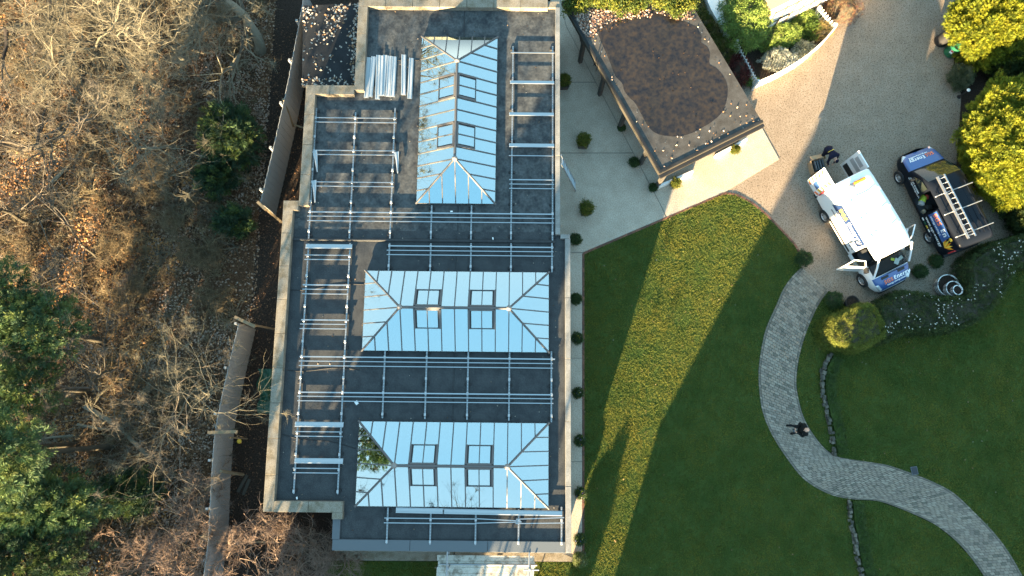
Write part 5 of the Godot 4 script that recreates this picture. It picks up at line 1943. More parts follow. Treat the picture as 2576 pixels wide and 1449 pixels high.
	for s in [1, -1]:
		var n := Node3D.new()
		n.name = "rear_door"
		t.add_child(n, true)
		n.position = Vector3(-2.63, 0, s * 0.90)
		mb = MB.new()
		mb.cbox(Vector3(-0.44, 1.42, 0), Vector3(0.86, 1.84, 0.06), 0.015)
		part(n, "door_panel", mb.mesh(), W)
		if s > 0:
			for k in 5:
				mb = slab(Vector3(-0.85, 0.65 + k * 0.35, 0.034), Vector3(-0.62, 0.52 + k * 0.35, 0.034), Vector3(-0.62, 0.68 + k * 0.35, 0.034), Vector3(-0.85, 0.81 + k * 0.35, 0.034), 0.006)
				part(n, "chevron", mb.mesh(), M.yellow if k % 2 else M.orange)
				mb = slab(Vector3(-0.24, 0.52 + k * 0.35, 0.034), Vector3(-0.03, 0.65 + k * 0.35, 0.034), Vector3(-0.03, 0.81 + k * 0.35, 0.034), Vector3(-0.24, 0.68 + k * 0.35, 0.034), 0.006)
				part(n, "chevron", mb.mesh(), M.yellow if k % 2 else M.orange)
			mb = slab(Vector3(-0.6, 0.85, 0.034), Vector3(-0.26, 0.85, 0.034), Vector3(-0.26, 1.25, 0.034), Vector3(-0.6, 1.25, 0.034), 0.006)
			part(n, "decal", mb.mesh(), M.vanblue)
			word(n, "lettering", "Energy", 0.16, M.textdark, Transform3D(Basis(Vector3(0, 1, 0), Vector3(-1, 0, 0), Vector3(0, 0, 1)), Vector3(-0.45, 1.35, 0.036)))
		else:
			mb = MB.new()
			mb.cbox(Vector3(-0.44, 0.86, 0.033), Vector3(0.62, 0.42, 0.02), 0.006)
			part(n, "door_pocket", mb.mesh(), M.black)
			for e in [[-0.44, 1.55, 0.66, 0.02], [-0.44, 1.95, 0.5, 0.02]]:
				mb = MB.new()
				mb.cbox(Vector3(e[0], e[1], 0.036), Vector3(e[2], 0.32, e[3]), 0.01)
				part(n, "inner_panel", mb.mesh(), M.plate)
	# side: rub strip, decal, lettering, fuel cap
	mb = MB.new()
	mb.cbox(Vector3(-0.55, 0.66, 0.995), Vector3(1.75, 0.12, 0.03), 0.01)
	mb.cbox(Vector3(-0.55, 0.66, -0.995), Vector3(1.75, 0.12, 0.03), 0.01)
	part(t, "rub_strip", mb.mesh(), M.black)
	var sz := func(y: float) -> float:
		var f := (y - 0.4) / 2.12
		if f < 0.58: return 0.99 * lerpf(1.0, 0.985, (f - 0.35) / 0.23)
		return 0.99 * lerpf(0.985, 0.95, (f - 0.58) / 0.22)
	mb = slab(Vector3(-1.9, 1.5, sz.call(1.5) + 0.025), Vector3(0.3, 1.5, sz.call(1.5) + 0.025), Vector3(0.36, 2.08, sz.call(2.08) + 0.03), Vector3(-1.6, 2.08, sz.call(2.08) + 0.03), 0.006)
	part(t, "decal", mb.mesh(), M.decal)
	var tb := Basis(Vector3.RIGHT, -0.06)
	word(t, "lettering", "SGS", 0.34, M.yellow, Transform3D(tb, Vector3(-1.55, 1.86, sz.call(1.86) + 0.036)))
	word(t, "lettering", "Energy", 0.34, M.text, Transform3D(tb, Vector3(-0.85, 1.86, sz.call(1.86) + 0.036)))
	word(t, "lettering", "energy saving solutions", 0.14, M.text, Transform3D(tb, Vector3(-1.55, 1.6, sz.call(1.6) + 0.036)))
	word(t, "lettering", "www.sgs-energy.co.uk", 0.17, M.textdark, Transform3D(Basis(), Vector3(-1.75, 1.22, 0.992)))
	for k in 5:
		mb = MB.new()
		mb.box(Vector3(-0.4 + k * 0.17, 0.98, 0.992), Vector3(0.1, 0.07, 0.006))
		part(t, "badge", mb.mesh(), M.textdark)
	mb = MB.new()
	mb.cbox(Vector3(-2.6, 1.15, 0.95), Vector3(0.06, 0.5, 0.12), 0.02)
	mb.cbox(Vector3(-2.6, 1.15, -0.95), Vector3(0.06, 0.5, 0.12), 0.02)
	part(t, "tail_light", mb.mesh(), M.red)
	mb = MB.new()
	mb.cbox(Vector3(-2.68, 0.45, 0), Vector3(0.18, 0.2, 1.86), 0.04)
	part(t, "bumper", mb.mesh(), M.black)
	# roof: beacon, vent, joints, fixings
	var be := Node3D.new()
	be.name = "beacon"
	t.add_child(be, true)
	be.position = Vector3(-2.25, 2.56, -0.05)
	for s in [-0.16, 0.14]:
		mb = MB.new()
		mb.tube([Vector3(0, 0.03, s - 0.13), Vector3(0, 0.03, s - 0.1), Vector3(0, 0.03, s + 0.1), Vector3(0, 0.03, s + 0.13)], [0.04, 0.075, 0.075, 0.04], 12)
		part(be, "lens", mb.mesh(), M.amber)
	mb = MB.new()
	mb.cbox(Vector3(0, -0.03, 0), Vector3(0.1, 0.04, 0.55), 0.01)
	part(be, "beacon_base", mb.mesh(), M.black)
	mb = MB.new()
	mb.lathe([Vector2(0, 0.09), Vector2(0.13, 0.07), Vector2(0.14, 0.0)].duplicate(), 18, Transform3D(Basis(), Vector3(-2.18, 2.5, 0.34)))
	mb = MB.new()
	mb.lathe([Vector2(0.14, 0.0), Vector2(0.13, 0.08), Vector2(0.05, 0.1), Vector2(0, 0.1)], 18, Transform3D(Basis(), Vector3(-2.18, 2.5, 0.34)))
	part(t, "roof_vent", mb.mesh(), M.aludull)
	for x in [-1.7, -0.8, 0.05]:
		mb = MB.new()
		mb.box(Vector3(x, 2.523, 0), Vector3(0.02, 0.012, 1.3))
		part(t, "roof_joint", mb.mesh(), M.plate)
		for s in [-1, 1]:
			mb = MB.new()
			mb.cbox(Vector3(x + 0.1, 2.49, s * 0.72), Vector3(0.12, 0.05, 0.06), 0.01)
			part(t, "roof_fixing", mb.mesh(), M.plate)
	for x in [1.78, -1.62]:
		for s in [-1, 1]:
			wheel(t, Vector3(x, 0.345, s * 0.93), 0.345, 0.22, s)

func dark_van() -> void:
	var nose := P(2314, 375, 0.75)
	var rear := P(2450, 626, 0.95)
	var d := Vector3(nose.x - rear.x, 0, nose.z - rear.z)
	var L := d.length()
	d = d.normalized()
	var k := L / 5.06
	var mid := Vector3(nose.x + rear.x, 0, nose.z + rear.z) * 0.5 + Vector3(-0.33, 0, 0)
	var t := thing("panel_van", "black low-roof panel van with a blue bonnet and roof ladder, side door slid open", "van", Vector3(mid.x, 0.004, mid.z), atan2(-d.z, d.x))
	var st := [[-2.53, 0.86, 0.45, 1.80], [-2.46, 0.93, 0.40, 1.90], [-2.2, 0.97, 0.36, 1.96], [-0.45, 0.985, 0.36, 1.99], [0.42, 0.985, 0.36, 1.98], [0.75, 0.975, 0.36, 1.93], [1.0, 0.965, 0.36, 1.77], [1.3, 0.955, 0.36, 1.52], [1.6, 0.95, 0.36, 1.24], [1.95, 0.92, 0.36, 1.13], [2.22, 0.86, 0.36, 1.02], [2.42, 0.74, 0.38, 0.86], [2.53, 0.56, 0.44, 0.66]]
	var mb := MB.new()
	# body skin with a hole where the side door has slid away
	var rings := []
	for s in st: rings.append(vring(RING, s))
	for i in rings.size() - 1:
		for j in RING.size() - 1:
			if i == 3 and j >= 1 and j <= 4: continue
			mb.quad(rings[i][j], rings[i][j + 1], rings[i + 1][j + 1], rings[i + 1][j])
	for q in [0, rings.size() - 1]:
		var c := Vector3(st[q][0], 1.0, 0)
		for j in RING.size() - 1:
			if q == 0: mb.tri(c, rings[q][j + 1], rings[q][j])
			else: mb.tri(c, rings[q][j], rings[q][j + 1])
	# smooth the flat shading where the skin is curved
	part(t, "body", smoothed(mb), M.vanblack)
	mb = vloft(RING, [[1.62, 0.95, 0.36, 1.235], [1.95, 0.92, 0.36, 1.13], [2.22, 0.86, 0.36, 1.02], [2.42, 0.74, 0.38, 0.87]], 4, 15, 0.008)
	part(t, "bonnet", mb.mesh(), M.vanblue)
	mb = vloft(RING, [[0.80, 0.965, 0.36, 1.915], [1.0, 0.96, 0.36, 1.775], [1.3, 0.95, 0.36, 1.525], [1.54, 0.95, 0.36, 1.30]], 6, 13, 0.01)
	var wg := plain(0.02, 0.026, 0.022, 0.03)
	wg.metallic_specular = 0.6
	part(t, "windscreen", mb.mesh(), wg)
	for s in [-1, 1]:
		mb = slab(Vector3(0.5, 1.32, s * 0.975), Vector3(1.32, 1.32, s * 0.965), Vector3(0.98, 1.66, s * 0.945), Vector3(0.52, 1.76, s * 0.945), 0.01)
		part(t, "side_window", mb.mesh(), wg)
		mb = MB.new()
		mb.cbox(Vector3(2.27, 0.86, s * 0.68), Vector3(0.3, 0.13, 0.22), 0.05, Basis(Vector3.UP, s * 0.6))
		part(t, "headlight", mb.mesh(), M.lamp)
		mb = MB.new()
		mb.cbox(Vector3(1.2, 1.3, s * 1.08), Vector3(0.12, 0.18, 0.2), 0.04)
		part(t, "mirror", mb.mesh(), M.black)
		mb = MB.new()
		mb.cbox(Vector3(-2.5, 1.2, s * 0.86), Vector3(0.06, 0.5, 0.1), 0.02)
		part(t, "tail_light", mb.mesh(), M.red)
		for x in [1.62, -1.5]: wheel(t, Vector3(x, 0.33, s * 0.92), 0.33, 0.21, s)
	mb = MB.new()
	mb.cbox(Vector3(-2.56, 0.5, 0), Vector3(0.14, 0.24, 1.75), 0.05)
	part(t, "bumper", mb.mesh(), M.black)
	# inside the open side
	mb = MB.new()
	mb.box(Vector3(-0.5, 0.44, 0), Vector3(1.9, 0.04, 1.8))
	mb.box(Vector3(0.46, 1.1, 0.05), Vector3(0.03, 1.3, 1.7))
	part(t, "load_floor", mb.mesh(), M.slot)
	for q in [[0.25, 0.62, -0.55, 0.3, Color(0.6, 0.75, 0.08)], [0.1, 0.6, -0.7, 0.22, Color(0.55, 0.55, 0.55)], [0.28, 0.65, -0.4, 0.2, Color(0.5, 0.08, 0.05)], [-0.2, 0.6, -0.5, 0.3, Color(0.03, 0.03, 0.03)], [-0.3, 0.58, -0.78, 0.16, Color(0.35, 0.3, 0.22)]]:
		var cm := StandardMaterial3D.new()
		cm.albedo_color = lin(q[4].r, q[4].g, q[4].b)
		mb = MB.new()
		mb.cbox(Vector3(q[0], q[1], q[2]), Vector3(q[3], 0.26, q[3] * 0.8), 0.07, Basis(Vector3.UP, q[0] * 9.0))
		part(t, "tool_bag", mb.mesh(), cm)
	# the slid-back door with its decal
	var n := Node3D.new()
	n.name = "sliding_door"
	t.add_child(n, true)
	mb = slab(Vector3(-0.5, 0.5, -1.05), Vector3(-1.5, 0.5, -1.05), Vector3(-1.5, 1.25, -1.06), Vector3(-0.5, 1.25, -1.06), 0.05)
	mb.add(slab(Vector3(-0.5, 1.25, -1.06), Vector3(-1.5, 1.25, -1.06), Vector3(-1.48, 1.82, -1.0), Vector3(-0.52, 1.82, -1.0), 0.05), Transform3D())
	part(n, "door_panel", mb.mesh(), M.vanblack)
	mb = slab(Vector3(-0.56, 1.2, -1.092), Vector3(-1.95, 1.2, -1.08), Vector3(-1.85, 1.78, -1.035), Vector3(-0.56, 1.78, -1.035), 0.008)
	part(n, "decal", mb.mesh(), M.vanblue)
	var tb := Basis(Vector3.UP, PI) * Basis(Vector3.RIGHT, -0.09)
	word(n, "lettering", "SGS", 0.34, M.orange, Transform3D(tb, Vector3(-0.62, 1.58, -1.062)))
	word(n, "lettering", "En", 0.34, M.text, Transform3D(tb, Vector3(-1.38, 1.58, -1.062)))
	word(n, "lettering", "energy saving s", 0.13, M.text, Transform3D(tb, Vector3(-0.66, 1.32, -1.088)))
	var tb0 := Basis(Vector3.UP, PI)
	word(n, "lettering", "www.sgs-energy", 0.19, M.text, Transform3D(tb0, Vector3(-0.6, 0.98, -1.08)))
	for q in 5:
		mb = MB.new()
		mb.box(Vector3(-0.62 - q * 0.2, 0.72, -1.078), Vector3(0.15, 0.09, 0.008))
		part(n, "badge", mb.mesh(), [M.text, M.green, M.yellow, M.text, M.textdark][q])
	word(t, "lettering", "01227 013088", 0.13, M.text, Transform3D(tb0, Vector3(1.35, 1.12, -0.985)))
	word(t, "lettering", "www.sgs-energy.co.uk", 0.1, M.text, Transform3D(tb0, Vector3(1.4, 1.0, -0.987)))
	var bx := Basis(Vector3(0, 0, -1), Vector3(-0.94, 0.33, 0), Vector3(0.33, 0.94, 0))
	word(t, "lettering", "SGS", 0.24, M.orange, Transform3D(bx, Vector3(2.08, 1.098, 0.58)))
	word(t, "lettering", "Energy", 0.24, M.text, Transform3D(bx, Vector3(2.05, 1.105, 0.12)))
	word(t, "lettering", "energy saving solutions", 0.085, M.text, Transform3D(bx, Vector3(2.2, 1.045, 0.35)))
	# sunflower emblem on the rear quarter
	for q in 6:
		var a := -0.5 + q * 0.32
		var o := Vector3(-2.18, 1.02, -0.985)
		var dir := Vector3(sin(a) * 0.9, cos(a), 0.04)
		var s := Vector3(cos(a), -sin(a), 0) * 0.055
		mb = slab(o - s * 0.4, o + dir * 0.3 - s, o + dir * 0.56, o + dir * 0.3 + s, 0.012)
		part(t, "emblem_petal", mb.mesh(), M.yellow if q % 2 else M.amber)
	mb = MB.new()
	mb.lathe([Vector2(0.09, -0.006), Vector2(0.09, 0.006), Vector2(0, 0.008)], 14, Transform3D(Basis(Vector3.RIGHT, -PI / 2), Vector3(-1.98, 1.66, -0.985)))
	part(t, "emblem_disc", mb.mesh(), M.yellow)
	# roof bars, ribs
	for x in [0.05, -0.85, -1.95]:
		mb = MB.new()
		mb.tube([Vector3(x, 1.98, -0.93), Vector3(x, 2.08, -0.88), Vector3(x, 2.08, 0.88), Vector3(x, 1.98, 0.93)], [0.025, 0.022, 0.022, 0.025], 8)
		part(t, "roof_bar", mb.mesh(), M.aludull)
	for z in [0.15, 0.42, 0.65, -0.75]:
		mb = MB.new()
		mb.cbox(Vector3(-0.95, 1.985, z), Vector3(2.5, 0.02, 0.035), 0.008)
		part(t, "roof_rib", mb.mesh(), M.vanblack)
	# ladder strapped on the bars
	var y := 2.13
	var base := Vector3(-2.2, y, -0.36)
	var lt := thing("roof_ladder", "aluminium ladder lying on the black van's roof bars", "ladder", t.transform * base, t.rotation.y)
	for z in [-0.19, 0.19]:
		mb = MB.new()
		mb.box(Vector3(1.52, 0, z), Vector3(3.05, 0.075, 0.035))
		mb.box(Vector3(1.52, 0.036, z * 0.78), Vector3(3.05, 0.05, 0.025))
		part(lt, "stile", mb.mesh(), M.alu)
	for q in 12:
		mb = MB.new()
		mb.tube([Vector3(0.12 + q * 0.255, 0.0, -0.175), Vector3(0.12 + q * 0.255, 0, 0.175)], [0.018, 0.018], 8)
		part(lt, "rung", mb.mesh(), M.alu)

func smoothed(mb: MB) -> ArrayMesh:
	var acc := {}
	for k in mb.v.size():
		var key := Vector3i((mb.v[k] * 500.0).round())
		acc[key] = acc.get(key, Vector3.ZERO) + mb.n[k]
	for k in mb.v.size():
		var s: Vector3 = acc[Vector3i((mb.v[k] * 500.0).round())].normalized()
		if s.dot(mb.n[k]) > 0.6: mb.n[k] = s
	return mb.mesh()

# ---------------------------------------------------------------- people
func nets(mb: MB, bones: Array, cell: float, k: float, col: Callable) -> void:
	var lo: Vector3 = bones[0][0]
	var hi: Vector3 = bones[0][0]
	for b in bones:
		for e in 2:
			var r: float = b[2 + e] + cell * 2.5
			lo = lo.min(b[e] - Vector3.ONE * r)
			hi = hi.max(b[e] + Vector3.ONE * r)
	var nx := int((hi.x - lo.x) / cell) + 2
	var ny := int((hi.y - lo.y) / cell) + 2
	var nz := int((hi.z - lo.z) / cell) + 2
	var f := PackedFloat32Array()
	f.resize(nx * ny * nz)
	f.fill(1.0)
	for b in bones:
		var a: Vector3 = b[0]
		var ab: Vector3 = b[1] - b[0]
		var l2 := maxf(ab.length_squared(), 1e-9)
		var rm: float = maxf(b[2], b[3]) + k + cell * 2.0
		var p0: Vector3 = ((b[0].min(b[1]) - Vector3.ONE * rm) - lo) / cell
		var p1: Vector3 = ((b[0].max(b[1]) + Vector3.ONE * rm) - lo) / cell
		for z in range(maxi(0, int(p0.z)), mini(nz, int(p1.z) + 2)):
			for y in range(maxi(0, int(p0.y)), mini(ny, int(p1.y) + 2)):
				for x in range(maxi(0, int(p0.x)), mini(nx, int(p1.x) + 2)):
					var p := lo + Vector3(x, y, z) * cell
					var t := clampf((p - a).dot(ab) / l2, 0.0, 1.0)
					var dd: float = (p - a - ab * t).length() - lerpf(b[2], b[3], t)
					var i := (z * ny + y) * nx + x
					var h := clampf(0.5 + 0.5 * (f[i] - dd) / k, 0.0, 1.0)
					f[i] = lerpf(f[i], dd, h) - k * h * (1.0 - h)
	var idx := PackedInt32Array()
	idx.resize(f.size())
	idx.fill(-1)
	var sx := 1
	var sy := nx
	var sz := nx * ny
	for z in nz - 1:
		for y in ny - 1:
			for x in nx - 1:
				var i := z * sz + y * sy + x
				var c := [f[i], f[i + 1], f[i + sy], f[i + sy + 1], f[i + sz], f[i + sz + 1], f[i + sz + sy], f[i + sz + sy + 1]]
				var neg := 0
				for q in 8:
					if c[q] < 0: neg += 1
				if neg == 0 or neg == 8: continue
				var s := Vector3.ZERO
				var m := 0
				for e in [[0, 1], [2, 3], [4, 5], [6, 7], [0, 2], [1, 3], [4, 6], [5, 7], [0, 4], [1, 5], [2, 6], [3, 7]]:
					var g0: float = c[e[0]]
					var g1: float = c[e[1]]
					if (g0 < 0) != (g1 < 0):
						var w := g0 / (g0 - g1)
						var q0 := Vector3(e[0] & 1, (e[0] >> 1) & 1, e[0] >> 2)
						var q1 := Vector3(e[1] & 1, (e[1] >> 1) & 1, e[1] >> 2)
						s += q0.lerp(q1, w)
						m += 1
				var p := lo + (Vector3(x, y, z) + s / m) * cell
				var nn := Vector3(c[1] + c[3] + c[5] + c[7] - c[0] - c[2] - c[4] - c[6], c[2] + c[3] + c[6] + c[7] - c[0] - c[1] - c[4] - c[5], c[4] + c[5] + c[6] + c[7] - c[0] - c[1] - c[2] - c[3]).normalized()
				mb.cur = col.call(p)
				idx[i] = mb.put(p, nn)
	for z in range(1, nz - 1):
		for y in range(1, ny - 1):
			for x in range(1, nx - 1):
				var i := z * sz + y * sy + x
				for ax in 3:
					var st: int = [sx, sy, sz][ax]
					var u: int = [sy, sz, sx][ax]
					var w: int = [sz, sx, sy][ax]
					if (f[i] < 0) == (f[i + st] < 0): continue
					var q := [idx[i], idx[i - u], idx[i - u - w], idx[i - w]]
					if q.min() < 0: continue
					if f[i] < 0: mb.ix.append_array([q[0], q[2], q[1], q[0], q[3], q[2]])
					else: mb.ix.append_array([q[0], q[1], q[2], q[0], q[2], q[3]])

# joints in a frame that faces +z, x to the person's left, feet at y 0
func figure(called: String, label: String, at: Vector3, turn: float, j: Dictionary, c: Dictionary) -> Node3D:
	var t := thing(called, label, "person", at, turn)
	var mb := MB.new()
	var b := []
	b.append([j.pelvis + Vector3(0.075, 0, 0), j.pelvis - Vector3(0.075, 0, 0), 0.125, 0.125])
	b.append([j.pelvis, j.chest, 0.145, 0.15])
	b.append([j.shl, j.shr, 0.085, 0.085])
	b.append([j.chest + (j.shl - j.chest) * 0.45, j.chest + (j.shr - j.chest) * 0.45, 0.13, 0.13])
	b.append([j.chest, j.neck, 0.11, 0.058])
	b.append([j.neck, j.head, 0.057, 0.055])
	for s in ["l", "r"]:
		b.append([j["sh" + s], j["el" + s], 0.072, 0.055])
		b.append([j["el" + s], j["wr" + s], 0.055, 0.036])
		b.append([j["hip" + s], j["kn" + s], 0.095, 0.066])
		b.append([j["kn" + s], j["an" + s], 0.062, 0.045])
		b.append([j["an" + s], j["to" + s], 0.05, 0.042])
	nets(mb, b, 0.02, 0.045, func(p: Vector3) -> Color:
		if p.distance_to(j.head) < 0.16: return c.skin
		if p.y < 0.1: return c.shoe
		return c.trousers if (p - j.pelvis).dot((j.chest - j.pelvis).normalized()) < -0.02 else c.top)
	# head with a face
	var up: Vector3 = (j.head - j.neck).normalized()
	var fw: Vector3 = (j.look - up * j.look.dot(up)).normalized()
	var rt := fw.cross(up)
	var h: Vector3 = j.head
	var hb := [[h + up * 0.03 - fw * 0.025, h + up * 0.035 + fw * 0.02, 0.088, 0.085], [h + up * 0.0 + fw * 0.02, h - up * 0.07 + fw * 0.055, 0.075, 0.042],
		[h + up * 0.005 + fw * 0.1, h - up * 0.03 + fw * 0.118, 0.010, 0.016], [h - up * 0.068 + fw * 0.088 + rt * 0.018, h - up * 0.068 + fw * 0.088 - rt * 0.018, 0.011, 0.011],
		[h + up * 0.02 + rt * 0.083, h - up * 0.03 + rt * 0.086, 0.014, 0.012], [h + up * 0.02 - rt * 0.083, h - up * 0.03 - rt * 0.086, 0.014, 0.012],
		[h - up * 0.05, j.neck, 0.058, 0.06]]
	nets(mb, hb, 0.009, 0.02, func(p: Vector3) -> Color:
		var q: Vector3 = p - h
		for s in [-1, 1]:
			if (q - (up * 0.012 + fw * 0.1 + rt * 0.033 * s)).length() < 0.014: return Color(0.05, 0.035, 0.03)
		if (q - (-up * 0.068 + fw * 0.098)).length() < 0.022 and absf(q.dot(up) + 0.068) < 0.006: return Color(0.28, 0.12, 0.10)
		if c.has("hair") and q.dot(up) - q.dot(fw) * 0.5 > 0.045: return c.hair
		if q.dot(up) < -0.085: return c.top if c.has("hood") else c.skin
		return c.skin)
	for s in ["l", "r"]:
		var w: Vector3 = j["wr" + s]
		var d: Vector3 = (w - j["el" + s]).normalized()
		var inward: Vector3 = (j["el" + ("r" if s == "l" else "l")] - w).normalized()
		inward = (inward - d * inward.dot(d)).normalized()
		var side := d.cross(inward)
		if s == "r": side = -side
		# palm, four fingers of different length curling inward, thumb from the palm's side
		var hb2 := [[w, w + d * 0.03, 0.03, 0.03], [w + d * 0.03 + side * 0.024, w + d * 0.085 + side * 0.03, 0.02, 0.016], [w + d * 0.03 - side * 0.022, w + d * 0.08 - side * 0.03, 0.02, 0.016], [w + d * 0.02, w + d * 0.08, 0.026, 0.02]]
		for k in 4:
			var o := w + d * (0.085 - 0.004 * absf(k - 1.4)) + side * (0.033 - 0.022 * k)
			var l: float = [0.036, 0.042, 0.039, 0.03][k]
			var k1 := o + (d * 0.85 + inward * 0.5).normalized() * l
			var k2 := k1 + (d * 0.35 + inward * 0.95).normalized() * l * 0.75
			var k3 := k2 + (inward - d * 0.3).normalized() * l * 0.5
			hb2.append([o, k1, 0.0095, 0.009])
			hb2.append([k1, k2, 0.009, 0.0085])
			hb2.append([k2, k3, 0.0085, 0.007])
		var to := w + d * 0.03 + side * 0.035
		var t1 := to + (side * 0.8 + d * 0.6 + inward * 0.4).normalized() * 0.04
		hb2.append([to, t1, 0.013, 0.0105])
		hb2.append([t1, t1 + (d * 0.6 + inward * 0.9).normalized() * 0.032, 0.0105, 0.0085])
		nets(mb, hb2, 0.0065, 0.006, func(_p: Vector3) -> Color: return c.hand)
	part(t, "body", mb.mesh(), M.cloth)
	return t

func build_people() -> void:
	var feet := P(1994, 1079, 0.045)
	var j := {"pelvis": Vector3(0, 0.94, 0), "chest": Vector3(0, 1.30, 0.0), "neck": Vector3(0, 1.48, 0.0), "head": Vector3(0, 1.64, 0.035), "look": Vector3(0.1, -0.15, 1).normalized(),
		"shl": Vector3(0.185, 1.40, -0.01), "shr": Vector3(-0.185, 1.40, -0.01), "ell": Vector3(0.27, 1.13, 0.06), "elr": Vector3(-0.27, 1.13, 0.06), "wrl": Vector3(0.09, 1.17, 0.29), "wrr": Vector3(-0.09, 1.15, 0.29),
		"hipl": Vector3(0.1, 0.9, 0), "hipr": Vector3(-0.1, 0.9, 0), "knl": Vector3(0.12, 0.5, 0.06), "knr": Vector3(-0.12, 0.5, 0.03), "anl": Vector3(0.17, 0.085, -0.03), "anr": Vector3(-0.17, 0.085, 0.07), "tol": Vector3(0.2, 0.045, 0.13), "tor": Vector3(-0.19, 0.045, 0.24)}
	var t := figure("person", "bald person in black clothes standing on the winding path holding a handset", feet, -PI / 2 + 0.15, j, {"skin": Color(0.50, 0.30, 0.22), "hand": Color(0.48, 0.28, 0.2), "top": Color(0.012, 0.012, 0.014), "trousers": Color(0.016, 0.017, 0.022), "shoe": Color(0.01, 0.01, 0.01)})
	var hs := thing("handset", "small black handset with grey screen held by the person on the path", "handset", t.transform * Vector3(0.0, 1.155, 0.40), t.rotation.y)
	var mb := MB.new()
	mb.cbox(Vector3.ZERO, Vector3(0.17, 0.03, 0.09), 0.01, Basis(Vector3.RIGHT, 0.3))
	part(hs, "case", mb.mesh(), M.black)
	mb = MB.new()
	mb.box(Vector3(0, 0.02, 0), Vector3(0.09, 0.006, 0.05), Basis(Vector3.RIGHT, 0.3))
	part(hs, "screen", mb.mesh(), M.zinc)
	for s in [-0.06, 0.06]:
		mb = MB.new()
		mb.tube([Vector3(s, 0.01, 0.02), Vector3(s, 0.05, 0.02)], [0.006, 0.009], 8)
		part(hs, "stick", mb.mesh(), M.black)
	# bending over a carton behind the white van
	var f2 := P(2066, 397, 0.004)
	j = {"pelvis": Vector3(0, 0.90, -0.12), "chest": Vector3(0, 1.08, 0.24), "neck": Vector3(0, 1.12, 0.42), "head": Vector3(0, 1.13, 0.57), "look": Vector3(0, -0.9, 0.5).normalized(),
		"shl": Vector3(0.185, 1.08, 0.34), "shr": Vector3(-0.185, 1.08, 0.34), "ell": Vector3(0.22, 0.80, 0.44), "elr": Vector3(-0.22, 0.80, 0.44), "wrl": Vector3(0.15, 0.58, 0.54), "wrr": Vector3(-0.15, 0.58, 0.54),
		"hipl": Vector3(0.1, 0.87, -0.12), "hipr": Vector3(-0.1, 0.87, -0.12), "knl": Vector3(0.13, 0.48, -0.02), "knr": Vector3(-0.13, 0.48, 0.0), "anl": Vector3(0.14, 0.085, -0.1), "anr": Vector3(-0.15, 0.085, -0.04), "tol": Vector3(0.15, 0.045, 0.07), "tor": Vector3(-0.17, 0.045, 0.13)}
	t = figure("person", "person in a dark navy hooded top bending over a carton behind the white van", f2, 0.35, j, {"skin": Color(0.42, 0.26, 0.19), "hand": Color(0.42, 0.26, 0.19), "top": Color(0.012, 0.014, 0.03), "trousers": Color(0.014, 0.014, 0.022), "shoe": Color(0.24, 0.16, 0.09), "hair": Color(0.015, 0.015, 0.03), "hood": 1})
	mb = MB.new()
	mb.tube([Vector3(0.17, 1.03, 0.02), Vector3(0.09, 1.165, 0.04), Vector3(-0.06, 1.165, 0.05), Vector3(-0.17, 1.05, 0.06)], [0.012, 0.014, 0.014, 0.012], 6)
	part(t, "waist_strap", mb.mesh(), M.yellow)

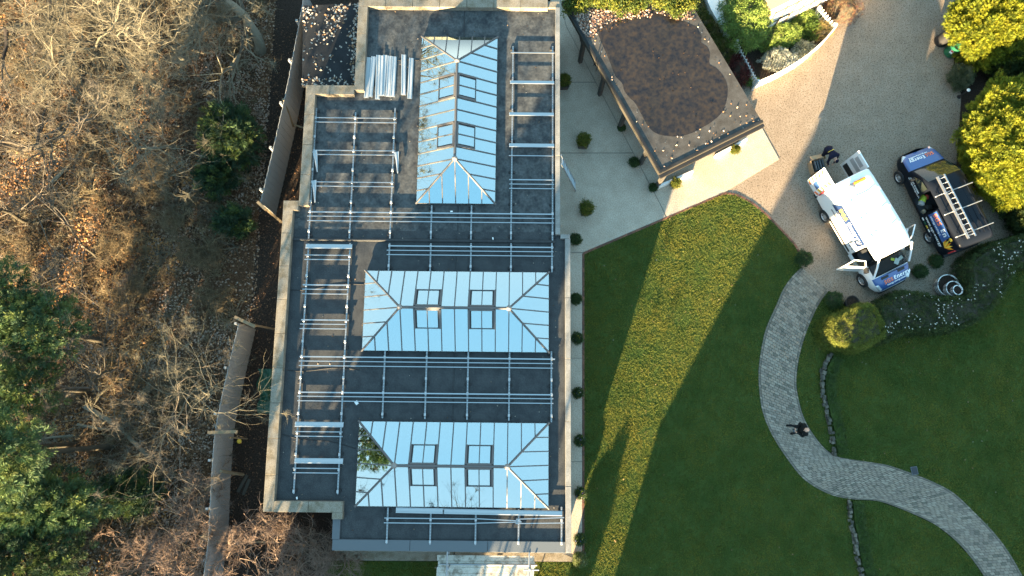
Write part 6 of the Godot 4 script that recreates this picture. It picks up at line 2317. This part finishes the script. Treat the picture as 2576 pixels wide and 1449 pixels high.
# ---------------------------------------------------------------- drive: carton, bins, lamp, conifers
func build_driveway_things() -> void:
	var p := P(2050, 424, 0.004)
	var t := thing("open_carton", "open brown carton with grey panels inside, behind the white van", "carton", p, 0.2)
	var mb := MB.new()
	for q in [[0, 0.22, 0.3, 0.6, 0.44, 0.012], [0, 0.22, -0.3, 0.6, 0.44, 0.012]]:
		mb.box(Vector3(q[0], q[1], q[2]), Vector3(q[3], q[4], q[5]))
	for s in [-0.3, 0.3]: mb.box(Vector3(s, 0.22, 0), Vector3(0.012, 0.44, 0.588))
	mb.box(Vector3(0, 0.01, 0), Vector3(0.588, 0.012, 0.588))
	part(t, "carton_body", mb.mesh(), M.card)
	for q in [[0, 0.47, 0.42, 0.58, 0.25, 0.5], [0, 0.47, -0.42, 0.58, 0.25, -0.5]]:
		mb = MB.new()
		mb.box(Vector3(q[0], q[1], q[2]), Vector3(q[3], 0.008, q[4]), Basis(Vector3.RIGHT, q[5]))
		part(t, "flap", mb.mesh(), M.card)
	for k in 4:
		mb = MB.new()
		mb.cbox(Vector3(-0.16 + k * 0.11, 0.3, rr(-0.04, 0.04)), Vector3(0.05, 0.5, 0.46), 0.01, Basis(Vector3.BACK, rr(-0.12, 0.12)))
		part(t, "packed_panel", mb.mesh(), M.zinc)
	# two round bins by the golden conifer
	for q in [[2366, 104, 0.32, 0.95, M.black, "dark round bin at the drive's edge, half under the golden conifer"], [2390, 132, 0.31, 0.85, M.green, "green round compost bin with a white label, beside the dark bin"]]:
		p = P(q[0], q[1], 0.004)
		t = thing("garden_bin", q[5], "bin", p, 0.0, "round bins by the drive")
		mb = MB.new()
		mb.lathe([Vector2(0.0, 0.0), Vector2(q[2] * 1.05, 0.0), Vector2(q[2] * 1.05, 0.06), Vector2(q[2], 0.08), Vector2(q[2] * 0.8, q[3] * 0.85)], 24)
		part(t, "drum", mb.mesh(), q[4])
		mb = MB.new()
		mb.lathe([Vector2(q[2] * 0.84, q[3] * 0.84), Vector2(q[2] * 0.86, q[3] * 0.88), Vector2(q[2] * 0.6, q[3] * 0.97), Vector2(0, q[3])], 24)
		part(t, "lid", mb.mesh(), q[4])
		mb = MB.new()
		mb.tube([Vector3(-0.1, q[3] * 0.98, 0), Vector3(-0.06, q[3] * 1.06, 0), Vector3(0.06, q[3] * 1.06, 0), Vector3(0.1, q[3] * 0.98, 0)], [0.015, 0.015, 0.015, 0.015], 6)
		part(t, "handle", mb.mesh(), M.black)
		if q[4] == M.green:
			for e in [[0.0, M.white, 0.2], [0.06, M.red, 0.07]]:
				mb = MB.new()
				var a := 2.36
				var o := Vector3(cos(a), 0, sin(a))
				var bs := Basis(Vector3(-sin(a), 0, cos(a)), Vector3(0.12, 1, 0).normalized(), o)
				mb.box(o * (q[2] * 0.925 + e[0] * 0.1) + Vector3.UP * (0.42 + e[0]), Vector3(0.16 if e[0] == 0 else 0.12, e[2], 0.012), Basis(Vector3.UP, -a + PI / 2) * Basis(Vector3.RIGHT, -0.1))
				part(t, "label_sheet", mb.mesh(), e[1])
	p = P(2412, 244, 0.0)
	t = thing("bollard_light", "slim black bollard light with pale cap beside the drive", "garden light", p)
	mb = MB.new()
	mb.lathe([Vector2(0, 0), Vector2(0.1, 0), Vector2(0.1, 0.03), Vector2(0.035, 0.06), Vector2(0.032, 0.72)], 14)
	part(t, "stem", mb.mesh(), M.black)
	mb = MB.new()
	mb.lathe([Vector2(0.03, 0.72), Vector2(0.085, 0.75), Vector2(0.085, 0.78), Vector2(0.0, 0.80)], 16)
	part(t, "cap", mb.mesh(), M.white)
	bush("lavender_shrub", "grey-green spiky shrub at the drive's edge above the bollard light", P(2414, 196, 0.3), Vector3(0.42, 0.42, 0.55), 260, 0.2, [Color(0.12, 0.14, 0.08), Color(0.16, 0.17, 0.11), Color(0.08, 0.1, 0.05)], "spray", 2, "", 0.5)
	mb = MB.new()
	mb.sheet(poly([2400, 140, 2500, 120, 2700, 0, 2700, 620, 2530, 560, 2405, 420, 2418, 240, 2398, 180]), 0.012)
	structure("conifer_bed", mb, M.bed)
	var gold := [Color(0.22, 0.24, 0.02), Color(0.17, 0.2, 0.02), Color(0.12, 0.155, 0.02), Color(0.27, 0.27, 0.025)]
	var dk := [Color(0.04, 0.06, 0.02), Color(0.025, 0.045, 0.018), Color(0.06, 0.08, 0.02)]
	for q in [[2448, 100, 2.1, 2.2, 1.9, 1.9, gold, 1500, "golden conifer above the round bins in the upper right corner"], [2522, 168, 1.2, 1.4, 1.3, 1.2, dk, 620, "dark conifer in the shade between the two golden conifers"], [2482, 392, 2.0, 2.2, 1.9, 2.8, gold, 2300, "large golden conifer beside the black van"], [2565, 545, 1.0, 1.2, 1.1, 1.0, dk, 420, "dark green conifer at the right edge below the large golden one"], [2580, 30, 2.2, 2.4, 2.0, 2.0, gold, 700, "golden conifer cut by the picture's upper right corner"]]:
		p = P(q[0], q[1], 0.0)
		t = thing("conifer_shrub", q[8], "conifer", p, 0.0, "conifers along the drive")
		var H: float = q[3]
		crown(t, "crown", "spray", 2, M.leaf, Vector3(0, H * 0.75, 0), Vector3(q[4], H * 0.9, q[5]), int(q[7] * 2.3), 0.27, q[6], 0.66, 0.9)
		core(t, "light_block_core", p + Vector3(0, H * 0.7, 0), Vector3(q[4] * 0.78, H * 0.72, q[5] * 0.78), M.bark)
		mb = MB.new()
		mb.tube([Vector3.ZERO, Vector3(0, H * 0.9, 0)], [0.12, 0.06], 7)
		part(t, "trunk", mb.mesh(), M.bark)
	# inspection cover in the lawn
	p = P(2300, 1184, 0.03)
	t = thing("lawn_fitting", "small dark square fitting in the grass above the path", "drain cover", p, 0.15)
	mb = MB.new()
	mb.cbox(Vector3.ZERO, Vector3(0.3, 0.06, 0.36), 0.012)
	part(t, "frame", mb.mesh(), M.zinc)
	mb = MB.new()
	mb.cbox(Vector3(0, 0.035, 0), Vector3(0.24, 0.012, 0.3), 0.004)
	part(t, "lid", mb.mesh(), M.slot)

# ---------------------------------------------------------------- woodland
var twigs_made := 0
var tips := []
var tip_cols := []
func grow(mb: MB, p: Vector3, d: Vector3, l: float, r: float, depth: int, o: Dictionary) -> void:
	var pts := [p]
	var rads := [r]
	var n := 4 if depth > 2 else 3
	var q := p
	var end_r: float = r * o.get("taper", 0.62)
	for k in n:
		d = (d + Vector3(rng.randfn(), rng.randfn(), rng.randfn()) * o.get("wiggle", 0.16) + Vector3.UP * o.get("trop", 0.05)).normalized()
		q += d * l / n
		pts.append(q)
		rads.append(lerpf(r, end_r, (k + 1.0) / n))
	var cols: Array = o.cols
	mb.cur = shade(cols[0].lerp(cols[1], clampf(1.0 - r / 0.09, 0.0, 1.0)), rr(0.75, 1.25))
	mb.tube(pts, rads, 7 if r > 0.06 else (4 if r > 0.018 else 3), false)
	twigs_made += 1
	if depth <= 0:
		if o.has("haze") and rng.randf() < o.haze:
			tips.append(Transform3D(facing((d + Vector3(rng.randfn(), rng.randfn(), rng.randfn()) * 0.3).normalized(), rr(0.35, 0.7)), pts[n - 1]))
			tip_cols.append(shade(cols[1], rr(0.55, 1.0)))
		return
	var kids := 2 if rng.randf() < 0.6 else 3
	for k in kids:
		var s: Vector3 = (d + Vector3(rng.randfn(), rng.randfn() * 0.6, rng.randfn()) * o.get("spread", 0.55)).normalized()
		grow(mb, q, s, l * rr(0.62, 0.9), end_r * rr(0.7, 0.98), depth - 1, o)
	for k in o.get("side", 1):
		var i := 1 + rng.randi() % (n - 1)
		var s := (d * 0.5 + Vector3(rng.randfn(), rng.randfn() * 0.5 + 0.1, rng.randfn())).normalized()
		grow(mb, pts[i], s, l * rr(0.4, 0.7), rads[i] * 0.45, maxi(0, depth - 2), o)

func bare_tree(label: String, base: Vector3, lean: Vector3, trunk_l: float, r: float, depth: int, o: Dictionary, m: Material, group := "bare woodland trees") -> void:
	tips = []
	tip_cols = []
	var t := thing("bare_tree", label, "tree", base, 0.0, group)
	var mb := MB.new()
	var pts := []
	var rads := []
	var d := (Vector3.UP + lean).normalized()
	var q := Vector3.ZERO
	for k in 7:
		pts.append(q)
		rads.append(r * lerpf(1.25 if k == 0 else 1.0, 0.7, k / 6.0))
		d = (d + Vector3(rng.randfn(), 0, rng.randfn()) * 0.17).normalized()
		q += d * trunk_l / 6.0
	mb.tube(pts, rads, 10)
	part(t, "trunk", mb.mesh(), m)
	mb = MB.new()
	var top: Vector3 = pts[6]
	for k in 3:
		var s := (d + Vector3(rng.randfn(), 0.1, rng.randfn()) * 0.75).normalized()
		grow(mb, top, s, rr(1.0, 1.4) * o.get("limb", 1.7), r * 0.6, depth, o)
	for k in 4:
		var i := 2 + rng.randi() % 4
		var s := (Vector3(rng.randfn(), 0.35, rng.randfn())).normalized()
		grow(mb, pts[i], s, rr(0.8, 1.2) * o.get("limb", 1.7), r * 0.42, depth - 1, o)
	part(t, "branches", mb.mesh(), M.twig)
	if tips.size(): copies(t, "twigs", S["stems%d" % (rng.randi() % 4)], M.twig, tips, tip_cols)

func twig_shrub(label: String, base: Vector3, l: float, stems: int, depth: int, o: Dictionary) -> void:
	tips = []
	tip_cols = []
	var t := thing("bare_shrub", label, "shrub", base, 0.0, "bare twiggy shrubs")
	for g in 2:
		var mb := MB.new()
		for k in stems:
			if k % 2 != g: continue
			var a := TAU * k / stems + rr(-0.3, 0.3)
			var d := Vector3(cos(a) * rr(0.15, 0.6), 1.0, sin(a) * rr(0.15, 0.6)).normalized()
			grow(mb, Vector3(cos(a), 0, sin(a)) * 0.15, d, l, rr(0.6, 1.2) * o.get("stem", 0.03), depth, o)
		part(t, "stems", mb.mesh(), M.twig)
	if tips.size(): copies(t, "twigs", S["stems%d" % (rng.randi() % 4)], M.twig, tips, tip_cols)

func build_woodland() -> void:
	var nz := FastNoiseLite.new()
	nz.seed = 3
	nz.frequency = 0.16
	var pale := {"cols": [Color(0.075, 0.068, 0.055), Color(0.2, 0.18, 0.13)], "haze": 0.10, "wiggle": 0.2, "spread": 0.6, "side": 2, "trop": 0.02}
	var grey := {"cols": [Color(0.05, 0.043, 0.036), Color(0.15, 0.13, 0.105)], "haze": 0.12, "wiggle": 0.2, "spread": 0.6, "side": 1, "trop": 0.03}
	var red := {"cols": [Color(0.24, 0.21, 0.15), Color(0.26, 0.185, 0.145)], "haze": 0.12, "wiggle": 0.15, "spread": 0.45, "side": 2, "trop": 0.06, "stem": 0.042, "taper": 0.7}
	bare_tree("big dark leaning tree at the upper left, trunk running to the corner", P(218, 208, 0), Vector3(-0.05, 0, -0.12), 3.8, 0.26, 5, grey, M.bark)
	bare_tree("pale lichen-covered tree beside the outbuilding, sunlit yellow twigs", P(655, 128, 0), Vector3(0.08, 0, 0.05), 3.6, 0.25, 5, pale, M.barkpale)
	bare_tree("slender tree left of the pale lichen-covered tree", P(470, 150, 0), Vector3(0.05, 0, 0.1), 3.2, 0.13, 5, pale, M.barkpale)
	bare_tree("grey tree standing between the dark leaning tree and the slender tree", P(400, 216, 0), Vector3(0.1, 0, 0.14), 3.4, 0.16, 5, pale, M.barkpale)
	bare_tree("dark tree at the left edge below the big leaning tree", P(135, 372, 0), Vector3(0.05, 0, 0.1), 3.0, 0.16, 5, grey, M.bark)
	bare_tree("thin tree at the left edge, halfway down", P(88, 560, 0), Vector3(0, 0, 0.0), 2.6, 0.10, 5, grey, M.bark)
	bare_tree("small pale tree left of the dark yew", P(440, 372, 0), Vector3(0.1, 0, 0), 2.6, 0.08, 5, pale, M.barkpale)
	bare_tree("small tree above the pine at the left edge", P(255, 655, 0), Vector3(0.05, 0, 0.1), 2.6, 0.06, 4, grey, M.bark)
	bare_tree("small bare tree overhanging the lower fence", P(586, 985, 0) + Vector3(-1.2, 0, 0), Vector3(0.12, 0, 0), 1.3, 0.06, 4, pale, M.barkpale)
	bare_tree("small grey tree in the middle of the wood's lower half", P(300, 930, 0), Vector3(0.05, 0, 0.1), 2.4, 0.07, 5, grey, M.bark)
	bare_tree("small grey tree above the fallen log", P(440, 1010, 0), Vector3(-0.1, 0, 0), 2.0, 0.05, 4, grey, M.bark)
	bare_tree("tall bare tree outside the left edge beside the upper roof", Vector3(-29, 0, -12), Vector3(0.08, 0, 0), 7.0, 0.26, 5, grey, M.bark)
	bare_tree("tall bare tree outside the left edge, further up", Vector3(-24, 0, -23), Vector3(0.06, 0, 0.05), 7.0, 0.24, 5, grey, M.bark)
	bare_tree("tall bare tree below the lower edge, left of the conifers", along(-11.0, -18.0), Vector3(0.0, 0, 0), 6.5, 0.22, 5, grey, M.bark)
	bare_tree("tall bare tree below the lower edge, second left of the conifers", along(-7.5, -20.0), Vector3(0.0, 0, 0), 5.5, 0.2, 5, grey, M.bark)
	bare_tree("tall bare tree below the lower edge, right of the conifers", along(1.6, -17.0), Vector3(0.0, 0, 0), 4.0, 0.14, 4, grey, M.bark)
	bare_tree("bare tree in the wood below the lower left corner", Vector3(-17.5, 0, 13), Vector3(0.05, 0, 0), 5.5, 0.2, 5, grey, M.bark)
	var k := 0
	for q in [[330, 1395, 1.0, "bare shrub in the lower left, furthest left of the reddish thicket"], [470, 1330, 1.15, "bare shrub in the reddish thicket left of the fence"], [560, 1400, 1.05, "bare shrub of the reddish thicket in front of the fence"], [650, 1340, 1.0, "bare shrub of the thicket below the loose planks"], [745, 1395, 1.1, "bare shrub of the thicket just below the stone parapet's corner"], [835, 1410, 0.95, "bare shrub of the thicket nearest the roof's lower left corner"], [480, 1240, 0.85, "bare shrub standing up from the top of the reddish thicket"], [420, 1440, 1.1, "bare shrub on the lower edge of the picture"], [700, 1460, 1.1, "bare shrub on the lower edge left of the roof corner"]]:
		var p := P(q[0], q[1], 2.0)
		twig_shrub(q[3], Vector3(p.x, 0, p.z), q[2], 9, 3, red)
	for q in [[400, 470, 0.55, "tan twiggy shrub left of the yew"], [455, 560, 0.6, "tan twiggy shrub below the yew's left side"], [520, 640, 0.6, "tan twiggy shrub beside the fence gap"], [330, 760, 0.6, "tan twiggy shrub in the middle of the wood"], [540, 760, 0.55, "tan twiggy shrub just above the lower fence's top"], [480, 980, 0.5, "tan twiggy shrub left of the lower fence"], [90, 640, 0.6, "tan twiggy shrub near the left edge"], [230, 80, 0.7, "tan twiggy shrub beside the leaning trunk"], [560, 60, 0.7, "tan twiggy shrub by the upper edge"], [60, 180, 0.7, "tan twiggy shrub at the upper left edge"], [330, 620, 0.5, "tan twiggy shrub in the leaf litter clearing"]]:
		twig_shrub(q[3], P(q[0], q[1], 0.0), q[2], 11, 3, {"cols": [Color(0.12, 0.10, 0.06), Color(0.2, 0.155, 0.095)], "haze": 0.15, "wiggle": 0.2, "spread": 0.5, "side": 2, "trop": 0.0})
	# evergreens
	var yew := [Color(0.035, 0.07, 0.04), Color(0.05, 0.09, 0.04), Color(0.08, 0.115, 0.035), Color(0.03, 0.055, 0.035)]
	var pine := [Color(0.075, 0.13, 0.06), Color(0.1, 0.16, 0.06), Color(0.14, 0.18, 0.055), Color(0.055, 0.1, 0.055)]
	for q in [[588, 345, 1.6, 1.15, 1.9, 1.35, 620, yew, "dark green yew beside the upper fence"], [548, 450, 1.0, 0.75, 1.1, 0.8, 240, yew, "lower lobe of yew growing below the dark green yew"], [590, 560, 0.8, 0.8, 0.8, 0.6, 170, yew, "small dark evergreen near the end of the upper fence"], [100, 830, 4.6, 1.5, 2.0, 1.4, 420, pine, "green pine at the left edge, uppermost of the pines"], [62, 975, 4.4, 1.2, 1.8, 1.05, 300, pine, "green pine at the left edge, second from the top"], [25, 1130, 4.4, 0.9, 1.6, 0.85, 190, pine, "green pine at the left edge, third from the top"], [130, 1265, 3.6, 2.0, 1.8, 1.2, 520, pine, "broad green pine in the lower left"], [60, 1400, 3.6, 2.4, 1.4, 1.7, 760, yew, "dark green evergreen in the lower left corner"], [325, 1240, 1.4, 1.3, 1.2, 0.9, 330, yew, "dark low evergreen above the reddish thicket"], [-30, 760, 5.0, 1.8, 1.6, 1.8, 400, pine, "pine cut off by the left edge"], [-25, 1150, 7.6, 1.6, 2.4, 1.6, 520, pine, "tall pine just outside the left edge, mirrored in the lowest lantern"]]:
		var p := P(q[0], q[1], q[2])
		var t := thing("evergreen_tree", q[8], "tree", Vector3(p.x, 0, p.z), 0.0, "evergreens in the wood")
		crown(t, "crown", "spray" if q[7] == pine else "spray", 2, M.leaf, Vector3(0, q[2], 0), Vector3(q[3], q[4], q[5]), int(q[6] * 0.95), 0.30, q[7], 0.3, 0.25)
		var mb := MB.new()
		mb.tube([Vector3.ZERO, Vector3(rr(-0.2, 0.2), q[2] * 0.6, 0), Vector3(0, q[2] + q[4] * 0.4, 0)], [0.14, 0.1, 0.04], 7)
		part(t, "trunk", mb.mesh(), M.bark)
		mb = MB.new()
		for e in 9:
			var a := rr(0, TAU)
			var y: float = q[2] + rr(-0.6, 0.5) * q[4]
			mb.cur = Color(0.07, 0.055, 0.04)
			mb.tube([Vector3(0, y - 0.2, 0), Vector3(cos(a) * q[3] * 0.5, y, sin(a) * q[5] * 0.5), Vector3(cos(a) * q[3] * 0.85, y + 0.15, sin(a) * q[5] * 0.85)], [0.05, 0.035, 0.012], 5)
		part(t, "limbs", mb.mesh(), M.twig)
	# fallen logs
	for q in [[[205, 222, 250, 252, 312, 288], 0.2, "thick dark fallen log with a pale broken end at the upper left", true], [[215, 1022, 295, 1070, 372, 1148], 0.12, "mossy fallen log slanting in the lower part of the wood", false], [[195, 1068, 250, 1078, 300, 1082], 0.07, "yellowish fallen branch left of the slanting log", false], [[65, 1112, 130, 1100, 185, 1095], 0.06, "pale fallen branch near the pines", false], [[268, 375, 285, 410, 300, 430], 0.06, "mossy branch lying in the leaf litter", false], [[130, 460, 190, 400, 215, 360], 0.09, "dark fallen branch below the thick log", false]]:
		var pts := []
		var rads := []
		var a: Array = q[0]
		for i in range(0, a.size(), 2):
			pts.append(P(a[i], a[i + 1], q[1] * 0.9 + 0.05))
			rads.append(q[1] * (1.0 - 0.06 * i))
		var t := thing("fallen_log", q[2], "log", Vector3(pts[0].x, 0, pts[0].z), 0.0, "logs lying in the wood")
		var mb := MB.new()
		mb.tube(pts, rads, 10)
		wpart(t, "log", mb, M.bark if q[3] else M.barkpale)
		mb = MB.new()
		for i in 7:
			var f := rng.randf()
			var b: Vector3 = pts[0].lerp(pts[2], f)
			grow(mb, b, Vector3(rng.randfn(), 0.4, rng.randfn()).normalized(), rr(0.4, 1.0), 0.025, 2, grey if q[3] else pale)
		wpart(t, "branches", mb, M.twig)
	# leaf litter
	var pl := []
	var cl := []
	var tan_ := [Color(0.22, 0.135, 0.085), Color(0.155, 0.085, 0.05), Color(0.26, 0.185, 0.135), Color(0.1, 0.056, 0.034), Color(0.30, 0.225, 0.18), Color(0.2, 0.11, 0.06)]
	var dn := FastNoiseLite.new()
	dn.seed = 77
	dn.frequency = 0.22
	for i in 125000:
		var x := rr(-27.0, -10.6)
		var z := rr(-22.5, 8.5)
		if x > (-12.0 if z < -4.0 else -12.8): continue
		var dnv := dn.get_noise_2d(x, z)
		if rng.randf() > 0.62 + dnv * 0.8: continue
		var c: Color = tan_[rng.randi() % 6]
		if dnv > 0.15 and rng.randf() < 0.35: c = tan_[4]
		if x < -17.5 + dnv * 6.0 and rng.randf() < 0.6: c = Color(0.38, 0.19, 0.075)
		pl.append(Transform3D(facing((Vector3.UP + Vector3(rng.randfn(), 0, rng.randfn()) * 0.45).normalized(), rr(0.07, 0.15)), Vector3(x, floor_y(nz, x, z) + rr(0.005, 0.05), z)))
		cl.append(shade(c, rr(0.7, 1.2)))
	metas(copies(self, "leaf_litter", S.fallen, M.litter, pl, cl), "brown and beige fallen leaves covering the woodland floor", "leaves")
	pl = []
	cl = []
	for i in 5200:
		var x := rr(-13.0, -9.2)
		var z := rr(-19.0, 7.0)
		pl.append(Transform3D(facing((Vector3.UP + Vector3(rng.randfn(), 0, rng.randfn()) * 0.3).normalized(), rr(0.05, 0.1)), Vector3(x, rr(0.006, 0.03), z)))
		cl.append(shade(tan_[[1, 3, 5, 3][rng.randi() % 4]], rr(0.5, 1.1)))
	metas(copies(self, "leaf_litter", S.fallen, M.litter, pl, cl), "dark sparse fallen leaves on the earth strip behind the building", "leaves")
	# brambles and arching stems
	for kind in 2:
		pl = []
		cl = []
		var cs: Array = [[Color(0.2, 0.15, 0.085), Color(0.16, 0.11, 0.07), Color(0.24, 0.2, 0.125)], [Color(0.13, 0.09, 0.06), Color(0.19, 0.17, 0.13), Color(0.10, 0.08, 0.055)]][kind]
		for i in 1150:
			var x := rr(-27.0, -12.4)
			var z := rr(-22.0, 8.0)
			var b := dn.get_noise_2d(x * 1.3 + 50, z * 1.3)
			if b < -0.05: continue
			if x > -14.5 + (z + 20) * -0.02 and z > -4: continue
			pl.append(Transform3D(facing((Vector3.UP + Vector3(rng.randfn(), 0, rng.randfn()) * 0.25).normalized(), rr(0.4, 1.25)), Vector3(x, floor_y(nz, x, z) - 0.02, z)))
			cl.append(shade(cs[rng.randi() % 3], rr(0.75, 1.25)))
		var half := pl.size() / 2
		metas(copies(self, "undergrowth", S["stems%d" % (kind * 2)], M.twig, pl.slice(0, half), cl.slice(0, half)), ["tan arching bramble stems through the wood", "dark brown tangled stems through the wood"][kind], "brambles")
		metas(copies(self, "undergrowth", S["stems%d" % (kind * 2 + 1)], M.twig, pl.slice(half), cl.slice(half)), ["olive tan grassy stems through the wood", "grey brown thin stems through the wood"][kind], "brambles")
	print("twigs ", twigs_made)

# ---------------------------------------------------------------- grass
func build_grass() -> void:
	var dn := FastNoiseLite.new()
	dn.seed = 21
	dn.frequency = 0.35
	var fine := FastNoiseLite.new()
	fine.seed = 22
	fine.frequency = 1.6
	var n := 0
	for lw in [[lawn_w, Rect2(-7.5, -10.6, 31, 18.6), "short mown grass of the lawn beside the building, sunlit in one long strip"], [lawn_e, Rect2(10.5, -7.5, 14.5, 15.2), "short mown grass of the shaded lawn right of the path"]]:
		var pl := [[], [], []]
		var cl := [[], [], []]
		var r: Rect2 = lw[1]
		for i in int(r.size.x * r.size.y * 560):
			var p := Vector2(rr(r.position.x, r.end.x), rr(r.position.y, r.end.y))
			if not Geometry2D.is_point_in_polygon(p, lw[0]): continue
			var a := dn.get_noise_2d(p.x, p.y)
			var b := fine.get_noise_2d(p.x, p.y)
			var k := rng.randi() % 3
			pl[k].append(Transform3D(Basis(Vector3.UP, rng.randf() * TAU) * (0.04 * rr(0.65, 1.3) * (1.0 + b * 0.18)), V(p, 0.012)))
			var c := Color(0.085, 0.14, 0.032).lerp(Color(0.215, 0.215, 0.042), clampf(0.5 + a * 0.7 + b * 0.3, 0, 1))
			if rng.randf() < 0.02: c = Color(0.2, 0.17, 0.08)
			cl[k].append(shade(c, rr(0.82, 1.2)))
		var g := Node3D.new()
		g.name = numbered("grass")
		add_child(g)
		metas(g, lw[2], "grass", "", "stuff")
		for k in 3: copies(g, "blades", S["tuft%d" % k], M.grass, pl[k], cl[k])
		var fl := []
		var fc := []
		for i in 110:
			var p := Vector2(rr(r.position.x, r.end.x), rr(r.position.y, r.end.y))
			if not Geometry2D.is_point_in_polygon(p, lw[0]): continue
			fl.append(Transform3D(facing((Vector3.UP + Vector3(rng.randfn(), 0, rng.randfn()) * 0.3).normalized(), rr(0.05, 0.09)), V(p, 0.06)))
			fc.append([Color(0.25, 0.18, 0.1), Color(0.3, 0.26, 0.19), Color(0.2, 0.12, 0.06)][rng.randi() % 3])
		copies(g, "fallen_leaves", S.fallen, M.litter, fl, fc)

# ---------------------------------------------------------------- debris on the flat roof
func build_roof_litter() -> void:
	var pl := []
	var cl := []
	for i in 420:
		var p := Vector2(rr(-9.3, 2.1), rr(-17.7, 5.0))
		if p.x < -6.6 and p.y < -13.6: continue
		if p.x < -8.7 and p.y < -8.3: continue
		var bad := false
		for q in LANTERNS:
			if p.x > q[0] - 0.05 and p.x < q[1] + 0.05 and p.y > q[2] - 0.05 and p.y < q[3] + 0.05: bad = true
		if bad or (p.x > 1.7 and p.y < -7.3): continue
		pl.append(Transform3D(facing((Vector3.UP + Vector3(rng.randfn(), 0, rng.randfn()) * 0.3).normalized(), rr(0.025, 0.07)), V(p, DECK + 0.01)))
		cl.append([Color(0.2, 0.14, 0.09), Color(0.08, 0.05, 0.03), Color(0.32, 0.27, 0.22)][rng.randi() % 3])
	metas(copies(self, "roof_debris", S.fallen, M.litter, pl, cl), "scattered small dead leaves on the dark felt roof", "leaves")
